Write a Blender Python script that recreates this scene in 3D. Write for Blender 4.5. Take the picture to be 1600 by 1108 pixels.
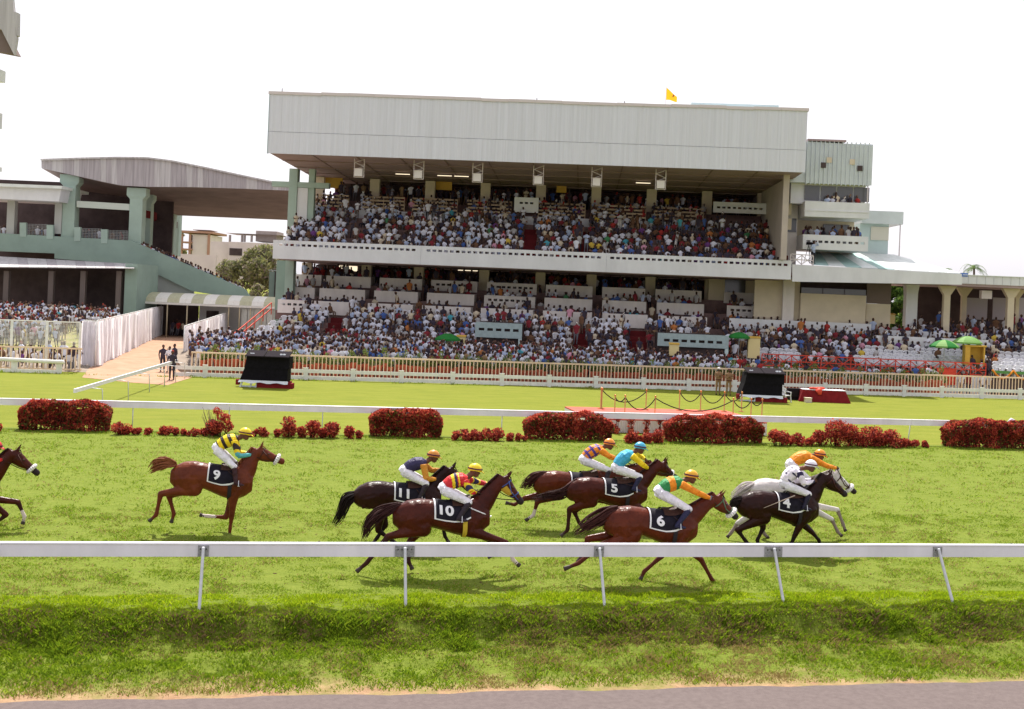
import bpy, bmesh, math, random
import numpy as np
from mathutils import Vector, Matrix
from mathutils.bvhtree import BVHTree
for _o in list(bpy.data.objects):
    bpy.data.objects.remove(_o)
SC = bpy.context.scene
COL = SC.collection
# ------------------------------------------------------------------ camera
HC, FPX, ROLL = 6.1, 1900.0, 0.042          # eye height, focal length in photo pixels, roll
PX0, PY0 = 800.0, 455.0
cam_d = bpy.data.cameras.new('camera')
cam_d.sensor_width = 36.0
cam_d.lens = 36.0 * FPX / 1600.0
cam_d.shift_y = -(554.0 - PY0) / 1600.0
cam_d.clip_start, cam_d.clip_end = 0.5, 6000.0
cam = bpy.data.objects.new('camera', cam_d)
cam.location = (0, 0, HC)
cam.rotation_euler = (math.pi / 2, -ROLL, 0)
COL.objects.link(cam)
SC.camera = cam
# ------------------------------------------------------------------ sky and sun
SUN_EL, SUN_AZ = math.radians(56.0), math.radians(-7.0)   # azimuth from +Y towards +X: behind the stand
world = bpy.data.worlds.new('World')
SC.world = world
world.use_nodes = True
wn, wl = world.node_tree.nodes, world.node_tree.links
wn.clear()
w_out = wn.new('ShaderNodeOutputWorld')
w_bg = wn.new('ShaderNodeBackground')
w_sky = wn.new('ShaderNodeTexSky')
w_sky.sky_type = 'NISHITA'
w_sky.sun_disc = False
w_sky.sun_elevation = SUN_EL
w_sky.sun_rotation = SUN_AZ
w_sky.air_density = 1.3
w_sky.dust_density = 3.0
w_sky.ozone_density = 1.0
w_hs = wn.new('ShaderNodeHueSaturation')
w_hs.inputs['Saturation'].default_value = 0.22
w_bg.inputs['Strength'].default_value = 0.12
w_mx = wn.new('ShaderNodeMixRGB')                # thin bright haze over the whole sky
w_mx.inputs['Fac'].default_value = 0.6
w_mx.inputs[2].default_value = (6.7, 6.5, 7.05, 1)
wl.new(w_sky.outputs[0], w_hs.inputs['Color'])
wl.new(w_hs.outputs[0], w_mx.inputs[1])
wl.new(w_mx.outputs[0], w_bg.inputs['Color'])
wl.new(w_bg.outputs[0], w_out.inputs[0])
sun_d = bpy.data.lights.new('sun', 'SUN')
sun_d.energy = 5.0
sun_d.angle = math.radians(0.6)
sun_d.color = (1.0, 0.95, 0.86)
sun = bpy.data.objects.new('sun', sun_d)
to_sun = Vector((math.sin(SUN_AZ) * math.cos(SUN_EL), math.cos(SUN_AZ) * math.cos(SUN_EL), math.sin(SUN_EL)))
sun.rotation_euler = to_sun.to_track_quat('Z', 'Y').to_euler()
sun.location = (0, 0, 60)
COL.objects.link(sun)
SC.view_settings.view_transform = 'Standard'
SC.view_settings.look = 'None'
SC.view_settings.gamma = 1.0
SC.view_settings.use_curve_mapping = False
SC.view_settings.exposure = 0.55
try:
    SC.cycles.max_bounces = 6
    SC.cycles.diffuse_bounces = 3
    SC.cycles.transparent_max_bounces = 8
except Exception:
    pass

# ------------------------------------------------------------------ coordinates
CR, SR = math.cos(ROLL), math.sin(ROLL)
def ray(px, py):
    du, dv = px - PX0, py - PY0
    return Vector(((du * CR + dv * SR) / FPX, 1.0, -(-du * SR + dv * CR) / FPX))
def W(px, py, Z):
    d = ray(px, py)
    return Vector((d.x * Z, Z, HC + d.z * Z))
def G(px, py, z=0.0):
    d = ray(px, py)
    return W(px, py, (z - HC) / d.z)
TT = 0.19                                     # the course runs off to the right at atan(0.19)
TH = math.atan(TT)
TC, TS = math.cos(TH), math.sin(TH)
def track(a, off, z=0.0):
    """a metres along the course, off metres beyond the line through the camera foot"""
    return Vector((a * TC - off * TS, a * TS + off * TC, z))
def track_of(p):
    return (p.x * TC + p.y * TS, -p.x * TS + p.y * TC)
SPHI, SY0 = -0.057, 92.0                      # grandstand frame
SCc, SSs = math.cos(SPHI), math.sin(SPHI)
def sw(x, y, z=0.0):
    return Vector((x * SCc - y * SSs, SY0 + x * SSs + y * SCc, z))
def fs(px, py, y):
    """stand-frame (x, z) where the sight line meets the stand plane y"""
    d = ray(px, py)
    # world point t*(d.x,1): local y = -X*sin + (Y-SY0)*cos
    t = (y + SY0 * SCc) / (-d.x * SSs + SCc)
    X, Y = d.x * t, t
    return (X * SCc + (Y - SY0) * SSs, HC + d.z * t)

ONES = ['', 'first', 'second', 'third', 'fourth', 'fifth', 'sixth', 'seventh', 'eighth', 'ninth', 'tenth', 'eleventh', 'twelfth', 'thirteenth', 'fourteenth', 'fifteenth', 'sixteenth', 'seventeenth', 'eighteenth', 'nineteenth']
def nth(n):
    if n < 20: return ONES[n]
    t = ['', '', 'twent', 'thirt', 'fort', 'fift', 'sixt', 'sevent', 'eight', 'ninet'][n // 10]
    return t + 'ieth' if n % 10 == 0 else t + 'y-' + ONES[n % 10]
R = random.Random(7)
NR = np.random.default_rng(11)

# ------------------------------------------------------------------ materials
MATS = {}
def mat(name, col, rough=0.75, var=0.0, scale=4.0, bump=0.0, bscale=40.0, spec=0.12, metal=0.0, trans=0.0, col2=None, detail=4.0, coat=0.0, stretch=None, sheen=0.0):
    if name in MATS:
        return MATS[name]
    m = bpy.data.materials.new(name)
    m.use_nodes = True
    nt = m.node_tree
    b = nt.nodes['Principled BSDF']
    b.inputs['Base Color'].default_value = (*col, 1)
    b.inputs['Roughness'].default_value = rough
    b.inputs['Specular IOR Level'].default_value = spec
    b.inputs['Metallic'].default_value = metal
    if coat:
        b.inputs['Coat Weight'].default_value = coat
        b.inputs['Coat Roughness'].default_value = 0.25
    if sheen:
        b.inputs['Sheen Weight'].default_value = sheen
    tc = None
    if var or col2 is not None or bump:
        tc = nt.nodes.new('ShaderNodeTexCoord')
        src = tc.outputs['Object']
        if stretch:
            mp = nt.nodes.new('ShaderNodeMapping')
            mp.inputs['Scale'].default_value = stretch
            nt.links.new(src, mp.inputs['Vector'])
            src = mp.outputs['Vector']
    if var or col2 is not None:
        n = nt.nodes.new('ShaderNodeTexNoise')
        n.inputs['Scale'].default_value = scale
        n.inputs['Detail'].default_value = detail
        n.inputs['Roughness'].default_value = 0.65
        nt.links.new(src, n.inputs['Vector'])
        r = nt.nodes.new('ShaderNodeValToRGB')
        r.color_ramp.elements[0].position = 0.32
        r.color_ramp.elements[1].position = 0.68
        if col2 is None:
            c0 = [max(0, c * (1 - var)) for c in col]
            c1 = [min(1, c * (1 + var)) for c in col]
        else:
            c0, c1 = col, col2
        r.color_ramp.elements[0].color = (*c0, 1)
        r.color_ramp.elements[1].color = (*c1, 1)
        nt.links.new(n.outputs['Fac'], r.inputs['Fac'])
        nt.links.new(r.outputs['Color'], b.inputs['Base Color'])
    if bump:
        n2 = nt.nodes.new('ShaderNodeTexNoise')
        n2.inputs['Scale'].default_value = bscale
        n2.inputs['Detail'].default_value = 3
        nt.links.new(src, n2.inputs['Vector'])
        bp = nt.nodes.new('ShaderNodeBump')
        bp.inputs['Strength'].default_value = bump
        bp.inputs['Distance'].default_value = 0.05
        nt.links.new(n2.outputs['Fac'], bp.inputs['Height'])
        nt.links.new(bp.outputs['Normal'], b.inputs['Normal'])
    if trans:
        t = nt.nodes.new('ShaderNodeBsdfTranslucent')
        mx = nt.nodes.new('ShaderNodeMixShader')
        mx.inputs['Fac'].default_value = trans
        out = nt.nodes['Material Output']
        src = b.inputs['Base Color'].links[0].from_socket if b.inputs['Base Color'].links else None
        if src:
            nt.links.new(src, t.inputs['Color'])
        else:
            t.inputs['Color'].default_value = (*col, 1)
        nt.links.new(b.outputs[0], mx.inputs[1])
        nt.links.new(t.outputs[0], mx.inputs[2])
        nt.links.new(mx.outputs[0], out.inputs['Surface'])
    MATS[name] = m
    return m
def emis(name, col, strength):
    m = mat(name, col)
    b = m.node_tree.nodes['Principled BSDF']
    b.inputs['Emission Color'].default_value = (*col, 1)
    b.inputs['Emission Strength'].default_value = strength
    return m

# ------------------------------------------------------------------ objects
def tag(o, label=None, cat=None, group=None, kind=None):
    if label: o['label'] = label
    if cat: o['category'] = cat
    if group: o['group'] = group
    if kind: o['kind'] = kind
    return o
def empty(name, loc=(0, 0, 0), rz=0.0, label=None, cat=None, group=None):
    o = bpy.data.objects.new(name, None)
    o.location = loc
    o.rotation_euler = (0, 0, rz)
    o.empty_display_size = 0.2
    COL.objects.link(o)
    return tag(o, label, cat, group)
def link(name, me, parent=None, loc=None, rz=None):
    o = bpy.data.objects.new(name, me)
    if parent is not None: o.parent = parent
    if loc is not None: o.location = loc
    if rz is not None: o.rotation_euler = (0, 0, rz)
    COL.objects.link(o)
    return o
def copy_tree(o, parent=None):
    c = o.copy()
    COL.objects.link(c)
    c.parent = parent
    for ch in o.children:
        copy_tree(ch, c)
    return c

class MB:
    """collects faces, each with a material slot"""
    def __init__(s, *mats):
        s.v, s.f, s.m, s.mats, s.sm = [], [], [], list(mats), []
    def quad(s, pts, m=0, smooth=False):
        i = len(s.v)
        s.v += [tuple(p) for p in pts]
        s.f.append(tuple(range(i, i + len(pts))))
        s.m.append(m); s.sm.append(smooth)
    def box(s, x0, y0, z0, x1, y1, z1, m=0):
        s.hexa([(x0, y0, z0), (x1, y0, z0), (x1, y1, z0), (x0, y1, z0), (x0, y0, z1), (x1, y0, z1), (x1, y1, z1), (x0, y1, z1)], m)
    def hexa(s, p, m=0):
        i = len(s.v)
        s.v += [tuple(q) for q in p]
        for q in ((0, 3, 2, 1), (4, 5, 6, 7), (0, 1, 5, 4), (1, 2, 6, 5), (2, 3, 7, 6), (3, 0, 4, 7)):
            s.f.append(tuple(i + k for k in q)); s.m.append(m); s.sm.append(False)
    def bar(s, a, b, w, h=None, m=0, up=(0, 0, 1)):
        """a square bar from a to b"""
        a, b = Vector(a), Vector(b)
        h = w if h is None else h
        d = (b - a).normalized()
        upv = Vector(up)
        if abs(d.dot(upv)) > 0.97: upv = Vector((0, 1, 0))
        r = d.cross(upv).normalized() * (w / 2)
        u = r.cross(d).normalized() * (h / 2)
        s.hexa([a - r - u, a + r - u, b + r - u, b - r - u, a - r + u, a + r + u, b + r + u, b - r + u], m)
    def prism(s, pts, d, m=0):
        """polygon pts (3-D) extruded by vector d"""
        i, n = len(s.v), len(pts)
        d = Vector(d)
        s.v += [tuple(p) for p in pts] + [tuple(Vector(p) + d) for p in pts]
        s.f.append(tuple(range(i + n - 1, i - 1, -1))); s.m.append(m); s.sm.append(False)
        s.f.append(tuple(range(i + n, i + 2 * n))); s.m.append(m); s.sm.append(False)
        for k in range(n):
            k2 = (k + 1) % n
            s.f.append((i + k, i + k2, i + n + k2, i + n + k)); s.m.append(m); s.sm.append(False)
    def tube(s, pts, rad, seg=8, m=0, side=(0, 1, 0), cap=True, smooth=True):
        """loft along pts; rad = list of (in-plane radius, radius along side) or numbers"""
        pts = [Vector(p) for p in pts]
        n = len(pts)
        side = Vector(side)
        i = len(s.v)
        rr = [(r, r) if not isinstance(r, (tuple, list)) else r for r in rad]
        for k in range(n):
            t = (pts[min(k + 1, n - 1)] - pts[max(k - 1, 0)])
            if t.length < 1e-9: t = Vector((0, 0, 1))
            t.normalize()
            sd = side - t * side.dot(t)
            if sd.length < 0.05: sd = Vector((1, 0, 0)) - t * t.x
            if sd.length < 0.05: sd = Vector((0, 0, 1)) - t * t.z
            sd.normalize()
            up = t.cross(sd)
            for j in range(seg):
                a = 2 * math.pi * j / seg
                s.v.append(tuple(pts[k] + up * (math.cos(a) * rr[k][0]) + sd * (math.sin(a) * rr[k][1])))
        for k in range(n - 1):
            for j in range(seg):
                j2 = (j + 1) % seg
                s.f.append((i + k * seg + j, i + k * seg + j2, i + (k + 1) * seg + j2, i + (k + 1) * seg + j)); s.m.append(m); s.sm.append(smooth)
        if cap:
            s.f.append(tuple(i + j for j in range(seg - 1, -1, -1))); s.m.append(m); s.sm.append(False)
            s.f.append(tuple(i + (n - 1) * seg + j for j in range(seg))); s.m.append(m); s.sm.append(False)
    def ball(s, c, r, m=0, seg=10, rings=7):
        """ellipsoid, r = (rx, ry, rz)"""
        if not isinstance(r, (tuple, list)): r = (r, r, r)
        i = len(s.v)
        for k in range(1, rings):
            ph = math.pi * k / rings
            for j in range(seg):
                a = 2 * math.pi * j / seg
                s.v.append((c[0] + r[0] * math.sin(ph) * math.cos(a), c[1] + r[1] * math.sin(ph) * math.sin(a), c[2] + r[2] * math.cos(ph)))
        top = len(s.v); s.v.append((c[0], c[1], c[2] + r[2]))
        bot = len(s.v); s.v.append((c[0], c[1], c[2] - r[2]))
        for k in range(rings - 2):
            for j in range(seg):
                j2 = (j + 1) % seg
                s.f.append((i + k * seg + j, i + (k + 1) * seg + j, i + (k + 1) * seg + j2, i + k * seg + j2)); s.m.append(m); s.sm.append(True)
        for j in range(seg):
            j2 = (j + 1) % seg
            s.f.append((top, i + j, i + j2)); s.m.append(m); s.sm.append(True)
            e = i + (rings - 2) * seg
            s.f.append((bot, e + j2, e + j)); s.m.append(m); s.sm.append(True)
    def mesh(s, name):
        me = bpy.data.meshes.new(name)
        me.from_pydata(s.v, [], s.f)
        for m in s.mats: me.materials.append(m)
        if s.f:
            me.polygons.foreach_set('material_index', s.m)
            me.polygons.foreach_set('use_smooth', s.sm)
        me.update()
        return me
    def build(s, name, parent=None, loc=None, rz=None):
        return link(name, s.mesh(name), parent, loc, rz)

def fast_mesh(name, verts, tris, mats, mi=None, smooth=False):
    """numpy triangles or quads -> mesh"""
    me = bpy.data.meshes.new(name)
    k = tris.shape[1]
    me.vertices.add(len(verts)); me.vertices.foreach_set('co', np.ascontiguousarray(verts, dtype=np.float32).ravel())
    me.loops.add(tris.size); me.loops.foreach_set('vertex_index', np.ascontiguousarray(tris, dtype=np.int32).ravel())
    me.polygons.add(len(tris))
    me.polygons.foreach_set('loop_start', np.arange(0, tris.size, k, dtype=np.int32))
    me.polygons.foreach_set('loop_total', np.full(len(tris), k, dtype=np.int32))
    for m in mats: me.materials.append(m)
    if mi is not None: me.polygons.foreach_set('material_index', np.ascontiguousarray(mi, dtype=np.int32))
    me.polygons.foreach_set('use_smooth', np.full(len(tris), smooth))
    me.update(calc_edges=True)
    return me

def catmull(pts, n=6):
    P = [Vector(p) for p in pts]
    P = [P[0] * 2 - P[1]] + P + [P[-1] * 2 - P[-2]]
    out = []
    for i in range(1, len(P) - 2):
        for k in range(n):
            t = k / n
            out.append(0.5 * ((2 * P[i]) + (P[i + 1] - P[i - 1]) * t + (2 * P[i - 1] - 5 * P[i] + 4 * P[i + 1] - P[i + 2]) * t * t + (3 * P[i] - P[i - 1] - 3 * P[i + 1] + P[i + 2]) * t ** 3))
    out.append(P[-2])
    return out

def remesh(mb, voxel, smooth=6, fac=0.5, decimate=None):
    """one continuous skin over all shapes in mb; returns mesh and the slot of the nearest shape per face"""
    src = mb.mesh('tmp_src')
    o = bpy.data.objects.new('tmp_obj', src)
    COL.objects.link(o)
    md = o.modifiers.new('r', 'REMESH'); md.mode = 'VOXEL'; md.voxel_size = voxel; md.use_smooth_shade = True
    if smooth:
        sm = o.modifiers.new('s', 'SMOOTH'); sm.factor = fac; sm.iterations = smooth
    if decimate:
        dm = o.modifiers.new('d', 'DECIMATE'); dm.ratio = decimate; dm.use_collapse_triangulate = True
    bpy.context.view_layer.update()
    dg = bpy.context.evaluated_depsgraph_get()
    me = bpy.data.meshes.new_from_object(o.evaluated_get(dg), depsgraph=dg)
    tree = BVHTree.FromPolygons([Vector(v) for v in mb.v], mb.f)
    n = len(me.polygons)
    cs = np.empty(n * 3); me.polygons.foreach_get('center', cs)
    cs = cs.reshape(-1, 3)
    reg = np.zeros(n, dtype=np.int32)
    for i in range(n):
        h = tree.find_nearest(Vector(cs[i]))
        reg[i] = mb.m[h[2]] if h[2] is not None else 0
    bpy.data.objects.remove(o)
    bpy.data.meshes.remove(src)
    return me, reg, cs
def paint(me, mats, idx):
    me.materials.clear()
    for m in mats: me.materials.append(m)
    me.polygons.foreach_set('material_index', np.ascontiguousarray(idx, dtype=np.int32))
    me.polygons.foreach_set('use_smooth', np.ones(len(me.polygons), dtype=bool))
    me.update()
# ================================================================== ground
def ta(px, py, off):
    """(a, z) where the sight line through the photo point meets the upright plane at distance off along the course"""
    d = ray(px, py)
    t = off / (-d.x * TS + TC)
    return (d.x * t * TC + t * TS, HC + d.z * t)
def sock(nt, op, a, b=None, clamp=False):
    n = nt.nodes.new('ShaderNodeMath'); n.operation = op; n.use_clamp = clamp
    for i, v in enumerate((a, b)):
        if v is None: continue
        if isinstance(v, (int, float)): n.inputs[i].default_value = v
        else: nt.links.new(v, n.inputs[i])
    return n.outputs[0]
def ground_material():
    m = bpy.data.materials.new('turf_and_soil'); m.use_nodes = True
    nt = m.node_tree; b = nt.nodes['Principled BSDF']
    b.inputs['Roughness'].default_value = 0.9; b.inputs['Specular IOR Level'].default_value = 0.1
    tc = nt.nodes.new('ShaderNodeTexCoord')
    sep = nt.nodes.new('ShaderNodeSeparateXYZ'); nt.links.new(tc.outputs['Object'], sep.inputs[0])
    def noise(scale, det=5, rough=0.65, st=None):
        n = nt.nodes.new('ShaderNodeTexNoise'); n.inputs['Scale'].default_value = scale
        n.inputs['Detail'].default_value = det; n.inputs['Roughness'].default_value = rough
        src = tc.outputs['Object']
        if st:
            mp = nt.nodes.new('ShaderNodeMapping'); mp.inputs['Scale'].default_value = st
            nt.links.new(src, mp.inputs[0]); src = mp.outputs[0]
        nt.links.new(src, n.inputs['Vector']); return n.outputs['Fac']
    def ramp(f, stops):
        r = nt.nodes.new('ShaderNodeValToRGB')
        while len(r.color_ramp.elements) < len(stops): r.color_ramp.elements.new(0.5)
        for e, (p, c) in zip(r.color_ramp.elements, stops):
            e.position = p; e.color = (*c, 1)
        nt.links.new(f, r.inputs[0]); return r.outputs[0]
    def mix(f, a, bb):
        x = nt.nodes.new('ShaderNodeMixRGB')
        for i, v in enumerate((f, a, bb)):
            if isinstance(v, float): x.inputs[i].default_value = v
            else: nt.links.new(v, x.inputs[i])
        return x.outputs[0]
    track_c = ramp(noise(3.4, 9, 0.85, (0.7, 1.3, 1)), [(0.30, (0.105, 0.105, 0.024)), (0.42, (0.135, 0.180, 0.020)), (0.58, (0.172, 0.212, 0.028)), (0.74, (0.28, 0.255, 0.075))])
    lawn_c = ramp(noise(0.8, 9, 0.78, (0.5, 1.5, 1)), [(0.3, (0.135, 0.165, 0.016)), (0.5, (0.180, 0.205, 0.020)), (0.72, (0.235, 0.235, 0.036))])
    is_lawn = sock(nt, 'GREATER_THAN', sep.outputs['Y'], 50.0)
    c = mix(is_lawn, track_c, lawn_c)
    soil = ramp(noise(3.0, 6, 0.7), [(0.3, (0.30, 0.17, 0.10)), (0.7, (0.46, 0.31, 0.18))])
    # bare soil along the road edge and worn patches on the verge, by distance from the road
    e = sock(nt, 'MULTIPLY', sock(nt, 'SUBTRACT', 20.75, sep.outputs['Y']), 1.1, )
    d = sock(nt, 'ADD', e, sock(nt, 'MULTIPLY', sock(nt, 'SUBTRACT', noise(0.9, 6, 0.7), 0.5), 4.0), True)
    c = mix(d, c, soil)
    nt.links.new(c, b.inputs['Base Color'])
    bp = nt.nodes.new('ShaderNodeBump'); bp.inputs['Strength'].default_value = 0.7; bp.inputs['Distance'].default_value = 0.10
    nt.links.new(noise(6.0, 6, 0.75), bp.inputs['Height']); nt.links.new(bp.outputs[0], b.inputs['Normal'])
    return m
def prof(off):
    """height of the ground across the course: road, verge, bank, turf"""
    return np.interp(off, (-60, 19.9, 21.2, 22.0, 22.28, 22.55, 22.78, 5000), (-0.6, -0.6, -0.53, -0.43, -0.34, -0.08, 0.0, 0.0))
def wob(a, off):
    return 0.10 * np.sin(a * 0.9 + 1.3) + 0.07 * np.sin(a * 2.3 + off) + 0.05 * np.sin(a * 4.7 + 0.4)
VN = np.random.default_rng(4).uniform(-1, 1, (257, 257))
def vnoise(x, y):
    x, y = x + 500, y + 500
    i, j = np.floor(x).astype(int), np.floor(y).astype(int); fx, fy_ = x - i, y - j
    fx, fy_ = fx * fx * (3 - 2 * fx), fy_ * fy_ * (3 - 2 * fy_)
    g = lambda p, q: VN[p % 257, q % 257]
    return (g(i, j) * (1 - fx) + g(i + 1, j) * fx) * (1 - fy_) + (g(i, j + 1) * (1 - fx) + g(i + 1, j + 1) * fx) * fy_
def gz(a, off):
    a, off = np.asarray(a, dtype=float), np.asarray(off, dtype=float)
    z = prof(off + np.where((off > 21.3) & (off < 24.2), wob(a, off) * 0.6, 0))
    k = np.clip(off - 20.0, 0, 1) * np.clip((40 - off) / 4, 0, 1)
    z = z + k * (0.022 * vnoise(a * 1.9, off * 1.9) + 0.014 * vnoise(a * 4.1 + 9, off * 4.1))
    e = np.clip((24.0 - off) * 2, 0, 1) * np.clip(off - 20.0, 0, 1)
    return z + e * (vnoise(a * 2.2, off * 3.1) * 0.07 + vnoise(a * 6.1, off * 7.3) * 0.045)
aa = [-3000, -800, -250, -100, -50, -25] + [-17 + 0.2 * i for i in range(196)] + [24, 30, 40, 60, 110, 260, 900, 3000]
oo = [-60, 0, 15, 19.85] + [19.9 + 0.12 * i for i in range(40)] + [24.7 + 0.22 * i for i in range(69)] + [41, 43, 46, 49.9, 50.1, 56, 64, 72, 80, 95, 120, 170, 260, 500, 1200, 4000]
AO, OO = np.meshgrid(np.array(aa, dtype=float), np.array(oo, dtype=float)); vs = np.stack([AO.ravel(), OO.ravel(), gz(AO.ravel(), OO.ravel())], 1)
na = len(aa)
qs = np.array([(j * na + i, j * na + i + 1, (j + 1) * na + i + 1, (j + 1) * na + i) for j in range(len(oo) - 1) for i in range(na - 1)])
ground = link('ground', fast_mesh('ground', vs, qs, [ground_material()], smooth=True), rz=TH)
tag(ground, kind='structure')
# the tarmac road in front
m_road = mat('tarmac', (0.125, 0.098, 0.095), 0.9, col2=(0.165, 0.132, 0.126), scale=9.0, detail=10, bump=0.4, bscale=45)
mb = MB(m_road)
xs = [-400, -60, -30] + [-20 + 0.5 * i for i in range(100)] + [40, 80, 400]
edge = [19.92 + 0.035 * math.sin(x * 1.9) + 0.03 * math.sin(x * 5.3 + 1) + 0.02 * math.sin(x * 11 + 2) for x in xs]
for i in range(len(xs) - 1):
    mb.quad([(xs[i], -20, -0.585), (xs[i + 1], -20, -0.585), (xs[i + 1], edge[i + 1], -0.588), (xs[i], edge[i], -0.588)])
tag(mb.build('road', rz=TH), kind='structure')
# paved apron behind the crowd fence and the sand path between the white screens
m_apron = mat('apron_concrete', (0.26, 0.21, 0.17), 0.9, var=0.2, scale=0.6)
mb = MB(m_apron)
mb.quad([(-120, 78.4, 0.006), (160, 78.4, 0.006), (160, 190, 0.006), (-120, 190, 0.006)])
tag(mb.build('apron', rz=TH), kind='structure')
m_sand = mat('sand_path', (0.36, 0.20, 0.125), 0.95, col2=(0.47, 0.30, 0.21), scale=0.9, detail=8, bump=0.4, bscale=9)
mb = MB(m_sand)
L = [G(205, 598), G(128, 590), G(140, 575), G(160, 566), G(205, 546), G(258, 520.5), G(258, 514)]
Rr = [G(262, 602), G(300, 590), G(292, 572), G(290, 560), G(288, 548), G(287, 520), G(290, 514)]
rs = random.Random(3)
for i in range(len(L) - 1):
    a, b, c, d = [Vector((p.x, p.y, 0.012)) for p in (L[i], Rr[i], Rr[i + 1], L[i + 1])]
    n = 5
    for k in range(n):
        mb.quad([a.lerp(d, k / n), b.lerp(c, k / n), b.lerp(c, (k + 1) / n), a.lerp(d, (k + 1) / n)])
tag(mb.build('path'), kind='structure')

# ================================================================== running rails
m_railw = mat('rail_white', (0.79, 0.77, 0.85), 0.45, var=0.10, scale=1.1, stretch=(1, 1, 0.3), spec=0.3, detail=8)
m_bracket = mat('bracket_grey', (0.30, 0.30, 0.31), 0.6, var=0.35, scale=30)
m_post = mat('post_galvanised', (0.58, 0.59, 0.62), 0.45, var=0.12, scale=8, spec=0.5)
m_bolt = mat('bolt_dark', (0.08, 0.075, 0.08), 0.5)
def rail_beam(a0, a1, z1=1.12, h=0.27, d=0.075):
    """hollow-looking beam with a rounded cap, in course coordinates"""
    b = MB(m_railw)
    sec = [(-d / 2, z1 - h), (-d / 2, z1 - 0.05), (-d / 2 - 0.012, z1 - 0.04), (-d / 2 - 0.012, z1 - 0.012), (-d / 2 + 0.01, z1), (d / 2 - 0.01, z1), (d / 2, z1 - 0.02), (d / 2, z1 - h)]
    b.prism([(a0, y, z) for y, z in sec], (a1 - a0, 0, 0))
    return b
RO = 23.62
near = empty('running_rail', track(0, RO), TH, 'white running rail on leaning grey posts along the grass bank near the road', 'rail')
npx = [318, 632, 935, 1207, 1463]
npa = [ta(x, 860, RO)[0] for x in npx]
sp = (npa[-1] - npa[0]) / 4
npa = [npa[0] - sp * 2, npa[0] - sp] + npa + [npa[-1] + sp]
wide = [True, False, False, True, False, True, False, True]
joins = [npa[0] - 3] + [a for a, w in zip(npa, wide) if w] + [npa[-1] + 4]
for j0, j1 in zip(joins, joins[1:]):
    if j1 - j0 > 0.3: rail_beam(j0 + 0.004, j1 - 0.004).build('beam', near)
for a, w in zip(npa, wide):
    hw = 0.19 if w else 0.10
    b = MB(m_bracket, m_bolt)
    b.box(a - hw, -0.062, 0.855, a + hw, -0.0395, 1.065, 0)
    br = b.build('bracket', near)
    for dx in ((-0.13, 0.13) if w else ()) + (-0.055, 0.055):
        b = MB(m_bolt)
        b.tube([(a + dx, -0.062, 1.0), (a + dx, -0.076, 1.0)], [0.016, 0.012], 7, 0, (0, 0, 1))
        b.build('bolt', br)
    zf = float(gz(a, 22.76)) - 0.4
    lean = {1207: 0.03, 1463: 0.07}.get(npx[npa.index(a) - 2] if 2 <= npa.index(a) < 7 else 0, 0.0)
    b = MB(m_post)
    b.tube(catmull([(a, -0.085, 1.04), (a + lean * 0.1, -0.16, 0.9), (a + lean * 0.4, -0.40, 0.45), (a + lean, -0.86, zf)], 4), [(0.036, 0.03)] * 13, 8, 0, (1, 0, 0))
    b.build('post', near)
FO = 50.1
far = empty('running_rail', track(0, FO), TH, 'white running rail with thin posts behind the row of red hedges', 'rail')
fpa = [ta(x, 630, FO)[0] for x in (208, 357, 505)]
fsp = (fpa[2] - fpa[0]) / 2
k0 = fpa[0]
for k in range(-2, 14):
    a = k0 + k * fsp
    b = MB(m_post)
    b.tube([(a, 0.05, 1.0), (a + (0.0 if k < 8 else -0.1), 0.07, -0.05)], [0.024, 0.024], 6, 0, (1, 0, 0))
    b.build('post', far)
for k in range(-3, 14, 2):
    rail_beam(k0 + k * fsp + 0.006, k0 + (k + 2) * fsp - 0.006, z1=1.12).build('beam', far)
b = MB(m_railw)
ar = ta(1580, 655, FO)[0]
b.tube([(ar - 0.12, 0.0, 1.14), (ar, 0.0, 1.2), (ar + 0.22, 0, 1.14)], [0.05, 0.09, 0.05], 8, 0)
b.build('joint_cap', far)
# the slanting rail across the far lawn
P0, P1 = G(140, 634), G(283, 595)
q0, q1 = W(116, 617, 52.0), W(277, 570.5, 73.5)
q0.z = q1.z = 1.14
dg = empty('crossing_rail', (q0.x, q0.y, 0), 0, 'white rail running slantwise over the far lawn to the sand path', 'rail')
b = MB(m_railw)
v = q1 - q0
b.bar((0, 0, 1.05), (v.x, v.y, 1.05), 0.09, 0.17)
b.build('beam', dg)
for t in (0.12, 0.34, 0.55, 0.72, 0.86, 0.985):
    for sdx in (0.0,):
        b = MB(m_post)
        p = Vector((v.x * t, v.y * t, 0)); n = Vector((v.y, -v.x, 0)).normalized()
        b.tube([p + Vector((0, 0, 0.97)), p + n * 0.5 + Vector((0, 0, 0.93)), p + n * 0.55 + Vector((0, 0, -0.03))], [0.026] * 3, 6, 0, (1, 0, 0))
        b.build('post', dg)

# ================================================================== crowd fences
m_wfence = mat('fence_white', (0.74, 0.74, 0.73), 0.6, var=0.1, scale=3)
m_cream = mat('fence_cream', (0.74, 0.56, 0.40), 0.6, var=0.12, scale=3)
CO = 77.0
cfence = empty('post_and_rail_fence', track(0, CO), TH, 'low white two-rail fence with square posts in front of the main crowd', 'fence')
a0, a1 = ta(272, 580, CO)[0], ta(1640, 600, CO)[0]
for z0, z1 in ((0.46, 0.68), (0.04, 0.28)):
    n = 9
    for i in range(n):
        b = MB(m_wfence); w = (a1 - a0) / n
        b.box(a0 + i * w + 0.008, -0.03, z0, a0 + (i + 1) * w - 0.008, 0.03, z1)
        b.build('rail', cfence)
fpost = [ta(x, 595, CO)[0] for x in (477, 551, 627, 707, 784, 858, 931, 1005, 1076, 1148, 1221, 1289, 1353, 1413, 1472, 1534, 1594)]
fpost = [fpost[0] - 3.05 * k for k in (2, 1)] + fpost
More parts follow.
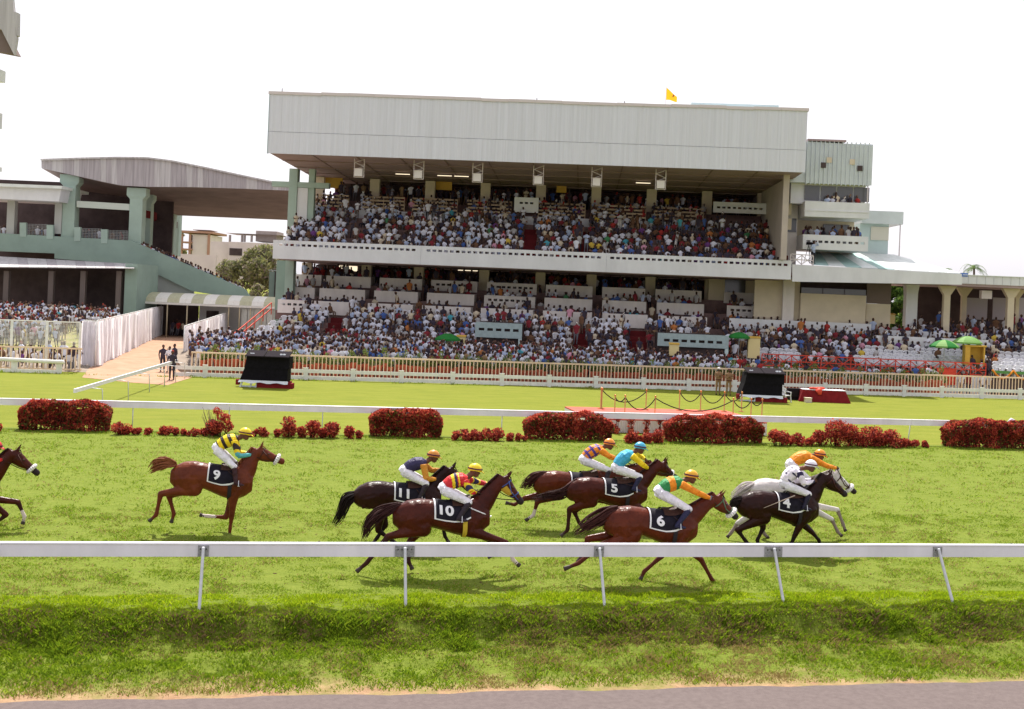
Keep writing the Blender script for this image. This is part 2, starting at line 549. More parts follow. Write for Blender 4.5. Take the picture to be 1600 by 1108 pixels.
pm = MB(m_wfence); pm.box(-0.14, -0.1, -0.05, 0.14, -0.034, 0.74); pm.box(-0.16, -0.115, 0.74, 0.16, 0.0, 0.79)
pm = pm.mesh('fence_post')
for a in fpost: link('post', pm, cfence, (a, 0, 0))
# left stretch of the same fence, ending in a pipe stub
lf = empty('post_and_rail_fence', track(0, CO), TH, 'short stretch of low white fence with a round pipe end, beside the sand path', 'fence')
a0, a1 = ta(-60, 570, CO)[0], ta(94, 575, CO)[0]
b = MB(m_wfence); b.box(a0, -0.03, 0.0, a1, 0.03, 0.2); b.build('rail', lf)
b = MB(m_wfence); b.tube([(a0, -0.05, 0.82), (a1 - 0.3, -0.05, 0.70), (a1 + 0.15, -0.05, 0.70), (a1 + 0.25, -0.05, 0.62)], [0.12, 0.12, 0.13, 0.06], 12, 0, (0, 1, 0)); b.build('pipe', lf)
for x in (22, 92):
    b = MB(m_wfence); a = ta(x, 575, CO)[0]; b.box(a - 0.16, -0.02, -0.03, a + 0.16, 0.2, 0.72); b.build('post', lf)
# cream picket fence
KO = 78.6
pk = MB(m_cream); pk.box(-0.028, -0.022, 0.06, 0.028, 0.022, 1.38); pk = pk.mesh('picket')
def pickets(px0, px1, label, step):
    f = empty('picket_fence', track(0, KO), TH, label, 'fence')
    a0, a1 = ta(px0, 560, KO)[0], ta(px1, 575, KO)[0]
    n = int((a1 - a0) / step)
    for i in range(n + 1):
        link('picket', pk, f, (a0 + i * step, 0, 0))
    b = MB(m_cream); b.box(a0 - 0.05, -0.05, 1.38, a1 + 0.05, 0.05, 1.48); b.build('top_rail', f)
    b = MB(m_cream); b.box(a0 - 0.05, 0.024, 0.10, a1 + 0.05, 0.07, 0.17); b.build('bottom_rail', f)
    for i in range(0, n + 1, 12):
        b = MB(m_cream); a = a0 + i * step; b.box(a - 0.04, 0.024, 0, a + 0.04, 0.10, 1.38); b.build('post', f)
    return f
pickets(300, 1620, 'long cream picket fence between the potted plants and the low white fence', 0.245)
pickets(-20, 126, 'cream picket fence under the wire mesh at the left crowd', 0.27)
# ================================================================== main grandstand
m_fascia = mat('fascia_sheet', (0.585, 0.60, 0.65), 0.6, col2=(0.68, 0.70, 0.77), scale=0.8, stretch=(7, 1, 0.11), detail=9)
m_fascia2 = mat('fascia_sheet_b', (0.59, 0.60, 0.65), 0.6, col2=(0.675, 0.695, 0.76), scale=1.1, stretch=(9, 1, 0.10), detail=9)
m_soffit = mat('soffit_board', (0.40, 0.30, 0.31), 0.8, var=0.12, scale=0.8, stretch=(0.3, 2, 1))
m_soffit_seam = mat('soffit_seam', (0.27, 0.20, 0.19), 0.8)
m_white = mat('painted_concrete', (0.68, 0.69, 0.71), 0.75, var=0.08, scale=0.6, stretch=(1, 1, 0.4))
m_teal = mat('pale_teal_paint', (0.50, 0.61, 0.61), 0.75, var=0.08, scale=0.6)
m_creamw = mat('cream_wall', (0.62, 0.54, 0.41), 0.8, var=0.08, scale=0.6)
m_green = mat('sage_green_paint', (0.27, 0.36, 0.31), 0.8, var=0.10, scale=0.35)
m_greend = mat('sage_green_column', (0.36, 0.46, 0.40), 0.8, var=0.10, scale=0.35)
m_step = mat('terrace_concrete', (0.20, 0.13, 0.12), 0.9, var=0.25, scale=1.5)
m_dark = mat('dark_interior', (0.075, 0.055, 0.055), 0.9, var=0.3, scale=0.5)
m_red = mat('red_paint', (0.62, 0.07, 0.04), 0.55, var=0.15, scale=3)
m_redcarpet = mat('red_carpet', (0.11, 0.014, 0.016), 0.95, var=0.15, scale=2)
m_yellow = mat('yellow_board', (0.58, 0.36, 0.07), 0.7, var=0.05)
m_steel = mat('white_steel', (0.62, 0.56, 0.56), 0.6)
m_glow = emis('tube_and_opening_glow', (1.0, 0.85, 0.6), 0.8)  # glow of the tube lights, also used for daylight in back wall openings
m_glass = mat('dark_glass', (0.10, 0.10, 0.11), 0.12, spec=0.6)
m_seam = mat('seam_dark', (0.25, 0.25, 0.25), 0.8)
m_bench = mat('bench_cream', (0.60, 0.46, 0.30), 0.7, var=0.1)
gs = empty('grandstand', sw(0, 0), SPHI, 'large two-tier grandstand with a pale sheet-clad roof front, packed with spectators', 'grandstand')
XL, ZB = fs(418, 237, 0)
XR, ZBr = fs(1258, 272, 0)
ZB = (ZB + ZBr) / 2
ZT = (fs(421, 145, 0)[1] + fs(1260, 173, 0)[1]) / 2
roof = MB(m_fascia, m_seam)
roof.box(XL + 0.05, 0.14, ZB + 0.05, XR - 0.05, 21.5, ZT - 0.06)
roof = roof.build('roof', gs)
NP = 42
zs = ZB + (ZT - ZB) * 0.36
for r, (z0, z1) in enumerate(((ZB, zs - 0.012), (zs + 0.012, ZT))):
    for i in range(NP):
        w = (XR - XL) / NP
        x0 = XL + i * w
        b = MB(m_fascia if R.random() < 0.6 else m_fascia2)
        dy = R.uniform(-0.006, 0.006)
        prev = None
        for k in range(8):       # shallow corrugation, eight flats to a sheet
            xa, xb = x0 + 0.002 + (w - 0.004) * k / 8, x0 + 0.002 + (w - 0.004) * (k + 1) / 8
            ya, yb = (0.0, 0.0) if k % 4 in (0, 1) else (0.014, 0.014)
            if k % 4 == 1: yb = 0.014
            if k % 4 == 3: yb = 0.0
            b.quad([(xa, dy + ya, z0), (xb, dy + yb, z0), (xb, dy + yb, z1), (xa, dy + ya, z1)])
        b.quad([(x0 + 0.006, dy + 0.06, z0), (x0 + 0.006, dy, z0), (x0 + 0.006, dy, z1), (x0 + 0.006, dy + 0.06, z1)])
        b.quad([(x0 + 0.006, dy, z0), (x0 + 0.006, dy + 0.13, z0), (x0 + w - 0.006, dy + 0.13, z0), (x0 + w - 0.006, dy, z0)])
        b.build('cladding_sheet', roof)
b = MB(m_steel)
n = 20
for i in range(n):
    x0, x1 = XL - 0.1 + (XR - XL + 0.2) * i / n, XL - 0.1 + (XR - XL + 0.2) * (i + 1) / n
    dz = R.uniform(-0.03, 0.05)
    b.box(x0, -0.08, ZT - 0.09 + dz, x1 - 0.01, 0.5, ZT + 0.13 + dz)
b.build('coping', roof)
b = MB(m_teal); b.box(XL - 0.04, -0.06, ZB - 0.02, XL - 0.003, 0.2, ZT); b.build('corner_trim', roof)
x0, z0 = fs(1080, 162, 6); x1, _ = fs(1217, 166, 6)
b = MB(m_teal); b.box(x0, 6, ZT - 1, x1, 9, z0 + 0.1); b.build('roof_hatch', roof)
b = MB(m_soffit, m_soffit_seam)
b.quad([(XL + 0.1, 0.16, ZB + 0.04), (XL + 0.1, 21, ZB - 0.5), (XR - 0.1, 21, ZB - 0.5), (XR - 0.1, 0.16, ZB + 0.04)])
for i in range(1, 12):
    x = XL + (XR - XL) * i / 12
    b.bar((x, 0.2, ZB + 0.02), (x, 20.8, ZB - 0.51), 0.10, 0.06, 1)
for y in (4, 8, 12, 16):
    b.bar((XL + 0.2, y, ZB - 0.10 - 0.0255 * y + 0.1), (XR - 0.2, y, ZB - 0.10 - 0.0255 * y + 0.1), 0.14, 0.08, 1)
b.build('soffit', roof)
# upper deck: terrace steps, benches, parapet with slots
UX0, UX1 = fs(436, 380, 3.6)[0], fs(1232, 400, 3.6)[0]
def uz(i): return 8.42 + 0.47 * i
def uy(i): return 3.5 + 0.95 * i
b = MB(m_step)
for i in range(8):
    b.box(UX0 + 0.12 * i * 0, uy(i) - 0.35, 8.0, UX1 - 0.1, uy(i) + 0.595, uz(i))
b.build('upper_terrace', gs)
wy = uy(7) + 0.62
b = MB(m_white); b.box(UX0 + 1.2, wy, uz(7) - 0.1, UX1 - 5.0, wy + 0.12, uz(7) + 0.75); b.build('terrace_wall', gs)
bz = uz(7) + 0.30
b = MB(m_step)
for i in range(5):
    b.box(UX0 + 1.5, wy + 0.125 + 0.8 * i, 8.2, UX1, wy + 0.925 + 0.8 * i + (5.2 if i == 4 else 0), bz + 0.36 * i)
b.build('bench_terrace', gs)
benches = [(478, 545), (567, 632), (645, 715), (730, 800), (842, 915), (929, 1010), (1024, 1100)]
for k, (p0, p1) in enumerate(benches):
    for i in range(4):
        y = wy + 0.45 + 0.8 * i
        x0, x1 = fs(p0, 310, y)[0], fs(p1, 310, y)[0]
        b = MB(m_bench); z = bz + 0.36 * i
        b.box(x0, y - 0.03, z + 0.66, x1, y + 0.03, z + 0.80); b.box(x0, y - 0.02, z + 0.36, x1, y + 0.03, z + 0.46)
        n = max(3, int((x1 - x0) / 0.9))
        for j in range(n + 1):
            xx = x0 + (x1 - x0) * j / n
            b.box(xx - 0.035, y + 0.031, z, xx + 0.035, y + 0.08, z + 0.78)
        b.build('bench', gs)
# box parapets on the upper deck
def slotted(parent, name, x0, x1, y, z0, z1, zs0, zs1, slot=0.30, gap=0.17, th=0.16, m=None, side=None, ends=0.25):
    """parapet wall with a row of real openings between zs0 and zs1"""
    b = MB(m or m_white)
    b.box(x0, y, z0, x1, y + th, zs0); b.box(x0, y, zs1, x1, y + th, z1)
    n = max(1, int((x1 - x0 - 2 * ends + gap) / (slot + gap)))
    used = n * (slot + gap) - gap
    xs = x0 + (x1 - x0 - used) / 2
    b.box(x0, y, zs0, xs, y + th, zs1); b.box(xs + used, y, zs0, x1, y + th, zs1)
    for i in range(n - 1):
        a = xs + (i + 1) * slot + i * gap
        b.box(a, y + 0.002, zs0, a + gap, y + th - 0.002, zs1)
    return b.build(name, parent)
for p0, p1, pt, pb, y in ((804, 841, 308, 331, wy - 0.2), (1115, 1197, 315, 333, wy + 0.4)):
    x0, z1 = fs(p0, pt, y); x1, z0 = fs(p1, pb, y)
    z1b = fs(p1, pt, y)[1]
    slotted(gs, 'parapet', x0, x1, y, z0 - 0.1, z1, z1 - 0.55, z1 - 0.38, 0.28, 0.16)
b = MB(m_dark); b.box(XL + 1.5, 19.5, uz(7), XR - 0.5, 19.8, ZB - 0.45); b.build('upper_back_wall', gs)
cols = [500 + 86.5 * i for i in range(9)]
for i, p in enumerate(cols):
    x = fs(p, 285, 14.6)[0]
    b = MB(m_creamw); b.box(x - 0.42, 14.3, bz, x + 0.42, 14.9, ZB - 0.40); b.build('column', gs)
for p0, p1, pt, pb in ((506, 535, 277, 289), (679, 706, 281, 292), (870, 885, 287, 296)):
    x0, z1 = fs(p0, pt, 15.2); x1, z0 = fs(p1, pb, 15.2)
    b = MB(m_yellow); b.box(x0, 15.2, z0 - 0.3, x1, 15.3, z1); b.build('yellow_board', gs)
for p, q in ((695, 265), (629, 276), (721, 276), (1005, 287)):
    x, z = fs(p, q, 9)
    b = MB(m_glow); b.box(x - 0.6, 9, ZB - 0.42, x + 0.6, 9.08, ZB - 0.36); b.build('tube_or_glowing_opening', gs)
# upper parapet front in five cast lengths
PYF = 2.9
pl, pzt = fs(427, 373, PYF); pr, pzt2 = fs(1237, 409, PYF)
pzb = (fs(423, 401, PYF)[1] + fs(1235, 440, PYF)[1]) / 2
pzt = (pzt + pzt2) / 2
cuts = [pl, fs(658, 390, PYF)[0], fs(948, 395, PYF)[0], pr]
for c0, c1 in zip(cuts, cuts[1:]):
    slotted(gs, 'parapet', c0 + 0.006, c1 - 0.006, PYF, pzb, pzt, pzt - 0.44, pzt - 0.26, 0.30, 0.16, 0.18)
b = MB(m_white, m_soffit)
b.box(pl, PYF + 0.182, pzb + 0.02, pr, 19.4, pzb + 0.22, 0)
b.box(pl + 0.3, PYF + 0.6, pzb - 0.04, pr - 0.3, 19.3, pzb + 0.018, 1)
b.build('upper_deck_slab', gs)
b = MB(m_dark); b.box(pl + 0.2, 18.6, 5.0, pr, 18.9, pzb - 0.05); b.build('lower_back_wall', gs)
# daylight in the lower back wall openings painted as glowing boards, not lamps
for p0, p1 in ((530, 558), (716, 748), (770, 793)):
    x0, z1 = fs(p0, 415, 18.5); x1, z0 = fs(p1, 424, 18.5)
    b = MB(m_glow); b.box(x0, 18.45, z0, x1, 18.55, z1); b.build('tube_or_glowing_opening', gs)
# upper deck end wall at right and the green frame at left
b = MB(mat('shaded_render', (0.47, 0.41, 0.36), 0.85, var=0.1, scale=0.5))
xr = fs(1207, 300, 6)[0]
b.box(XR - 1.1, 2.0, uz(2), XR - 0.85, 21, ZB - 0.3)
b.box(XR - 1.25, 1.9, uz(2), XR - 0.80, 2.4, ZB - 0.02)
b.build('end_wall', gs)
b = MB(m_greend)
xg, _ = fs(461, 300, 8)
zlo = 5.0
b.box(xg - 0.55, 8, 0, xg + 0.15, 8.9, ZB - 0.35)
b.box(xg + 1.05, 8.2, pzt, xg + 1.55, 8.8, ZB - 0.32)
zc = fs(455, 288, 8)[1]
b.box(xg - 2.0, 8.05, zc - 0.22, xg + 2.8, 8.75, zc + 0.22)
b.build('end_frame', gs)
b = MB(m_white); b.box(xg + 0.16, 8.15, zc - 3.0, xg + 1.04, 8.4, zc - 0.24); b.build('end_panel', gs)
# lower deck boxes
m_boxw = mat('warm_white_paint', (0.74, 0.69, 0.66), 0.8, var=0.10, scale=0.9, stretch=(1, 1, 0.4))
tiers = [(6.2, 3.55, 4.64), (9.0, 4.75, 5.68), (11.5, 5.85, 6.78)]
bpx = [(434, 479), (487, 560), (575, 645), (660, 736), (752, 834), (849, 926), (942, 1013), (1030, 1106), (1143, 1235)]
bpx3 = [0, 1, 2, 3, 4, 5, 6, 7, 8]
boxx = [(fs(a, 470, 6.2)[0], fs(b_, 470, 6.2)[0]) for a, b_ in bpx]
for ti, (y, z0, z1) in enumerate(tiers):
    for bi, (x0, x1) in enumerate(boxx):
        hs = (ti == 1 and bi in (4, 8)) or (ti == 2 and bi in (3, 4)) or (ti == 0 and bi in (0,))
        if hs:
            slotted(gs, 'box_parapet', x0, x1, y, z0, z1, z1 - 0.46, z1 - 0.28, 0.3, 0.17, 0.14, m_boxw)
        else:
            b = MB(m_boxw); b.box(x0, y, z0, x1, y + 0.14, z1); b.build('box_parapet', gs)
        b = MB(m_boxw)
        b.box(x1 - 0.14, y + 0.142, z0, x1, y + 2.2, z1 - 0.002)
        b.build('box_side', gs)
b = MB(m_step)
LX0, LX1 = boxx[0][0] - 0.2, fs(1240, 470, 6)[0]
b.box(LX0, 6.345, 3.0, LX1, 8.995, 3.75); b.box(LX0, 9.145, 3.0, LX1, 11.495, 4.95); b.box(LX0, 11.645, 3.0, LX1, 18.5, 6.05)
b.build('box_terrace', gs)
for p in (480, 573, 655, 757, 845, 925, 1017, 1110):
    x = fs(p, 420, 13.2)[0]
    b = MB(m_creamw); b.box(x - 0.42, 13, 6.05, x + 0.42, 13.6, pzb - 0.06); b.build('column', gs)
b = MB(m_green); xq = fs(452, 440, 10)[0]; b.box(xq - 0.9, 9.0, 0, xq - 0.1, 9.8, pzb - 0.02); b.build('green_pier', gs)
b = MB(m_creamw, m_glass)
x0 = fs(1108, 430, 12)[0]; x1 = fs(1185, 430, 12)[0]
b.box(x0, 12.0, 5.0, x1, 12.3, pzb - 0.05, 0)
xa, za = fs(1133, 435, 11.98); xb_, zb_ = fs(1164, 460, 11.98)
b.box(xa, 11.9, zb_, xb_, 11.998, za, 1)
b.build('room_wall', gs)
# lower seating
def lz(i): return 0.95 + 0.40 * i
def ly(i): return -0.9 + 0.97 * i
LS0, LS1 = fs(365, 525, -0.9)[0], fs(1128, 540, -0.9)[0]
b = MB(m_step)
for i in range(7):
    b.box(LS0 + 0.62 * i, ly(i) - 0.4, 0, LS1, ly(i) + 0.569, lz(i))
b.build('lower_terrace', gs)
# stair ways in red carpet
for p in (506, 905, 1000):
    b = MB(m_redcarpet)
    x = fs(p, 540, -1)[0]
    for i in range(7):
        b.box(x - 0.7, ly(i) - 0.42, 0.2, x + 0.7, ly(i) + 0.55, lz(i) + 0.02)
    b.build('stair', gs)
for p in (826, 910, 1225):
    x = fs(p, 370, 5)[0]
    b = MB(m_redcarpet)
    for i in range(7):
        b.box(x - 0.55, uy(i) - 0.37, 8.1, x + 0.55, uy(i) + 0.58, uz(i) + 0.02)
    b.build('upper_stair', gs)
# entrances in the lower seats: slotted teal fronts, inner shade painted as dark blocks
for p0, p1, pt, pm, pb in ((743, 815, 503, 531, 548), (1028, 1138, 520, 545, 560)):
    y = -1.6
    x0, z1 = fs(p0, pt, y); x1, zm = fs(p1, pm + (p1 - p0) * 0.04, y)
    slotted(gs, 'parapet', x0, x1, y, zm + 0.2, z1, z1 - 0.62, z1 - 0.42, 0.42, 0.22, 0.2, mat('dull_teal_paint', (0.33, 0.41, 0.42), 0.8, var=0.1))
    b = MB(m_dark); b.box(x0 + 0.1, y + 0.3, 0, x1 - 0.1, y + 5.0, z1 - 0.05); b.build('entrance_shade', gs)
    b = MB(m_teal); b.box(x1 - 0.25, y + 0.02, 0, x1, y + 0.28, zm + 0.19); b.build('entrance_jamb', gs)
# ---- red railings
def railing(name, pts, h, label, posts=1.4, cross=True, m=None, bars=(1.0, 0.5)):
    m = m or m_red
    r = empty(name, pts[0], 0, label, 'railing')
    P = [Vector(p) - Vector(pts[0]) for p in pts]
    for a, c in zip(P, P[1:]):
        L_ = (c - a).length
        n = max(1, round(L_ / posts))
        for f in bars:
            b = MB(m); b.bar(a + Vector((0, 0, h * f)), c + Vector((0, 0, h * f)), 0.07); b.build('rail', r)
        for i in range(n + 1):
            p = a.lerp(c, i / n)
            b = MB(m); b.bar(p, p + Vector((0, 0, h - 0.04)), 0.06); b.build('post', r)
            if cross and i < n:
                q = a.lerp(c, (i + 1) / n)
                b = MB(m)
                b.bar(p + Vector((0, 0, 0.05)), q + Vector((0, 0, h * 0.95)), 0.055); b.bar(p + Vector((0, 0.075, h * 0.95)), q + Vector((0, 0.075, 0.05)), 0.055)
                b.build('brace', r)
    return r
railing('terrace_railing', [sw(LS0 + 0.3, -1.35, 0.95), sw(fs(735, 540, -1.35)[0], -1.35, 0.95)], 0.95, 'red railing along the front of the lower seats beside the slanting handrail', cross=False)
railing('terrace_railing', [sw(fs(800, 540, -1.35)[0], -1.35, 0.95), sw(fs(1040, 550, -1.35)[0], -1.35, 0.95)], 0.95, 'red cross-braced railing before the lower seats at the middle stairs', cross=True)
railing('stair_handrail', [sw(fs(357, 535, -0.9)[0], -0.9, 0.7), sw(fs(424, 483, 5)[0], 5.0, 3.4)], 0.95, 'slanting red handrail beside the empty white chairs at the end of the stand', cross=False)
railing('stair_handrail', [sw(fs(804, 542, -1)[0], -1.0, 0.9), sw(fs(818, 505, 3)[0], 3.0, 2.6)], 0.9, 'short red handrail sloping up beside the slotted teal entrance', cross=False)
railing('stair_handrail', [sw(fs(1132, 515, 2)[0], 2.0, 2.2), sw(fs(1155, 560, -1.4)[0], -1.4, 0.9)], 0.9, 'red handrail sloping down beside the green umbrella and yellow lectern', cross=True, posts=1.0)
# ---- hanging monitors under the roof front
for k, (p, q0, q1) in enumerate(((562, 246, 277), (655, 250, 280), (747, 254, 285), (842, 258, 289), (933, 262, 292), (1033, 266, 296))):
    y = 1.6
    x, _ = fs(p, q0, y); z1 = ZB + 0.0; z0 = fs(p, q1, y)[1]
    where = ['nearest the green frame', 'second from the green frame', 'third from the green frame', 'third from the penthouse', 'second from the penthouse', 'nearest the penthouse'][k]
    h = empty('hanging_monitor', sw(x, y, z0), SPHI, 'white monitor on a lattice hanger under the roof, ' + where, 'monitor', 'monitors hung under the roof front')
    H = z1 - z0
    b = MB(m_steel)
    for sx in (-0.38, 0.38):
        b.bar((sx, 0, 0.0), (sx, 0, H), 0.06)
    n = 3
    for i in range(n):
        s = -1 if i % 2 else 1
        za, zb2 = 0.6 + (H - 0.65) * i / n, 0.6 + (H - 0.65) * (i + 1) / n
        b.bar((-0.35 * s, 0.03, za), (0.35 * s, 0.03, zb2), 0.04)
    b.bar((-0.38, 0, 0.0), (0.38, 0, 0.0), 0.05)
    b.build('hanger', h)
    b = MB(mat('monitor_shell', (0.72, 0.68, 0.66), 0.5)); b.box(-0.30, -0.32, 0.06, 0.30, 0.2, 0.62); sh = b.build('housing', h)
    b = MB(m_steel); b.box(-0.33, -0.36, 0.62, 0.33, 0.22, 0.66); b.build('lid', sh)
# ---- flag on the roof
fx, fz = fs(1041, 137, 5)
fl = empty('flag', sw(fx, 5, ZT), SPHI, 'yellow pennant flag flying from a thin pole on the roof', 'flag')
b = MB(m_steel); b.tube([(0, 0, 0), (0, 0, fz - ZT + 0.1)], [0.03, 0.02], 6); b.build('pole', fl)
m_flag = mat('flag_cloth', (0.85, 0.42, 0.02), 0.8, trans=0.3)
m_flagd = mat('flag_emblem', (0.25, 0.10, 0.04), 0.8)
b = MB(m_flag, m_flagd)
hz = fz - ZT
n = 8
def fpt(i, top):
    t = i / n
    x = 0.03 + 0.85 * t
    zt = hz - 0.72 * t + 0.02 * math.sin(6 * t); zb3 = hz - 0.98 - 0.12 * t + 0.05 * math.sin(5 * t)
    zt = max(zt, zb3 + 0.06)
    return (x, 0.10 * math.sin(5 * t) * t, zt if top else zb3)
for i in range(n):
    b.quad([fpt(i, False), fpt(i + 1, False), fpt(i + 1, True), fpt(i, True)], 0, True)
b.build('cloth', fl)
b = MB(m_flagd); b.prism([(0.50, -0.09, hz - 0.75), (0.62, -0.09, hz - 0.72), (0.66, -0.09, hz - 0.58), (0.56, -0.09, hz - 0.52)], (0, 0.01, 0)); b.build('emblem', fl)
for p, q in ((441, 138), (839, 153), (976, 158)):
    x, z = fs(p, q, 3)
    b = MB(m_dark); b.tube([(x, 3, ZT - 0.2), (x, 3, z)], [0.05, 0.03], 6); b.build('roof_pipe', roof)

# ================================================================== right-hand block with balconies
tb = empty('balcony_block', sw(0, 0), SPHI, 'pale teal block with ribbed penthouse and two balconies adjoining the grandstand', 'building')
m_rib = mat('ribbed_sheet', (0.58, 0.63, 0.65), 0.55, var=0.06, scale=0.8)
m_ribd = mat('ribbed_sheet_shade', (0.36, 0.47, 0.44), 0.6)
Y = 4.0
x0, zt = fs(1262, 221, Y); x1, zt2 = fs(1365, 228, Y); zb = fs(1310, 288, Y)[1]
b = MB(m_rib); b.box(x0 - 1.2, Y + 0.12, zb + 0.05, x1 - 0.02, Y + 6, zt - 0.05); pent = b.build('penthouse', tb)
nr = 15
for i in range(nr):
    xa, xb = x0 + (x1 - x0) * i / nr, x0 + (x1 - x0) * (i + 1) / nr
    b = MB(m_rib)
    b.box(xa + 0.05, Y + 0.03, zb, xb - 0.02, Y + 0.11, zt - 0.01 * i); b.box(xa - 0.02, Y - 0.06, zb - 0.08, xa + 0.05, Y + 0.11, zt + 0.05)
    b.build('rib_sheet', pent)
for p, q in ((1286, 258), (1295, 250), (1331, 253), (1343, 263)):
    xx, zz = fs(p, q, Y)
    b = MB(m_dark if p in (1286, 1343) else m_creamw); b.box(xx - 0.18, Y - 0.075, zz - 0.22, xx + 0.22, Y - 0.062, zz + 0.2); b.build('vent', pent)
b = MB(m_soffit); b.box(x0, Y - 0.1, zt + 0.052, fs(1322, 224, Y)[0], Y + 2, zt + 0.2); b.build('roof_trim', pent)
# window storey
zw0 = fs(1310, 313, Y)[1]
b = MB(m_white, m_glass)
b.box(x0 - 1.0, Y + 0.8, zw0 - 0.3, x1 - 0.3, Y + 5.5, zb + 0.04, 0)
b.build('window_storey', tb)
for i in range(4):
    xa, xb = x0 + 0.05 + i * 1.28, x0 + 1.22 + i * 1.28
    b = MB(m_glass); b.box(xa, Y + 0.70, zw0, xb, Y + 0.79, zb - 0.12); b.build('window', tb)
b = MB(m_steel); b.tube([(x1 - 0.3, Y, zw0 - 0.5), (x1 - 0.3, Y, zb)], [0.05, 0.05], 6); b.build('downpipe', tb)
# two balconies
def balcony(pt, pm, p0, p1, slots, yy):
    xa, z1 = fs(p0, pt, yy); xb, _ = fs(p1, pt + 4, yy); z0 = fs((p0 + p1) / 2, pm, yy)[1]
    if slots:
        slotted(tb, 'balcony_front', xa, xb, yy, z0, z1, z1 - 0.62, z1 - 0.44, 0.3, 0.16, 0.16, m_white)
    else:
        b = MB(m_white); b.box(xa, yy, z0, xb, yy + 0.16, z1); b.box(xa - 0.03, yy - 0.05, z1 - 0.75, xb, yy - 0.002, z1 - 0.68); b.build('balcony_front', tb)
    b = MB(m_white); b.box(xa, yy + 0.162, z0, xa + 0.14, yy + 5.5, z1 - 0.003); b.build('balcony_side', tb)
    b = MB(m_white); b.box(xa + 0.142, yy + 0.162, z0 + 0.02, xb, yy + 5.5, z0 + 0.2); b.build('balcony_floor', tb)
    return xa, xb, z0, z1
B1 = balcony(314, 340, 1258, 1359, False, Y - 0.2)
B2 = balcony(366, 391, 1255, 1357, True, Y - 0.2)
b = MB(m_creamw, m_glass)
b.box(B2[0] + 0.2, Y + 4.5, B2[2], B2[1] - 0.1, Y + 4.8, B1[2]); b.box(B2[1] - 2.6, Y + 4.40, B2[2] + 0.3, B2[1] - 0.5, Y + 4.49, B1[2] - 0.25, 1)
b.build('balcony_back_wall', tb)
b = MB(m_boxw); b.box(B2[0] - 0.9, Y + 2.5, 0, B2[0] - 0.01, Y + 9.0, zb); b.build('stair_core', tb)
for q in (300, 352):
    xx, zz = fs(1240, q, Y + 2.4)
    b = MB(m_glass); b.box(B2[0] - 0.8, Y + 2.42, zz - 0.55, B2[0] - 0.1, Y + 2.495, zz + 0.55); b.build('window', tb)
b = MB(m_creamw, m_steel)
for q in (322, 345):
    xx, zz = fs(1228, q, Y + 1.5)
    b.box(xx - 0.55, Y + 1.5, zz - 0.7, xx + 0.45, Y + 1.6, zz + 0.2, 0)
b.build('landing_panel', tb)
# side annex
Y2 = 9.0
x0a, z1a = fs(1357, 329, Y2); x1a, _ = fs(1412, 333, Y2); z0a = fs(1385, 350, Y2)[1]; zba = fs(1385, 385, Y2)[1]
b = MB(m_rib); b.box(x0a - 0.5, Y2, z0a, x1a, Y2 + 5, z1a); b.build('annex_fascia', tb)
b = MB(m_teal); b.box(x0a - 0.5, Y2 + 0.6, zba - 2, x1a - 1.0, Y2 + 5, z0a - 0.003); b.build('annex_wall', tb)
xa, za = fs(1361, 354, Y2 + 0.55); xb, zb4 = fs(1388, 376, Y2 + 0.55)
b = MB(mat('curtain_pane', (0.62, 0.60, 0.52), 0.6)); b.box(xa, Y2 + 0.5, zb4, xb, Y2 + 0.597, za); b.build('window', tb)
b = MB(m_steel); b.tube([(x1a - 0.2, Y2 + 0.1, zba - 2), (x1a - 0.2, Y2 + 0.1, z0a)], [0.05, 0.05], 6); b.build('downpipe', tb)
# canopy with teal and white sheets, fascia tapering away
cf0t, cf1t = fs(1238, 413, 3.0), fs(1503, 428, 3.0)
cf0b, cf1b = fs(1238, 440, 3.0), fs(1503, 445, 3.0)
b = MB(m_white)
b.hexa([(cf0b[0], 3.0, cf0b[1]), (cf1b[0], 3.0, cf1b[1]), (cf1b[0], 3.3, cf1b[1]), (cf0b[0], 3.3, cf0b[1]), (cf0t[0], 3.0, cf0t[1]), (cf1t[0], 3.0, cf1t[1]), (cf1t[0], 3.3, cf1t[1]), (cf0t[0], 3.3, cf0t[1])])
b.build('canopy_fascia', tb)
m_sheetw = mat('roof_sheet_white', (0.72, 0.76, 0.74), 0.5, var=0.1, scale=0.8)
m_sheett = mat('roof_sheet_teal', (0.38, 0.54, 0.51), 0.55, var=0.12, scale=0.8)
nS = 9
zr = fs(1300, 392, 8.5)[1]
xl0, xl1 = fs(1270, 392, 8.5)[0], fs(1402, 386, 8.5)[0]
for i in range(nS):
    t0, t1 = i / nS, (i + 1) / nS
    f = lambda t: (cf0t[0] + 1.6 + (cf1t[0] - cf0t[0] - 1.6) * t, 3.3, cf0t[1] + (cf1t[1] - cf0t[1]) * t + 0.02)
    g = lambda t: (xl0 + (xl1 - xl0) * t, 9.5, zr - 0.1)
    p, q, r_, s_ = Vector(f(t0)), Vector(f(t1)), Vector(g(t1)), Vector(g(t0))
    b = MB([m_sheett, m_sheetw][(i + 0) % 2] if i not in (2, 6, 8) else (m_sheetw if i != 2 else m_sheett))
    b.prism([p, q - Vector((0.02, 0, 0)), r_ - Vector((0.02, 0, 0)), s_], (0, 0, 0.05))
    b.build('roof_sheet', tb)
b = MB(m_soffit); b.box(cf0b[0], 3.31, cf1b[1] + 0.05, cf1b[0], 9.4, cf1b[1] + 0.12); b.build('canopy_soffit', tb)
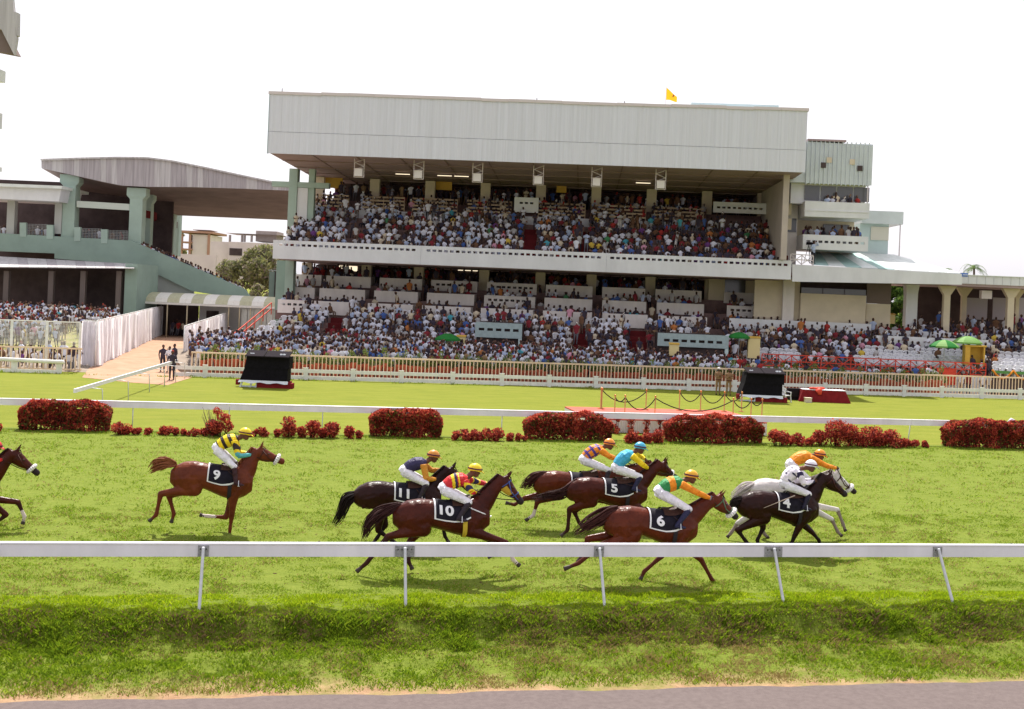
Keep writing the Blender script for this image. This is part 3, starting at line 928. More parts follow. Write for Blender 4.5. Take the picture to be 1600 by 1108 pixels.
# ground-level room under the canopy
YR = 6.5
x0, z1 = fs(1252, 449, YR); x1, z0 = fs(1352, 500, YR); zmid = fs(1300, 460, YR)[1]
b = MB(m_creamw); b.box(x0, YR, 2.0, x1, YR + 3, zmid - 0.0); b.build('room_wall', tb)
for i in range(3):
    xa = x0 + (x1 - x0) * i / 3
    b = MB(m_glass); b.box(xa + 0.03, YR + 0.05, zmid + 0.01, xa + (x1 - x0) / 3 - 0.03, YR + 0.12, z1); b.build('window', tb)
b = MB(m_dark); b.box(x0, YR + 1.5, zmid + 0.01, fs(1390, 470, YR)[0], YR + 3, cf1b[1]); b.build('room_back', tb)
xa = fs(1354, 460, YR + 0.5)[0]; xb = fs(1392, 460, YR + 0.5)[0]
b = MB(m_creamw); b.box(xa, YR + 0.4, 2.0, xb, YR + 0.6, zmid - 0.6); b.build('side_wall', tb)
b = MB(mat('brown_glass', (0.16, 0.12, 0.10), 0.25)); b.box(xa, YR + 0.45, zmid - 0.59, xb, YR + 0.55, cf1b[1] + 0.04); b.build('side_window', tb)
b = MB(m_dark); b.box(x0 - 0.5, YR + 2.9, zmid, xb, YR + 3.1, cf1b[1] + 0.6); b.build('room_lintel', tb)
b = MB(m_creamw); xw0, xw1 = fs(1185, 450, 5)[0], fs(1250, 450, 7)[0]; b.box(xw0, 7.0, 2.0, xw1, 7.3, cf1b[1] + 0.6); b.build('linking_wall', tb)
# ================================================================== pavilion at the far right
pv = empty('pavilion', sw(0, 0), SPHI, 'open pavilion with flared white columns beyond the terrace of white chairs', 'building')
YP = 7.0
x0, z1 = fs(1500, 430, YP - 1.5); x1 = fs(1660, 440, YP - 1.5)[0]; z0 = fs(1550, 446, YP - 1.5)[1]
nb = 12
for i in range(nb):
    xa, xb = x0 + (x1 - x0) * i / nb, x0 + (x1 - x0) * (i + 1) / nb
    b = MB(m_white); b.box(xa + 0.012, YP - 1.5, z0 + 0.05, xb - 0.012, YP - 1.38, z1); b.build('fascia_sheet', pv)
b = MB(m_soffit, m_sheetw); b.box(x0 - 6, YP - 1.37, z0 - 0.15, x1, YP + 10, z0 + 0.25, 0); b.box(x0 + 0.2, YP - 1.6, z1 + 0.004, x1, YP + 10, z1 + 0.06, 1); b.build('roof_slab', pv)
b = MB(mat('blue_tarpaulin', (0.10, 0.20, 0.55), 0.5)); b.box(x0 - 0.5, YP - 1.55, z1 - 0.1, x0 + 0.6, YP - 0.5, z1 + 0.18); b.build('tarpaulin', pv)
for p, wd, yy in ((1425, 0.9, YP + 0.5), (1480, 0.5, YP - 0.5), (1507, 0.4, YP + 4), (1580, 0.5, YP - 0.5), (1590, 0.3, YP + 3)):
    x = fs(p, 470, yy)[0]
    b = MB(m_creamw if wd < 0.9 else m_white)
    b.hexa([(x - wd / 2, yy, 1.5), (x + wd / 2, yy, 1.5), (x + wd / 2, yy + wd, 1.5), (x - wd / 2, yy + wd, 1.5), (x - wd / 2, yy, z0 - 0.9), (x + wd / 2, yy, z0 - 0.9), (x + wd / 2, yy + wd, z0 - 0.9), (x - wd / 2, yy + wd, z0 - 0.9)])
    fl_ = 0.45 if wd < 0.9 else 0.08
    b.hexa([(x - wd / 2, yy, z0 - 0.9), (x + wd / 2, yy, z0 - 0.9), (x + wd / 2, yy + wd, z0 - 0.9), (x - wd / 2, yy + wd, z0 - 0.9), (x - wd / 2 - fl_, yy - 0.1, z0 - 0.16), (x + wd / 2 + fl_, yy - 0.1, z0 - 0.16), (x + wd / 2 + fl_, yy + wd, z0 - 0.16), (x - wd / 2 - fl_, yy + wd, z0 - 0.16)])
    b.build('column', pv)
b = MB(m_dark); b.box(fs(1428, 470, YP + 8)[0], YP + 8, 2, fs(1640, 470, YP + 8)[0], YP + 8.2, z0 - 0.16); b.build('back_wall', pv)
for p0, p1 in ((1507, 1542), (1552, 1572), (1590, 1640)):
    xa, za = fs(p0, 465, YP + 5); xb, zb5 = fs(p1, 500, YP + 5)
    b = MB(mat('frosted_pane', (0.36, 0.33, 0.36), 0.35)); b.box(xa, YP + 5, zb5, xb, YP + 5.1, za); b.build('pane', pv)
b = MB(m_steel); xa, za = fs(1542, 461, YP - 0.4); b.box(xa - 0.4, YP - 0.4, za - 0.3, xa + 0.4, YP + 0.2, za + 0.35); b.build('hanging_box', pv)
# right-hand terrace of seats
rt = empty('seating_terrace', sw(0, 0), SPHI, 'stepped terrace holding dark-clad spectators and rows of white chairs', 'terrace')
RX0, RX1 = fs(1140, 560, -1)[0], fs(1680, 560, -1)[0]
def rz_(i): return 1.3 + 0.23 * i
def ry_(i): return -0.75 + 0.74 * i
b = MB(m_step)
for i in range(11):
    b.box(RX0, ry_(i) - 0.3, 0, RX1, ry_(i) + 0.439, rz_(i))
b.build('steps', rt)
b = MB(m_white); b.box(RX0, -1.25, 0, fs(1548, 590, -1.2)[0], -1.055, 1.3); b.build('front_wall', rt)
b = MB(m_dark); b.box(fs(1548, 590, -1.2)[0] + 0.01, -1.25, 0, RX1, -1.055, 1.3); b.build('front_wall', rt)
for p0, p1, q, yy in ((1370, 1545, 524, 3.2), (1140, 1362, 497, 5.9), (1372, 1600, 515, 5.95)):
    xa, za = fs(p0, q, yy); xb, _ = fs(p1, q, yy)
    b = MB(m_white); b.box(xa, yy, za - 1.0, xb, yy + 0.12, za); b.build('divider_wall', rt)
railing('terrace_railing', [sw(fs(1190, 565, -1.1)[0], -1.12, 1.3), sw(fs(1540, 580, -1.1)[0], -1.12, 1.3)], 0.95, 'bright red cross-braced railing in front of the white chairs on the end terrace', cross=True, posts=1.1, bars=(1.0, 0.5, 0.12))
b = MB(m_red)
x = fs(1477, 590, -1.3)[0]; b.box(x - 0.75, -1.4, 0.6, x + 0.75, -1.3, 1.75)
ob = tag(b.build('red_banner', None, sw(0, 0), SPHI), 'plain red cloth banner hung on the wall under the red railing', 'banner')
# garland of green and orange bunting on the last railing
b = MB(mat('bunting_green', (0.10, 0.26, 0.08), 0.8), mat('bunting_orange', (0.7, 0.25, 0.03), 0.8))
xa = fs(1550, 575, -1.3)[0]
bn = empty('festoon', sw(xa, -1.33, 1.35), SPHI, 'green band with hanging orange garland on the last terrace front', 'festoon')
b = MB(MATS['bunting_green']); b.box(0, -0.02, 0.25, 6, 0.02, 0.45); b.build('band', bn)
for i in range(4):
    b = MB(MATS['bunting_orange'])
    b.tube([(i * 1.5 + 1.5 * t / 8, -0.08, 0.5 - 0.6 * math.sin(math.pi * t / 8)) for t in range(9)], [0.07] * 9, 6); b.build('garland', bn)
# ================================================================== green stand on the left, side on
def wx(px, py, Z):
    p = W(px, py, Z)
    return p.x, p.z
ZL = 128.0
m_cor = mat('corrugated_grey', (0.40, 0.37, 0.39), 0.65, var=0.22, scale=1.2, stretch=(4, 1, 0.15))
m_cor2 = mat('corrugated_pale', (0.50, 0.48, 0.49), 0.65, var=0.18, scale=1.2, stretch=(4, 1, 0.15))
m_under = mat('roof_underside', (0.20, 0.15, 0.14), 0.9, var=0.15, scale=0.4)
ls = empty('side_stand', (0, ZL, 0), 0, 'sage green stand seen from its end under a grey corrugated roof', 'grandstand')
top = [(65, 250), (120, 248), (185, 246.5), (230, 247), (270, 252), (320, 262), (380, 275), (452, 290)]
bot = [(65, 263), (120, 275), (160, 284), (190, 290), (230, 292), (300, 292.5), (380, 295), (452, 298)]
def prof_at(lst, t):
    xs = [p[0] for p in lst]
    x = 65 + (452 - 65) * t
    return x, float(np.interp(x, xs, [p[1] for p in lst]))
NS = 46
rf = None
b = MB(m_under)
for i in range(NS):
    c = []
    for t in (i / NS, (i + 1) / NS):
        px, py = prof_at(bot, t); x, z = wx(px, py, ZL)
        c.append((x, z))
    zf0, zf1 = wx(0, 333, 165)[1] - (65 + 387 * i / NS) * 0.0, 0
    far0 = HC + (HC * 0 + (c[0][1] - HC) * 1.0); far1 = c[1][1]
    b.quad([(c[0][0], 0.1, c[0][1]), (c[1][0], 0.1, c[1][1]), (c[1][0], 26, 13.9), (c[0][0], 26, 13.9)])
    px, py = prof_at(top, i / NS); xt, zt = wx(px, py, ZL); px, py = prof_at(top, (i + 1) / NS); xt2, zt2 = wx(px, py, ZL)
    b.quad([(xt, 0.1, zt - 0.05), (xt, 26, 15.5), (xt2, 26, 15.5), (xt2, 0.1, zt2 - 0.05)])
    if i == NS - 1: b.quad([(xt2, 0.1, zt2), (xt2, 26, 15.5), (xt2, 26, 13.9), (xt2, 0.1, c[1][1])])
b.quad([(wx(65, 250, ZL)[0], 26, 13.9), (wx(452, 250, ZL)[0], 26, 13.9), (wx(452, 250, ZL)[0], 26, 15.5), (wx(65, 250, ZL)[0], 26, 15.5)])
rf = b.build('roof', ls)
for i in range(NS):
    t0, t1 = i / NS, (i + 0.985) / NS
    q = []
    for lst, t in ((bot, t0), (bot, t1), (top, t1), (top, t0)):
        px, py = prof_at(lst, t); x, z = wx(px, py, ZL); q.append((x, -0.05 + R.uniform(-0.03, 0.03), z))
    b = MB(m_cor if R.random() < 0.62 else m_cor2); b.prism(q[::-1], (0, 0.1, 0)); b.build('cladding_sheet', rf)
b = MB(m_cor2)
for i in range(NS):
    q = []
    for t in (i / NS, (i + 1) / NS):
        px, py = prof_at(top, t); q.append(wx(px, py, ZL))
    b.bar((q[0][0], -0.05, q[0][1]), (q[1][0], -0.05, q[1][1]), 0.5, 0.16)
b.build('ridge_cap', rf)
# side wall band and raking wall
def poly(parent, name, pts, Z, depth, m, y=0.0):
    b = MB(m)
    q = [wx(px, py, Z) for px, py in pts]
    b.prism([(x, y + Z - ZL, z) for x, z in q][::-1], (0, depth, 0))
    return b.build(name, parent)
poly(ls, 'side_wall', [(-40, 362), (205, 376), (382, 452), (395, 470), (300, 455), (216, 414), (85, 404), (85, 396), (-40, 391)], ZL, 0.5, m_green)
poly(ls, 'lower_wall', [(212, 413), (300, 455), (300, 500), (212, 500)], ZL, 0.4, mat('grey_green_wall', (0.42, 0.45, 0.42), 0.8, var=0.08, scale=0.4), 0.55)
# posts with wire screens on the balustrade
for k, p in enumerate((36, 78, 121, 163)):
    poly(ls, 'balustrade_post', [(p - 5, 348 + k * 3.5), (p + 5, 348 + k * 3.5), (p + 5, 370 + k * 3.5), (p - 5, 370 + k * 3.5)], ZL, 0.4, m_greend, -0.06)
m_wire = mat('wire', (0.45, 0.47, 0.46), 0.5)
for p0, p1, q in ((41, 73, 350), (126, 158, 357), (168, 199, 360)):
    b = MB(m_wire)
    for i in range(15):
        x, z = wx(p0 + (p1 - p0) * i / 14, q, ZL); x2, z2 = wx(p0 + (p1 - p0) * i / 14, q + 20, ZL); b.bar((x, 0.1, z), (x2, 0.1, z2), 0.018)
    for i in range(9):
        x, z = wx(p0, q + 20 * i / 8, ZL); x2, z2 = wx(p1, q + 1 + 20 * i / 8, ZL); b.bar((x, 0.13, z), (x2, 0.13, z2), 0.018)
    b.build('wire_screen', ls)
def col(p, w, qt, qb, Z, m=None, cap=True):
    x, zt = wx(p, qt, Z); zb = wx(p, qb, Z)[1]; hw = w * Z / FPX / 2
    b = MB(m or m_greend)
    y = Z - ZL + 0.6
    b.box(x - hw, y, zb, x + hw, y + hw * 2, zt - (1.2 if cap else 0))
    if cap:
        h = hw * 1.5
        b.hexa([(x - hw, y, zt - 1.2), (x + hw, y, zt - 1.2), (x + hw, y + hw * 2, zt - 1.2), (x - hw, y + hw * 2, zt - 1.2), (x - h, y - 0.1, zt - 0.8), (x + h, y - 0.1, zt - 0.8), (x + h, y + hw * 2, zt - 0.8), (x - h, y + hw * 2, zt - 0.8)])
        b.box(x - h, y - 0.1, zt - 0.8, x + h, y + hw * 2, zt)
    return b.build('column', ls)
col(106, 20, 272, 378, ZL); col(211, 20, 293, 385, ZL)
for p, Z, q in ((227, 134, 300), (242, 140, 306), (254, 146, 311), (264, 152, 315), (272, 158, 319)):
    col(p, 15, q, 400, Z)
# white beams, flat-roofed bay at the very left
poly(ls, 'roof_beam', [(-40, 289), (96, 294), (92, 315), (-40, 309)], ZL - 2, 6, m_white)
poly(ls, 'roof_slab', [(-40, 285), (97, 290.5), (96, 295), (-40, 290)], ZL - 2.5, 8, m_sheetw)
poly(ls, 'beam', [(116, 313), (199, 318), (199, 328), (116, 323)], ZL, 0.5, mat('beam_pale', (0.55, 0.60, 0.54), 0.8), 0.7)
for p in (14, 89):
    col(p, 12, 311, 365, ZL, mat('pier_grey', (0.45, 0.46, 0.44), 0.8), False)
b = MB(m_dark)
x0, z0 = wx(-60, 400, ZL + 12); x1, z1 = wx(272, 292, ZL + 12)
b.box(x0, 12, 6, x1, 12.3, z1); b.build('back_wall', ls)
b = MB(m_step)
x0, z0 = wx(-60, 368, ZL); x1, _ = wx(212, 380, ZL); b.box(x0, 0.6, z0 - 1.0, x1, 12, z0 - 0.6); b.build('floor_slab', ls)
b = MB(m_redcarpet)
for i in range(4):
    x, z = wx(222 + 12 * i, 332 + 5 * i, ZL + 4 + 6 * i); b.box(x, 4 + 6 * i, z - 0.5, x + 0.15, 9 + 6 * i, z + 0.3)
b.build('bunting', ls)
# lean-to roof and open hall below
ZH = 119.0
hall = empty('open_hall', (0, ZH, 0), 0, 'dark open hall under a grey lean-to roof behind the standing crowd', 'building')
def hx(px, py, Z=ZH): return wx(px, py, Z)
nsh = 18
for i in range(nsh):
    pa, pb = -60 + 270 * i / nsh, -60 + 270 * (i + 0.98) / nsh
    fa, ba = hx(pa, 418 + 0.01 * pa, ZH - 1.0), hx(pa, 402 + 0.055 * max(pa, 0), ZH + 8)
    fb, bb_ = hx(pb, 418 + 0.01 * pb, ZH - 1.0), hx(pb, 402 + 0.055 * max(pb, 0), ZH + 8)
    b = MB(m_cor2 if i % 3 else m_cor)
    b.prism([(fa[0], -1, fa[1]), (fb[0], -1, fb[1]), (bb_[0], 7.5, bb_[1]), (ba[0], 7.5, ba[1])], (0, 0, 0.08)); b.build('roof_sheet', hall)
b = MB(m_dark); x0 = hx(-80, 450)[0]; x1, z1 = hx(196, 424); b.box(x0, 7.0, 0, x1, 7.3, z1 - 0.2); b.build('back_wall', hall)
for p in (10, 80, 130, 186):
    x, z = hx(p, 422); b = MB(mat('pier_brown', (0.16, 0.13, 0.12), 0.9)); b.box(x - 0.25, 0, 0, x + 0.25, 0.5, z - 0.1); b.build('pier', hall)
b = MB(m_green); xa, za = hx(196, 412); xb, zb = hx(213, 470); b.box(xa, 0, 0, xb, 7, za); b.build('end_wall', hall)
# ================================================================== barrel canopy and passage
ZC = 122.0
cn = empty('barrel_canopy', (0, ZC, 0), 0, 'barrel-vaulted canopy of white and olive sheets over the passage beside the stand', 'canopy')
m_cw = mat('vault_white', (0.78, 0.76, 0.70), 0.55, var=0.06); m_co = mat('vault_olive', (0.50, 0.49, 0.34), 0.55, var=0.1)
xa, zt = wx(205, 455, ZC); xb, _ = wx(450, 462, ZC); zb = wx(300, 474, ZC)[1]
ns = 26
for i in range(ns):
    x0, x1 = xa + (xb - xa) * i / ns, xa + (xb - xa) * (i + 0.99) / ns
    b = MB(m_co if i % 4 in (2, 3) else m_cw)
    nA = 7
    for k in range(nA):
        a0, a1 = math.pi * k / nA, math.pi * (k + 1) / nA
        P = lambda x, a: (x, 2.6 - 2.6 * math.cos(a), zb + (zt - zb) * math.sin(a))
        b.quad([P(x0, a0), P(x1, a0), P(x1, a1), P(x0, a1)], 0, False)
    b.build('vault_sheet', cn)
b = MB(m_cw); b.box(xa, -0.1, zb - 0.22, xb, 0.02, zb - 0.01); b.build('gutter', cn)
m_tan = mat('tan_post', (0.50, 0.42, 0.28), 0.7)
for p in (207, 262, 293, 358, 375, 392, 410):
    x = wx(p, 470, ZC)[0]
    b = MB(m_tan); b.tube([(x, 0.0, 0), (x, 0, zb - 0.22)], [0.07, 0.07], 6); b.build('post', cn)
b = MB(m_white, m_dark)
x0 = wx(290, 500, ZC)[0]; x1 = wx(440, 500, ZC)[0]
b.box(x0, 5.2, 0, x1, 5.4, zb); b.box(wx(302, 500, ZC)[0], 5.1, zb - 2.0, wx(322, 500, ZC)[0], 5.19, zb - 0.8, 1)
b.build('back_wall', cn)
for i in range(6):
    p0, p1 = 376 + i * 10, 384.5 + i * 10
    xx0, xx1 = wx(p0, 500, ZC)[0], wx(p1, 500, ZC)[0]
    b = MB(mat('wall_panel', (0.60, 0.60, 0.55), 0.7, var=0.08)); b.box(xx0, 0.3, 0, xx1, 0.38, zb - 0.3); b.build('panel', cn)
b = MB(m_dark); b.box(wx(212, 500, ZC)[0], 5.2, 0, x0 - 0.1, 5.4, zb); b.build('opening_shade', cn)  # dark sheet stands in for the shade inside the open passage
# ================================================================== white cloth screens along the path
m_cloth = mat('white_cloth', (0.86, 0.84, 0.87), 0.85, var=0.05, scale=1.0, trans=0.5)
def screen(pa, pb, h, label, panels, za=0, zb_=0):
    o = empty('cloth_screen', (pa.x, pa.y, 0), 0, label, 'screen')
    d = Vector((pb.x - pa.x, pb.y - pa.y, 0)); n = Vector((-d.y, d.x, 0)).normalized()
    for i in range(panels):
        t0, t1 = i / panels, (i + 0.96) / panels
        b = MB(m_cloth); K = 10; ph = R.uniform(0, 6); am = R.uniform(0.14, 0.30); t1 = t0 + (t1 - t0) * R.choice((0.55, 0.72, 0.9, 1.0)); zt_ = R.uniform(0, 0.03)
        def pt(k, z): 
            t = t0 + (t1 - t0) * k / K
            w = am * (1 if k % 2 else -1) * (0.55 + 0.45 * math.sin(ph + k)) * (1.0 - 0.35 * z) + 0.03 * math.sin(ph * 3 + k * 3.1 + z * 4)
            return d * t + n * w + Vector((0, 0, 0.05 + (h - 0.12) * z + 0.06 * math.sin(ph + k * 0.6) * (1 - z)))
        for k in range(K):
            for z in range(5):
                b.quad([pt(k, z / 5), pt(k + 1, z / 5), pt(k + 1, (z + 1) / 5), pt(k, (z + 1) / 5)], 0, True)
        b.build('cloth_panel', o)
    for i in range(panels + 1):
        b = MB(m_wfence); p = d * (i / panels) + n * 0.05; b.tube([p, p + Vector((0, 0, h))], [0.04, 0.04], 6); b.build('post', o)
    b = MB(m_wfence); b.bar(Vector((0, 0, h - 0.03)), d + Vector((0, 0, h - 0.03)), 0.06); b.build('rail', o)
    return o
gA, gB = G(150, 573), G(258, 519.5)
screen(gA, gB, 3.05, 'long wall of white hanging cloth on the outer side of the sand path', 30)
gC = W(288, 549, 86.0); gC.z = 0; gD = W(356, 530, 128); gD.z = 0
screen(gC, gD, 2.7, 'white cloth screen between the sand path and the seats', 16)
b = MB(m_cloth)
pA = W(150, 573, gA.y); g0 = G(128, 570)
screen(Vector((g0.x, g0.y, 0)), Vector((gA.x - 0.1, gA.y - 0.1, 0)), 3.0, 'narrow white cloth screen closing the corner beside the wire mesh fence', 4)
# wire-mesh fence over the left crowd
mf = empty('wire_mesh_fence', track(0, KO + 0.4), TH, 'tall white wire mesh fence in front of the seated crowd beside the path', 'fence')
a0, z1 = ta(-30, 509, KO + 0.4); a1, _ = ta(126, 511, KO + 0.4); z1 = 3.0
for p in (18, 73, 125):
    a = ta(p, 530, KO + 0.4)[0]; b = MB(m_wfence); b.box(a - 0.07, -0.05, 0, a + 0.07, 0.05, z1); b.build('post', mf)
b = MB(m_wfence); b.box(a0, -0.03, z1, a1, 0.03, z1 + 0.07); b.build('top_rail', mf)
b = MB(m_wfence)
n = int((a1 - a0) / 0.085)
for i in range(n):
    a = a0 + (a1 - a0) * i / n; b.bar((a, 0, 1.55), (a, 0, z1), 0.014)
for i in range(17):
    z = 1.6 + (z1 - 1.6) * i / 17; b.bar((a0, 0.01, z), (a1, 0.01, z), 0.014)
tag(b.build('wire_mesh', mf), kind='stuff')
# ================================================================== tower at the picture edge
tw = empty('stand_tower', (0, 58, 0), 0, 'corner of a tall pale building with a grey overhanging roof at the picture edge', 'building')
ZTW = 58.0
def tx(px, py): return wx(px, py, ZTW)
b = MB(m_cor2, m_dark, m_under)
r0, r1, r2, r3 = tx(19, -6), tx(28, 52), tx(22, 86), tx(2, 46)
b.prism([(r0[0], 0, r0[1]), (r3[0] - 1.0, 0, tx(0, -6)[1]), (r3[0] - 1.0, 0, tx(0, 40)[1]), (r3[0], 0, r3[1]), (r2[0], 0, r2[1]), (tx(26, 60)[0], 0, tx(26, 60)[1])][::-1], (0, 0.25, 0), 0)
b.build('roof_edge', tw)
b = MB(m_cor2); b.prism([(tx(22, 18)[0], 0, tx(22, 18)[1]), (tx(28, 20)[0], 0, tx(28, 20)[1]), (tx(27.5, 56)[0], 0, tx(27.5, 56)[1]), (tx(25, 56)[0], 0, tx(25, 56)[1])][::-1], (0, 0.3, 0)); b.build('roof_return', tw)
b = MB(m_under); b.prism([(r3[0] - 2.5, 0.26, tx(0, 30)[1]), (r3[0], 0.26, r3[1]), (r2[0], 0.26, r2[1] + 0.05), (r3[0] - 2.5, 0.26, tx(0, 68)[1])][::-1], (0, 0.6, 0)); b.build('soffit', tw)
b = MB(m_white)
for p, q, q2 in ((9, 112, 125), (4, 178, 198), (3, 262, 266)):
    x1, z1 = wx(p, q, 59.5); z0 = wx(p, q2, 58.5)[1]; b = MB(m_white); b.box(x1 - 6, 0.5, z0, x1, 1.5, z1); b.build('balcony', tw)
b = MB(m_white); xw = wx(-40, 200, 66)[0]; b.box(xw - 5, 1.6, 0, xw, 6, tx(0, 60)[1]); b.build('wall', tw)
# ================================================================== buildings behind
m_pink = mat('far_render_pale', (0.66, 0.58, 0.56), 0.85, var=0.08, scale=0.3); m_brick = mat('far_red_trim', (0.42, 0.24, 0.18), 0.85); m_grey = mat('far_concrete', (0.36, 0.31, 0.29), 0.9, var=0.15, scale=0.4)
def far_box(o, name, p0, q0, p1, q1, m, Z, y0, d):
    x0, z1 = wx(p0, q0, Z); x1, z0 = wx(p1, q1, Z)
    b = MB(m); b.box(x0, y0, z0, x1, y0 + d, z1); return b.build(name, o)
h1 = empty('block_of_flats', (0, 215, 0), 0, 'small pale block of flats with red-brown roof edge and balconies beyond the green wall', 'building')
far_box(h1, 'wall', 301, 366, 327, 402, m_pink, 215, 0, 9)
far_box(h1, 'roof', 281, 360, 333, 365.5, m_brick, 215, -0.6, 11)
far_box(h1, 'roof_tank', 299, 358, 327, 360, m_grey, 215, 1, 5)
far_box(h1, 'back_wall', 289, 366, 300, 402, m_grey, 215, 3, 5)
for q in (377, 388):
    far_box(h1, 'balcony', 282, q, 301, q + 3, m_brick, 215, -0.4, 4)
for p in (283, 296):
    far_box(h1, 'post', p, 366, p + 2, 402, m_brick, 215, -0.3, 0.4)
for q in (367, 383):
    far_box(h1, 'window', 297.5, q, 300.5, q + 8, m_dark, 215, -0.15, 0.5)
far_box(h1, 'downpipe', 325, 366, 327.5, 400, m_brick, 215, -0.2, 0.2)
h2 = empty('unfinished_house', (0, 200, 0), 0, 'unfinished pale house with an open concrete frame on its roof, behind the tree', 'building')
far_box(h2, 'wall', 329, 377, 362, 445, m_pink, 200, 0, 10)
far_box(h2, 'wall', 360, 378, 440, 440, m_pink, 200, -1, 10)
far_box(h2, 'window', 361, 388, 380, 400, m_dark, 200, -1.08, 0.5)
far_box(h2, 'roof_slab', 353, 364, 440, 367.5, m_grey, 200, 0, 8)
far_box(h2, 'roof_room', 398, 360, 430, 378, m_grey, 200, 1, 6)
for p in (357, 376, 380, 391):
    far_box(h2, 'column', p, 367, p + 2.2, 378, m_grey, 200, 0.3, 0.5)
far_box(h2, 'low_wall', 290, 398, 350, 425, m_pink, 200, -6, 1)
h3 = empty('pump_house', (0, 140, 0), 0, 'small green pump house with a black water tank on top beside the stand', 'building')
far_box(h3, 'wall', 421, 424, 452, 470, m_green, 140, 0, 4)
far_box(h3, 'parapet', 420, 421.5, 453, 424, m_teal, 140, -0.2, 4.4)
x, z = wx(438, 421, 140); b = MB(m_dark); b.tube([(x, 1.5, z), (x, 1.5, z + 0.8), (x, 1.5, z + 1.0)], [0.62, 0.62, 0.2], 12); b.build('water_tank', h3)
for p in (430, 440):
    far_box(h3, 'pipe', p, 424, p + 0.8, 468, m_dark, 140, -0.1, 0.08)

# ================================================================== trees
m_bark = mat('bark', (0.16, 0.11, 0.08), 0.95, var=0.3, scale=6)
def leaf_mats(n, cols, tr=0.35):
    return [mat(f'{n}_{i}', c, 0.6, trans=tr) for i, c in enumerate(cols)]
def leaf_cloud(name, centers, radii, n, size, mats, seed, flat=1.0, droop=0.0):
    """many small leaf faces spread through clumps; returns mesh"""
    r = np.random.default_rng(seed)
    centers = np.array(centers, dtype=float); radii = np.array(radii, dtype=float)
    w = radii ** 2; w /= w.sum()
    ci = r.choice(len(centers), n, p=w)
    d = r.normal(size=(n, 3)); d /= np.linalg.norm(d, axis=1)[:, None]
    rad = radii[ci] * (0.55 + 0.5 * r.random(n) ** 0.6)
    c = centers[ci] + d * rad[:, None] * np.array([1, 1, flat])
    u = r.normal(size=(n, 3)); u /= np.linalg.norm(u, axis=1)[:, None]
    v = np.cross(u, r.normal(size=(n, 3))); v /= np.linalg.norm(v, axis=1)[:, None]
    s = size * (0.6 + 0.8 * r.random(n))[:, None]
    V = np.stack([c - u * s, c + v * s * 0.45, c + u * s, c - v * s * 0.45], axis=1).reshape(-1, 3)
    F = np.arange(4 * n).reshape(-1, 4)
    mi = r.choice(len(mats), n)
    return fast_mesh(name, V, F, mats, mi)
def tree(name, base, h, rad, label, mats, seed, n=5000, leaf=0.28, trunk=0.25, squash=0.8, nc=16, cat='tree', group=None):
    o = empty(name, base, 0, label, cat, group)
    r = random.Random(seed)
    cs, rs_ = [], []
    b = MB(m_bark)
    th = h * 0.35
    b.tube(catmull([(0, 0, -0.1), (r.uniform(-.1, .1), 0, th * 0.5), (r.uniform(-.3, .3), 0, th)], 4), [trunk * (1.2 - 0.05 * k) for k in range(9)], 8)
    for i in range(nc):
        a = r.uniform(0, 6.28); q = r.random() ** 0.6 * rad
        c = Vector((math.cos(a) * q, math.sin(a) * q, th + (h - th) * (0.15 + 0.75 * r.random() * (1.1 - q / rad * 0.5))))
        cs.append(tuple(c)); rs_.append(rad * r.uniform(0.28, 0.45))
        b.tube([(0, 0, th * r.uniform(0.6, 1)), tuple(Vector((0, 0, th)).lerp(c, 0.5) + Vector((0, 0, 0.2))), tuple(c)], [trunk * 0.4, trunk * 0.25, 0.03], 5)
    b.build('trunk', o)
    link('crown', leaf_cloud('crown', cs, rs_, n, leaf, mats, seed, squash), o)
    return o
m_lfa = leaf_mats('leaf_dusty', [(0.26, 0.27, 0.10), (0.34, 0.33, 0.15), (0.17, 0.19, 0.09), (0.30, 0.25, 0.21)])
m_lfb = leaf_mats('leaf_fresh', [(0.09, 0.17, 0.03), (0.14, 0.22, 0.04), (0.05, 0.10, 0.02)])
def tree_at(px, py, Z, top, half, *a, **k):
    p = W(px, py, Z); zt = W(px, top, Z).z
    return tree('broadleaf_tree', (p.x, Z, 0), zt, half * Z / FPX, *a, **k)
tree_at(398, 455, 165, 376, 46, 'dusty grey-green tree growing between the unfinished house and the stand', m_lfa, 5, n=9000, leaf=0.26)
tree_at(402, 470, 150, 446, 22, 'low leafy tree in front of the pump house, above the barrel canopy', m_lfa, 16, n=2600, leaf=0.2, trunk=0.12)
tree_at(352, 455, 170, 405, 22, 'smaller yellowish tree growing in front of the unfinished house', m_lfa, 6, n=2500, leaf=0.24)
tree_at(276, 420, 235, 338, 20, 'thin tree showing past the green columns beside the block of flats', m_lfa, 8, n=2600, leaf=0.34)
tree_at(1408, 500, 118, 432, 36, 'fresh green tree showing between the room and the flared column', m_lfb, 9, n=9000, leaf=0.24, nc=26)
tree_at(1448, 500, 122, 440, 26, 'green tree glimpsed behind the flared columns of the pavilion', m_lfb, 12, n=4500, leaf=0.22)
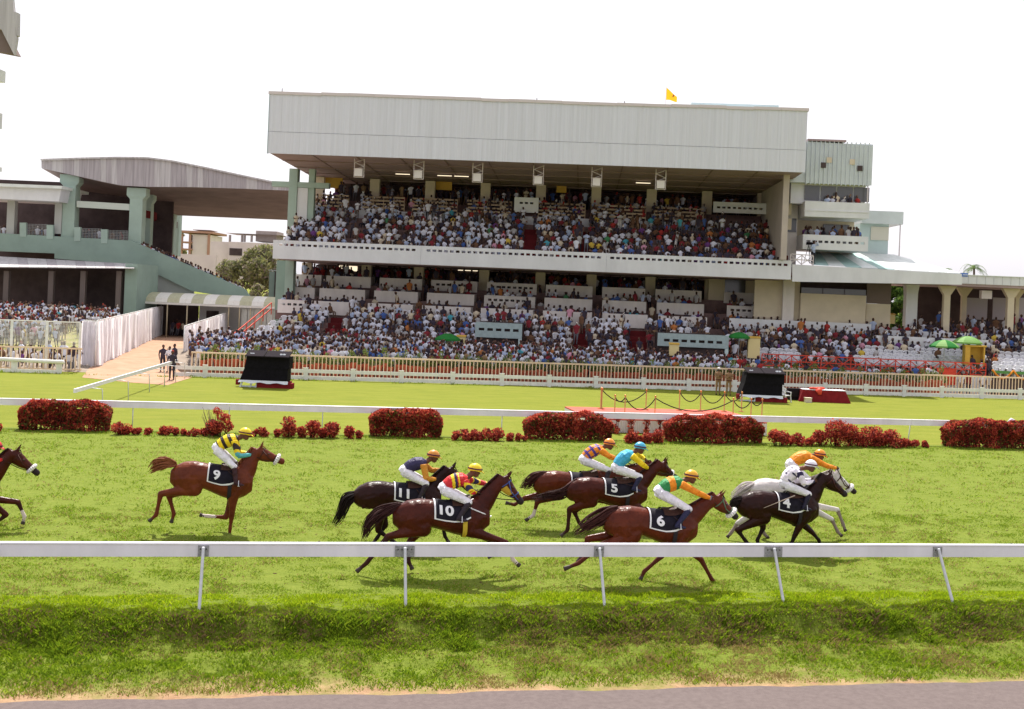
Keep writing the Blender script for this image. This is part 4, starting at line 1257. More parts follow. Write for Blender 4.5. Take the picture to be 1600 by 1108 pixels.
def palm(px, py, Z, label, seed, rad=2.2):
    p = W(px, py, Z); o = empty('palm_tree', (p.x, Z, 0), 0, label, 'palm tree')
    b = MB(m_bark); b.tube([(0, 0, 0), (0.2, 0, p.z * 0.5), (0, 0, p.z)], [0.2, 0.16, 0.13], 8); b.build('trunk', o)
    r = random.Random(seed)
    for i in range(15):
        a = 6.28 * i / 15 + r.uniform(-.2, .2); up = r.uniform(0.1, 0.9); b = MB(m_lfb[i % 3])
        P = [Vector((math.cos(a) * rad * t, math.sin(a) * rad * t, p.z + up * math.sin(t * 2.0) * 1.1 - t * t * 1.0)) for t in (0, .2, .4, .6, .8, 1)]
        sd = Vector((-math.sin(a), math.cos(a), 0))
        for k in range(5):
            for j in range(3):
                q = P[k].lerp(P[k + 1], j / 3)
                for s in (-1, 1):
                    L_ = 0.5 * math.sin(math.pi * (0.1 + 0.85 * (k + j / 3) / 5))
                    b.quad([q, q + (P[k + 1] - P[k]) * 0.22, q + sd * s * L_ + (P[k + 1] - P[k]) * 0.7 - Vector((0, 0, 0.12))])
        b.build('frond', o)
palm(1522, 419, 150, 'palm crown rising above the pavilion roof', 4, 1.6)
palm(1478, 424, 165, 'small distant palm top just left of the taller one above the pavilion', 6, 1.1)
# ================================================================== red hedges and bushes under the far rail
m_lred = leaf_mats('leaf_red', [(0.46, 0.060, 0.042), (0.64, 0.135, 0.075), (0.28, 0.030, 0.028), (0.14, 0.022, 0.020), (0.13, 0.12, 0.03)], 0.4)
m_core = mat('hedge_core', (0.05, 0.018, 0.014), 0.95)
HOFF = FO - 0.55
def hedge(px0, px1, pyt, pyb, label, seed, depth=0.9, dens=1.25):
    a0, a1 = ta(px0, pyb, HOFF - depth / 2)[0], ta(px1, pyb, HOFF - depth / 2)[0]
    z1 = ta((px0 + px1) / 2, pyt, HOFF - depth / 2)[1]
    w = a1 - a0
    o = empty('hedge', track((a0 + a1) / 2, HOFF), TH, label, 'hedge')
    r = np.random.default_rng(seed)
    n = int(1500 * w * z1 * dens)
    # rounded box surface with lumps
    x = (r.random(n) - 0.5) * w; y = (r.random(n) - 0.5) * depth; z = r.random(n) ** 0.85 * z1
    face = r.random(n)
    f1 = face < 0.5; f2 = (face >= 0.5) & (face < 0.85); f3 = face >= 0.85
    y[f1] = -depth / 2 + np.abs(r.normal(0, 0.05, f1.sum())); z[f2] = z1 - np.abs(r.normal(0, 0.05, f2.sum()))
    sg = np.where(r.random(n) < 0.5, -1, 1); x[f3] = sg[f3] * (w / 2 - np.abs(r.normal(0, 0.05, f3.sum())))
    lump = 0.13 * vnoise(x * 1.5 + seed, z * 1.5 + y) + 0.10 * vnoise(x * 4.0 + seed, z * 4.0 + y * 4)
    y -= np.where(f1, lump, 0); z += np.where(f2, lump * 0.9, 0)
    edge_ = np.clip((np.abs(x) / (w / 2)) ** 5 * 0.34 + (np.abs(y) / (depth / 2)) ** 4 * 0.10, 0, 0.5)
    z *= 1 - edge_ * (z / z1); x *= 1 - 0.08 * (1 - z / z1)
    c = np.stack([x, y, np.maximum(z, 0.03)], 1)
    u = r.normal(size=(n, 3)); u[:, 2] += 0.4; u /= np.linalg.norm(u, axis=1)[:, None]
    v = np.cross(u, r.normal(size=(n, 3))); v /= np.linalg.norm(v, axis=1)[:, None]
    s = 0.072 * (0.6 + 0.8 * r.random(n))[:, None]
    V = np.stack([c - u * s, c + v * s * 0.5, c + u * s, c - v * s * 0.5], 1).reshape(-1, 3)
    # brighter red leaf tones commoner towards the top, darker ones below
    red_leaf = r.random(n) < 0.30 + 0.45 * (z / z1) ** 2 + 0.5 * vnoise(x * 3.1 + seed, z * 3.5 + y * 3)
    mi = np.where(red_leaf, r.choice([0, 1, 1, 2, 2], n), r.choice([0, 2, 3, 3, 4, 4], n))
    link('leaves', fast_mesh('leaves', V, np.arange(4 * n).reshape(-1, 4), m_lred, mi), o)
    b = MB(m_core)
    rr = random.Random(seed)
    for i in range(int(w * 7)):
        xx = rr.uniform(-w / 2 + .1, w / 2 - .1); yy = rr.uniform(-depth * .3, depth * .3)
        b.tube([(xx, yy, -0.03), (xx + rr.uniform(-.15, .15), yy + rr.uniform(-.15, .15), z1 * 0.85)], [0.03, 0.012], 4)
    b.box(-w / 2 + 0.3, -depth / 2 + 0.25, 0.22, w / 2 - 0.3, depth / 2 - 0.2, z1 - 0.35)
    b.build('stems', o)
    return o
hedge(24, 172, 627, 677, 'long clipped red hedge at the left under the far rail', 21)
hedge(576, 692, 641, 687, 'clipped red hedge with a sloping shoulder in the middle of the row', 22)
hedge(820, 960, 648, 691, 'clipped dark red hedge beside the low red-carpeted stage', 23)
hedge(1042, 1196, 652, 695, 'broad clipped red hedge in front of the red-carpeted stage', 24)
hedge(1482, 1640, 659, 702, 'clipped red hedge cut by the right edge of the picture', 25)
sb = [(-8, 20, 12), (193, 36, 15), (233, 14, 9), (258, 27, 12), (296, 34, 9), (411, 20, 12), (452, 26, 26), (486, 28, 22), (518, 28, 20), (545, 18, 16), (712, 14, 12), (730, 32, 14), (772, 36, 16), (814, 18, 10), (985, 28, 15), (1012, 22, 13), (1030, 22, 18),
      (1216, 38, 20), (1249, 20, 16), (1282, 26, 20), (1306, 36, 34), (1330, 30, 28), (1360, 36, 26), (1392, 36, 22), (1424, 22, 10), (1446, 10, 9)]
sb = sorted(sb + [(213, 16, 9), (276, 18, 10), (318, 20, 9), (396, 16, 9), (433, 14, 10), (470, 16, 14), (503, 16, 12), (562, 16, 10), (751, 16, 11), (794, 18, 10), (1000, 16, 10), (1233, 18, 13), (1266, 18, 12), (1345, 22, 18), (1376, 22, 18), (1409, 18, 12)])
spots_between = ['beside the long left hedge', 'in the gap right of the long left hedge', 'near the bare-twigged bush', 'left of the middle hedge', 'right of the middle hedge', 'by the stage', 'right of the broad hedge', 'near the edge hedge']
def bush(name, pos, w, h, label, seed, n=None, cat='bush', group=None, dep=None, rz=TH):
    o = empty(name, pos, rz, label, cat, group)
    r = random.Random(seed)
    k = max(5, int(w / 0.11))
    cs, rs_ = [], []
    for i in range(k):
        rad = min(w, h) * r.uniform(0.28, 0.42)
        cs.append((r.uniform(-0.5, 0.5) * max(0.05, w - 2 * rad), r.uniform(-0.4, 0.4) * (dep or w * 0.6), r.uniform(rad * 0.55, max(rad * 0.7, h - rad)) if i % 3 else max(rad * 0.7, h - rad))); rs_.append(rad)
    link('leaves', leaf_cloud('leaves', cs, rs_, n or int(1300 * w * h + 200), 0.055, m_lred[:4], seed), o)
    b = MB(m_core)
    for c in cs:
        b.tube([(c[0] * 0.6, c[1] * 0.6, -0.03), c], [0.022, 0.01], 4)
    b.build('stems', o)
    return o
ordn = ['first', 'second', 'third', 'fourth', 'fifth', 'sixth', 'seventh', 'eighth', 'ninth', 'tenth', 'eleventh', 'twelfth']
zones = [(-50, 180, 'left of the long red hedge'), (180, 310, 'between the long hedge and the twiggy bush'), (310, 430, 'just right of the twiggy bush'), (430, 570, 'before the middle hedge'), (690, 820, 'between the middle hedge and the stage hedge'), (960, 1045, 'between the two stage hedges'), (1190, 1480, 'between the broad hedge and the edge hedge')]
cnt = {}
for i, (p, wpx, hpx) in enumerate(sb):
    base = 676 + 0.0165 * p
    g = G(p, base); sc = g.y / FPX
    zi = next((z for z in zones if z[0] <= p < z[1]), zones[-1])
    k = cnt.get(zi[2], 0); cnt[zi[2]] = k + 1
    bush('red_bush', g, wpx * sc * 1.15, hpx * sc * 1.25, f'{nth(k + 1)} small red bush {zi[2]}, counted from the left', 100 + i, group='small red bushes under the far rail')
# twiggy bush
g = G(345, 682); tb_ = bush('red_bush', g, 1.3, 0.62, 'bushy red plant with tall bare twigs by the far rail', 77, 1700)
b = MB(m_bark); rr = random.Random(5)
for i in range(26):
    x = rr.uniform(-0.75, 0.0); b.tube([(x * 0.5, 0, 0), (x, rr.uniform(-.2, .2), rr.uniform(0.7, 1.15))], [0.014, 0.006], 4)
b.build('twigs', tb_)
link('upper_leaves', leaf_cloud('upper_leaves', [(0.0, 0, 0.8), (-0.2, 0, 1.0), (0.15, 0, 0.7)], [0.2, 0.14, 0.2], 420, 0.05, m_lred[:3], 9), tb_)

# ================================================================== stage with red carpet, stanchions and ropes
sA, sB = G(945, 682), G(1205, 686)
a0, o0 = track_of(sA); a1, o1 = track_of(sB)
so = 52.2
st = empty('stage', track((a0 + a1) / 2, so), TH, 'low stage with pink-red carpet and pleated white skirt behind the rail', 'stage')
w = (a1 - a0) / 2 + 0.25
m_carpet = mat('pink_carpet', (0.55, 0.13, 0.10), 0.95, var=0.12, scale=2)
b = MB(m_carpet); b.box(-w, 0, 0.56, w, 5.2, 0.62); b.build('carpet', st)
b = MB(mat('white_skirt', (0.78, 0.75, 0.74), 0.85))
K = 150
def sk(i): 
    return (-w + 2 * w * i / K, -0.03 + (0.035 if i % 2 else 0.0))
for i in range(K):
    (x0, y0), (x1, y1) = sk(i), sk(i + 1)
    b.quad([(x0, y0, 0.02), (x1, y1, 0.02), (x1, y1, 0.56), (x0, y0, 0.56)])
for sx in (-w, w): b.quad([(sx, 0, 0.02), (sx, 5.2, 0.02), (sx, 5.2, 0.56), (sx, 0, 0.56)])
b.build('skirt', st)
m_brass = mat('brass', (0.55, 0.25, 0.10), 0.35, metal=0.6)
m_rope = mat('rope_black', (0.03, 0.02, 0.025), 0.8)
stz = 0.625
front, back = [], []
spx = [(938, 648, 'b'), (940, 636, 'b'), (960, 650, 'f'), (976, 648, 'f'), (1009, 640, 'b'), (1023, 650, 'f'), (1061, 645, 'b'), (1094, 647, 'b'), (1131, 648, 'b'), (1145, 652, 'f'), (1158, 650, 'b'), (1173, 653, 'f'), (1190, 656, 'f')]
m_st = MB(m_brass); m_st.tube([(0, 0, 0), (0, 0, 0.02), (0, 0, 0.05), (0, 0, 0.9), (0, 0, 0.92)], [0.15, 0.15, 0.03, 0.025, 0.02], 10, 0, (1, 0, 0)); m_st.ball((0, 0, 0.96), 0.05, 0, 8, 6); m_st = m_st.mesh('stanchion')
pos = []
for p, q, s_ in spx:
    off = so + (4.6 if s_ == 'b' else 0.9)
    a, _ = ta(p, q, off)
    pos.append((s_, a, off))
names = {'b': 'at the back edge of the stage', 'f': 'at the front edge of the stage'}
for s_ in 'bf':
    row = sorted([q for q in pos if q[0] == s_], key=lambda q: q[1])
    for i, q in enumerate(row):
        tag(link('rope_stanchion', m_st, None, track(q[1], q[2], stz)), f'{ordn[i]} brass rope post {names[s_]}, counted from the left', 'stanchion', 'brass rope posts on the stage')
    for i, (q, q2) in enumerate(zip(row, row[1:])):
        p0, p1 = track(q[1], q[2], stz + 0.88), track(q2[1], q2[2], stz + 0.88)
        L_ = (p1 - p0).length
        if L_ > 1.6 and s_ == 'b' and i == 2: continue
        b = MB(m_rope)
        b.tube([tuple(p0.lerp(p1, t / 10) - p0 - Vector((0, 0, 4 * min(0.55, L_ * 0.4) * (t / 10) * (1 - t / 10)))) for t in range(11)], [0.024] * 11, 6)
        tag(b.build('barrier_rope', None, p0), f'{ordn[i]} slack dark rope {names[s_]}, counted from the left', 'rope', 'dark ropes on the stage')
m_pot = mat('terracotta', (0.46, 0.115, 0.065), 0.8, var=0.15)
for i, p in enumerate((915, 926, 952, 968, 985, 1050, 1068, 1082, 1100, 1115, 1128, 1147)):
    g = G(p, 654 + (p - 915) * 0.03)
    bush('red_bush', g, 0.55, 0.5, f'{ordn[i]} small red plant along the back of the stage, counted from the left', 300 + i, 330, group='red plants behind the stage')
for i, p in enumerate((970, 993, 1017, 1041, 1198)):
    g = G(p, 681 + (p - 970) * 0.025)
    o = bush('potted_plant', track(*[track_of(g)[0], so - 0.35]), 0.42, 0.85, f'{ordn[i]} red potted plant against the white stage skirt, counted from the left', 330 + i, 330, 'plant', 'potted plants along the stage skirt')
    b = MB(m_pot); b.tube([(0, 0, 0), (0, 0, 0.2), (0, 0, 0.22)], [0.09, 0.13, 0.13], 10, 0, (1, 0, 0)); b.build('pot', o)

# ================================================================== black covered screens
m_black = mat('black_cover', (0.009, 0.008, 0.012), 0.9, var=0.3, scale=6, spec=0.1)
m_hood = mat('black_hood', (0.022, 0.018, 0.022), 0.95, spec=0.05)
m_wcl = mat('white_base_cloth', (0.70, 0.74, 0.82), 0.8)
m_maroon = mat('maroon_cloth', (0.20, 0.015, 0.02), 0.85, var=0.2, scale=3)
def screen_box(px0, px1, pt, pb, label):
    g = G((px0 + px1) / 2, pb); sc = g.y / FPX
    w = (px1 - px0) * sc; h = (pb - pt) * sc
    o = empty('covered_screen', g, 0.02, label, 'screen')
    b = MB(m_black)
    z0, zm, z1 = 0.38, h * 0.86, h
    hw = w / 2
    sl = 0.13 * w
    # front leans back on the left side like a wedge
    b.hexa([(-hw, 0, z0), (hw * 0.93, 0, z0), (hw * 0.93, 1.2, z0), (-hw, 1.2, z0), (-hw + sl * 0.7, 0.0, zm * 0.62), (hw * 0.93, 0, zm * 0.62), (hw * 0.93, 1.2, zm * 0.62), (-hw + sl * 0.7, 1.2, zm * 0.62)])
    b.hexa([(-hw + sl * 0.7, -0.05, zm * 0.622), (hw, -0.05, zm * 0.622), (hw, 1.2, zm * 0.622), (-hw + sl * 0.7, 1.2, zm * 0.622), (-hw + sl, -0.05, zm), (hw, -0.05, zm), (hw, 1.2, zm), (-hw + sl, 1.2, zm)])
    b.build('body', o)
    b = MB(m_hood)
    b.hexa([(-hw + sl * 0.98, -0.45, zm - 0.02), (-0.02, -0.45, zm - 0.02), (-0.02, 0.9, z1 - 0.04), (-hw + sl * 0.8, 0.9, z1 - 0.04), (-hw + sl * 0.98, -0.45, zm + 0.04), (-0.02, -0.45, zm + 0.04), (-0.02, 0.9, z1), (-hw + sl * 0.8, 0.9, z1)])
    b.hexa([(0.02, -0.45, zm - 0.02), (hw, -0.45, zm - 0.02), (hw, 0.9, z1 - 0.04), (0.02, 0.9, z1 - 0.04), (0.02, -0.45, zm + 0.04), (hw, -0.45, zm + 0.04), (hw, 0.9, z1), (0.02, 0.9, z1)])
    hd = b.build('hood', o)
    b = MB(m_wcl); 
    for k in (0, 1): 
        x = hw * 0.6 + k * 0.17; b.box(x, -0.1, zm + (z1 - zm) * 0.33, x + 0.13, 0.1, zm + (z1 - zm) * 0.33 + 0.08)
    b.box(-hw * 0.62, 0.0, zm + (z1 - zm) * 0.36, -hw * 0.45, 0.1, zm + (z1 - zm) * 0.36 + 0.06)
    b.build('clip', hd)
    b = MB(m_wcl)
    K = 14
    for i in range(K):
        x0, x1 = -hw - 0.05 + (w) * i / K, -hw - 0.05 + w * (i + 1) / K
        b.quad([(x0, -0.18 + 0.05 * math.sin(i), 0.27 + 0.04 * math.sin(i * 1.3)), (x1, -0.18 + 0.05 * math.sin(i + 1), 0.27 + 0.04 * math.sin(i * 1.3 + 1.3)), (x1, -0.06, 0.41), (x0, -0.06, 0.41)], 0, True)
    b.build('base_cloth', o)
    b = MB(m_maroon)
    b.box(-hw * 0.3, -0.05, 0.0, hw * 1.0, 1.1, 0.36); b.box(-hw - 0.2, -0.1, 0.12, -hw - 0.02, 0.3, 0.42); b.box(hw * 1.0, -0.1, 0.0, hw + 0.22, 0.6, 0.3)
    b.build('base_drape', o)
    b = MB(m_wcl)
    for x in (-hw + 0.05, -hw + 0.6, -hw * 0.35): b.bar((x, 0, 0), (x + 0.1, 0, 0.3), 0.09)
    b.bar((-hw, 0.05, 0.05), (-hw * 0.3, 0.05, 0.05), 0.07)
    b.build('trestle', o)
    return o
screen_box(374, 451, 549, 606, 'black covered video screen with white base cloth standing alone near the sand path')
screen_box(1156, 1224, 576, 628, 'black covered video screen beside the white plastic chair and maroon table')
# ================================================================== chairs
m_plast = mat('white_plastic', (0.70, 0.70, 0.74), 0.4, spec=0.4)
def chair_mb(mb):
    mb.box(-0.24, -0.24, 0.40, 0.24, 0.22, 0.44)
    for x in (-0.22, 0.22):
        mb.bar((x * 1.1, -0.24, 0), (x, -0.2, 0.4), 0.045); mb.bar((x * 1.1, 0.3, 0), (x, 0.2, 0.42), 0.045)
        mb.bar((x * 1.08, -0.24, 0.62), (x * 1.08, 0.24, 0.66), 0.055, 0.03); mb.bar((x * 1.05, -0.2, 0.42), (x * 1.08, -0.22, 0.62), 0.035)
    n = 7
    top = []
    for i in range(n + 1):
        t = -1 + 2 * i / n
        top.append(Vector((0.25 * t, 0.30 - 0.05 * t * t, 0.86 - 0.13 * t ** 4)))
    for i in range(n):
        mb.bar(top[i], top[i + 1], 0.035, 0.07)
    for i in range(6):
        x = -0.17 + 0.34 * i / 5
        mb.bar((x * 0.9, 0.22, 0.43), (x, 0.295, 0.84), 0.038, 0.02)
cm = MB(m_plast); chair_mb(cm); cm = cm.mesh('chair')
def chair(p, rz, label, group=None):
    return tag(link('plastic_chair', cm, None, p, rz), label, 'chair', group)
def full_chair(p, rz, label):
    o = empty('plastic_chair', p, rz, label, 'chair')
    s = MB(m_plast); s.box(-0.24, -0.24, 0.40, 0.24, 0.22, 0.44); s.build('seat', o)
    for x in (-0.22, 0.22):
        s = MB(m_plast); s.bar((x * 1.1, -0.24, 0), (x, -0.2, 0.4), 0.05); s.build('leg', o)
        s = MB(m_plast); s.bar((x * 1.1, 0.3, 0), (x, 0.2, 0.42), 0.05); s.build('leg', o)
        s = MB(m_plast); s.bar((x * 1.08, -0.24, 0.62), (x * 1.08, 0.24, 0.66), 0.06, 0.03); s.bar((x * 1.05, -0.2, 0.44), (x * 1.08, -0.22, 0.62), 0.04); s.build('armrest', o)
    s = MB(m_plast)
    tp = [Vector((0.25 * (-1 + 2 * i / 8), 0.30 - 0.05 * (-1 + 2 * i / 8) ** 2, 0.86 - 0.13 * (-1 + 2 * i / 8) ** 4)) for i in range(9)]
    for i in range(8): s.bar(tp[i], tp[i + 1], 0.035, 0.08)
    for i in range(7):
        x = -0.2 + 0.4 * i / 6; s.bar((x * 0.9, 0.22, 0.44), (x, 0.29, 0.83), 0.042, 0.02)
    s.build('backrest', o)
full_chair(G(1227, 628.5), 0.5, 'white plastic armchair standing on the lawn beside the black screen')
# maroon table with cloth heap, crates
g = G(1289, 628); tb2 = empty('covered_table', g, 0.0, 'long table under a dark maroon cloth with a white top on the lawn', 'table')
b = MB(m_maroon); b.hexa([(-1.75, -0.5, 0), (1.5, -0.5, 0), (1.5, 0.5, 0), (-1.6, 0.5, 0), (-1.5, -0.4, 0.74), (1.15, -0.4, 0.74), (1.15, 0.5, 0.74), (-1.5, 0.5, 0.74)]); b.build('cloth', tb2)
b = MB(m_wcl); b.box(-1.5, -0.42, 0.742, 1.17, 0.5, 0.77); b.build('table_top', tb2)
b = MB(m_red); rr = random.Random(2)
for i in range(6): b.ball((rr.uniform(-.4, .3), rr.uniform(-.2, .2), 0.06), (0.25, 0.15, 0.09), 0, 8, 5)
b.tube([(-0.1, -0.35, 0.05), (0.0, -0.48, -0.1), (0.05, -0.5, -0.3)], [(0.2, 0.05), (0.18, 0.04), (0.1, 0.03)], 8)
tag(b.build('cloth_heap', None, (g.x - 0.5, g.y - 0.05, 0.77)), 'crumpled red cloth lying on the maroon table', 'cloth')
g2 = G(1260, 628); b = MB(mat('crate_cream', (0.62, 0.55, 0.42), 0.7)); b.box(-0.2, -0.15, 0, 0.2, 0.2, 0.26); b.box(-0.22, -0.17, 0.26, 0.22, 0.22, 0.30)
tag(b.build('crate', None, (g2.x, g2.y - 0.4, 0)), 'small cream box on the lawn in front of the maroon table', 'box')
g3 = G(1245, 626); b = MB(m_hood); b.box(-0.5, 0, 0, 0.4, 0.5, 0.72); b.box(-0.3, -0.08, 0.2, 0.1, -0.003, 0.6)
tag(b.build('speaker_case', None, (g3.x, g3.y + 0.3, 0)), 'dark equipment case standing between the chair and the maroon table', 'case')
# ================================================================== umbrellas and lecterns
m_ug = mat('umbrella_green', (0.035, 0.24, 0.05), 0.6, trans=0.3); m_ul = mat('umbrella_pale', (0.24, 0.45, 0.14), 0.6, trans=0.3)
m_pole = mat('umbrella_pole', (0.4, 0.4, 0.4), 0.5)
def umbrella(px, py, Z, rpx, label, floor, pale):
    p = W(px, py, Z); rad = rpx * Z / FPX
    o = empty('sun_umbrella', (p.x, Z, floor), R.uniform(-.3, .3), label, 'umbrella', 'green sun umbrellas on the terraces')
    H = p.z - floor
    b = MB(m_pole); b.tube([(0, 0, 0), (0, 0, H + 0.1)], [0.03, 0.03], 6, 0, (1, 0, 0)); b.build('pole', o)
    for k in range(8):
        a0, a1 = 6.283 * k / 8, 6.283 * (k + 1) / 8
        b = MB(m_ul if (pale and k % 2) or (pale > 1) else m_ug)
        for j in range(5):
            t0, t1 = j / 5, (j + 1) / 5
            P = lambda a, t: (math.cos(a) * rad * t, math.sin(a) * rad * t, H - rad * 0.42 * t * t)
            b.quad([P(a0, t0), P(a0, t1), P(a1, t1), P(a1, t0)], 0, True)
        b.quad([P(a0, 1), (P(a0, 1)[0], P(a0, 1)[1], P(a0, 1)[2] - 0.12), (P(a1, 1)[0], P(a1, 1)[1], P(a1, 1)[2] - 0.12), P(a1, 1)])
        b.build('panel', o)
    return o
umbrella(700, 521, 88.5, 20, 'dark green sun umbrella over the crowd before the lower seats', 0, 0)
umbrella(1155, 519, 90.2, 17, 'dark green sun umbrella by the red handrail and yellow lectern', 1.05, 0)
umbrella(1476, 531, 89.6, 23, 'pale green sun umbrella beyond the white chairs, the lower of two', 1.05, 1)
umbrella(1512, 525, 90.1, 23, 'pale green sun umbrella beside the yellow booth, the higher of two', 1.05, 2)
def yellow_box(p0, p1, q0, q1, Z, label, open_=False):
    x0, z1 = wx(p0, q0, Z); x1, z0 = wx(p1, q1, Z)
    o = empty('yellow_booth' if open_ else 'yellow_lectern', ((x0 + x1) / 2, Z, z0), SPHI, label, 'booth' if open_ else 'lectern')
    w = (x1 - x0) / 2; h = z1 - z0
    if open_:
        for n_, bx in (('side_panel', (-w, -0.3, 0, -w + 0.35, 0.4, h)), ('side_panel', (w - 0.1, -0.3, 0, w, 0.4, h)), ('back_panel', (-w + 0.352, 0.35, 0, w - 0.102, 0.4, h)), ('top_panel', (-w - 0.05, -0.35, h + .003, w + 0.1, 0.45, h + 0.1))):
            b = MB(m_yellow); b.box(*bx); b.build(n_, o)
    else:
        b = MB(mat('pale_yellow', (0.72, 0.60, 0.30), 0.7)); b.box(-w, -0.25, 0, w, 0.25, h); b.build('body', o)
        b = MB(m_yellow); b.hexa([(-w - .04, -0.3, h + .003), (w + .04, -0.3, h + .003), (w + .04, 0.28, h + 0.08), (-w - .04, 0.28, h + 0.08), (-w - .04, -0.3, h + 0.05), (w + .04, -0.3, h + 0.05), (w + .04, 0.28, h + 0.13), (-w - .04, 0.28, h + 0.13)]); b.build('top', o)
yellow_box(1169, 1186, 528, 560, 90.3, 'pale yellow lectern beside the green umbrella and red handrail')
yellow_box(1507, 1536, 541, 571, 89.5, 'yellow open booth under the pale green umbrella', True)
yellow_box(714, 727, 526, 545, 89.5, 'pale yellow lectern next to the lone green umbrella in the crowd')
yellow_box(1046, 1060, 538, 556, 88.0, 'pale yellow lectern at the entrance with the slotted teal front')
yellow_box(1376, 1397, 491, 506, 99.0, 'yellow table top at the dark rows near the green tree')
# orange drums by the fence
m_drum = mat('drum_rust', (0.30, 0.07, 0.04), 0.6, var=0.3, scale=4)
for i, p in enumerate((338, 349)):
    q = W(p, 540, 90); b = MB(m_drum)
    b.tube([(0, 0, z) for z in (0, 0.3, 0.32, 0.6, 0.62, 0.92, 0.95)], [0.3, 0.3, 0.315, 0.315, 0.3, 0.3, 0.27], 14, 0, (1, 0, 0))
    tag(b.build('oil_drum', None, (q.x, 90, 1.2)), ('lighter' if i == 0 else 'darker') + f' red oil drum at the foot of the slanting handrail, the {"left" if i == 0 else "right"} one', 'drum')
    b = MB(m_step); b.box(-0.4, -0.4, 0, 0.4, 0.4, 1.2); tag(b.build('plinth', None, (q.x, 90, 0)), f'dark plinth under the {"left" if i == 0 else "right"} red oil drum', 'plinth')
# potted plants behind the picket fence
m_lgr = leaf_mats('leaf_pot', [(0.16, 0.22, 0.05), (0.10, 0.16, 0.03), (0.28, 0.28, 0.10)])
potm = MB(m_pot); potm.tube([(0, 0, 0), (0, 0, 0.5), (0, 0, 0.55), (0, 0, 0.6)], [0.14, 0.21, 0.23, 0.22], 10, 0, (1, 0, 0)); potm = potm.mesh('pot')
fol = [leaf_cloud('foliage', [(0, 0, 0.85), (0.1, 0.05, 0.75 + 0.2 * k), (-0.1, 0, 0.75)], [0.2, 0.18, 0.18], 130, 0.07, m_lgr, 40 + k) for k in range(3)]
a0, a1 = ta(318, 560, KO + 1)[0], ta(1480, 575, KO + 1)[0]
n = 130
pbins = [(0, 395, 'left of the first black screen'), (395, 600, 'right of the first black screen'), (600, 800, 'below the lone green umbrella'), (800, 960, 'below the middle stairs'), (960, 1125, 'left of the khaki officers'), (1125, 1240, 'behind the second black screen'), (1240, 2000, 'behind the maroon table')]
pcount = {}
for i in range(n):
    a = a0 + (a1 - a0) * (i + R.uniform(-.2, .2)) / n
    pp = track(a, KO + 0.75); ppx = 800 + pp.x / pp.y * FPX; pb_ = next(q[2] for q in pbins if q[0] <= ppx < q[1]); pcount[pb_] = pcount.get(pb_, 0) + 1
    o = tag(link('potted_plant', potm, None, track(a, KO + 0.75 + R.uniform(-.1, .15), 0.1 + 0.0)), f'{nth(pcount[pb_])} clay pot at the picket fence {pb_}', 'plant pot', 'pots behind the picket fence')
    o.scale = (1, 1, R.uniform(1.2, 1.6))
    f = link('foliage', fol[i % 3], o, (0, 0, -0.05)); f.rotation_euler = (0, 0, R.uniform(0, 6))
b = MB(m_white); b.box(a0 - 1, -0.35, 0, a1 + 1, 0.35, 0.1); tag(b.build('plant_ledge', None, track(0, KO + 0.78), TH), 'low concrete ledge carrying the clay pots behind the picket fence', 'ledge')
# ================================================================== people
SKIN = [mat('skin_a', (0.16, 0.075, 0.045), 0.55, spec=0.35), mat('skin_b', (0.10, 0.045, 0.028), 0.55, spec=0.35)]
HAIR = [mat('hair_black', (0.022, 0.017, 0.017), 0.6), mat('cap_red', (0.42, 0.04, 0.03), 0.8), mat('hair_grey', (0.20, 0.19, 0.18), 0.8), mat('cap_white', (0.75, 0.73, 0.70), 0.8)]
SHIRTS = {'white': (0.68, 0.69, 0.78), 'pale blue': (0.40, 0.47, 0.64), 'light grey': (0.42, 0.41, 0.42), 'blue': (0.07, 0.13, 0.36), 'dark': (0.055, 0.045, 0.065), 'maroon': (0.22, 0.03, 0.04), 'red': (0.40, 0.045, 0.04), 'orange': (0.48, 0.18, 0.06),
          'yellow': (0.58, 0.42, 0.07), 'cream': (0.62, 0.53, 0.40), 'brown': (0.16, 0.085, 0.05), 'pink': (0.62, 0.30, 0.40), 'purple': (0.16, 0.06, 0.22), 'green': (0.07, 0.22, 0.10), 'turquoise': (0.08, 0.34, 0.42), 'khaki': (0.30, 0.20, 0.11)}
SH = list(SHIRTS)
SHM = [mat('shirt_' + k.replace(' ', '_'), v, 0.85) for k, v in SHIRTS.items()]
TRM = [mat('trousers_dark', (0.035, 0.032, 0.045), 0.85), mat('trousers_brown', (0.13, 0.085, 0.06), 0.85), mat('trousers_grey', (0.14, 0.14, 0.16), 0.85), mat('trousers_khaki', (0.28, 0.18, 0.10), 0.85), mat('trousers_white', (0.62, 0.6, 0.58), 0.85)]
SHOE = mat('shoe_dark', (0.03, 0.022, 0.02), 0.6)
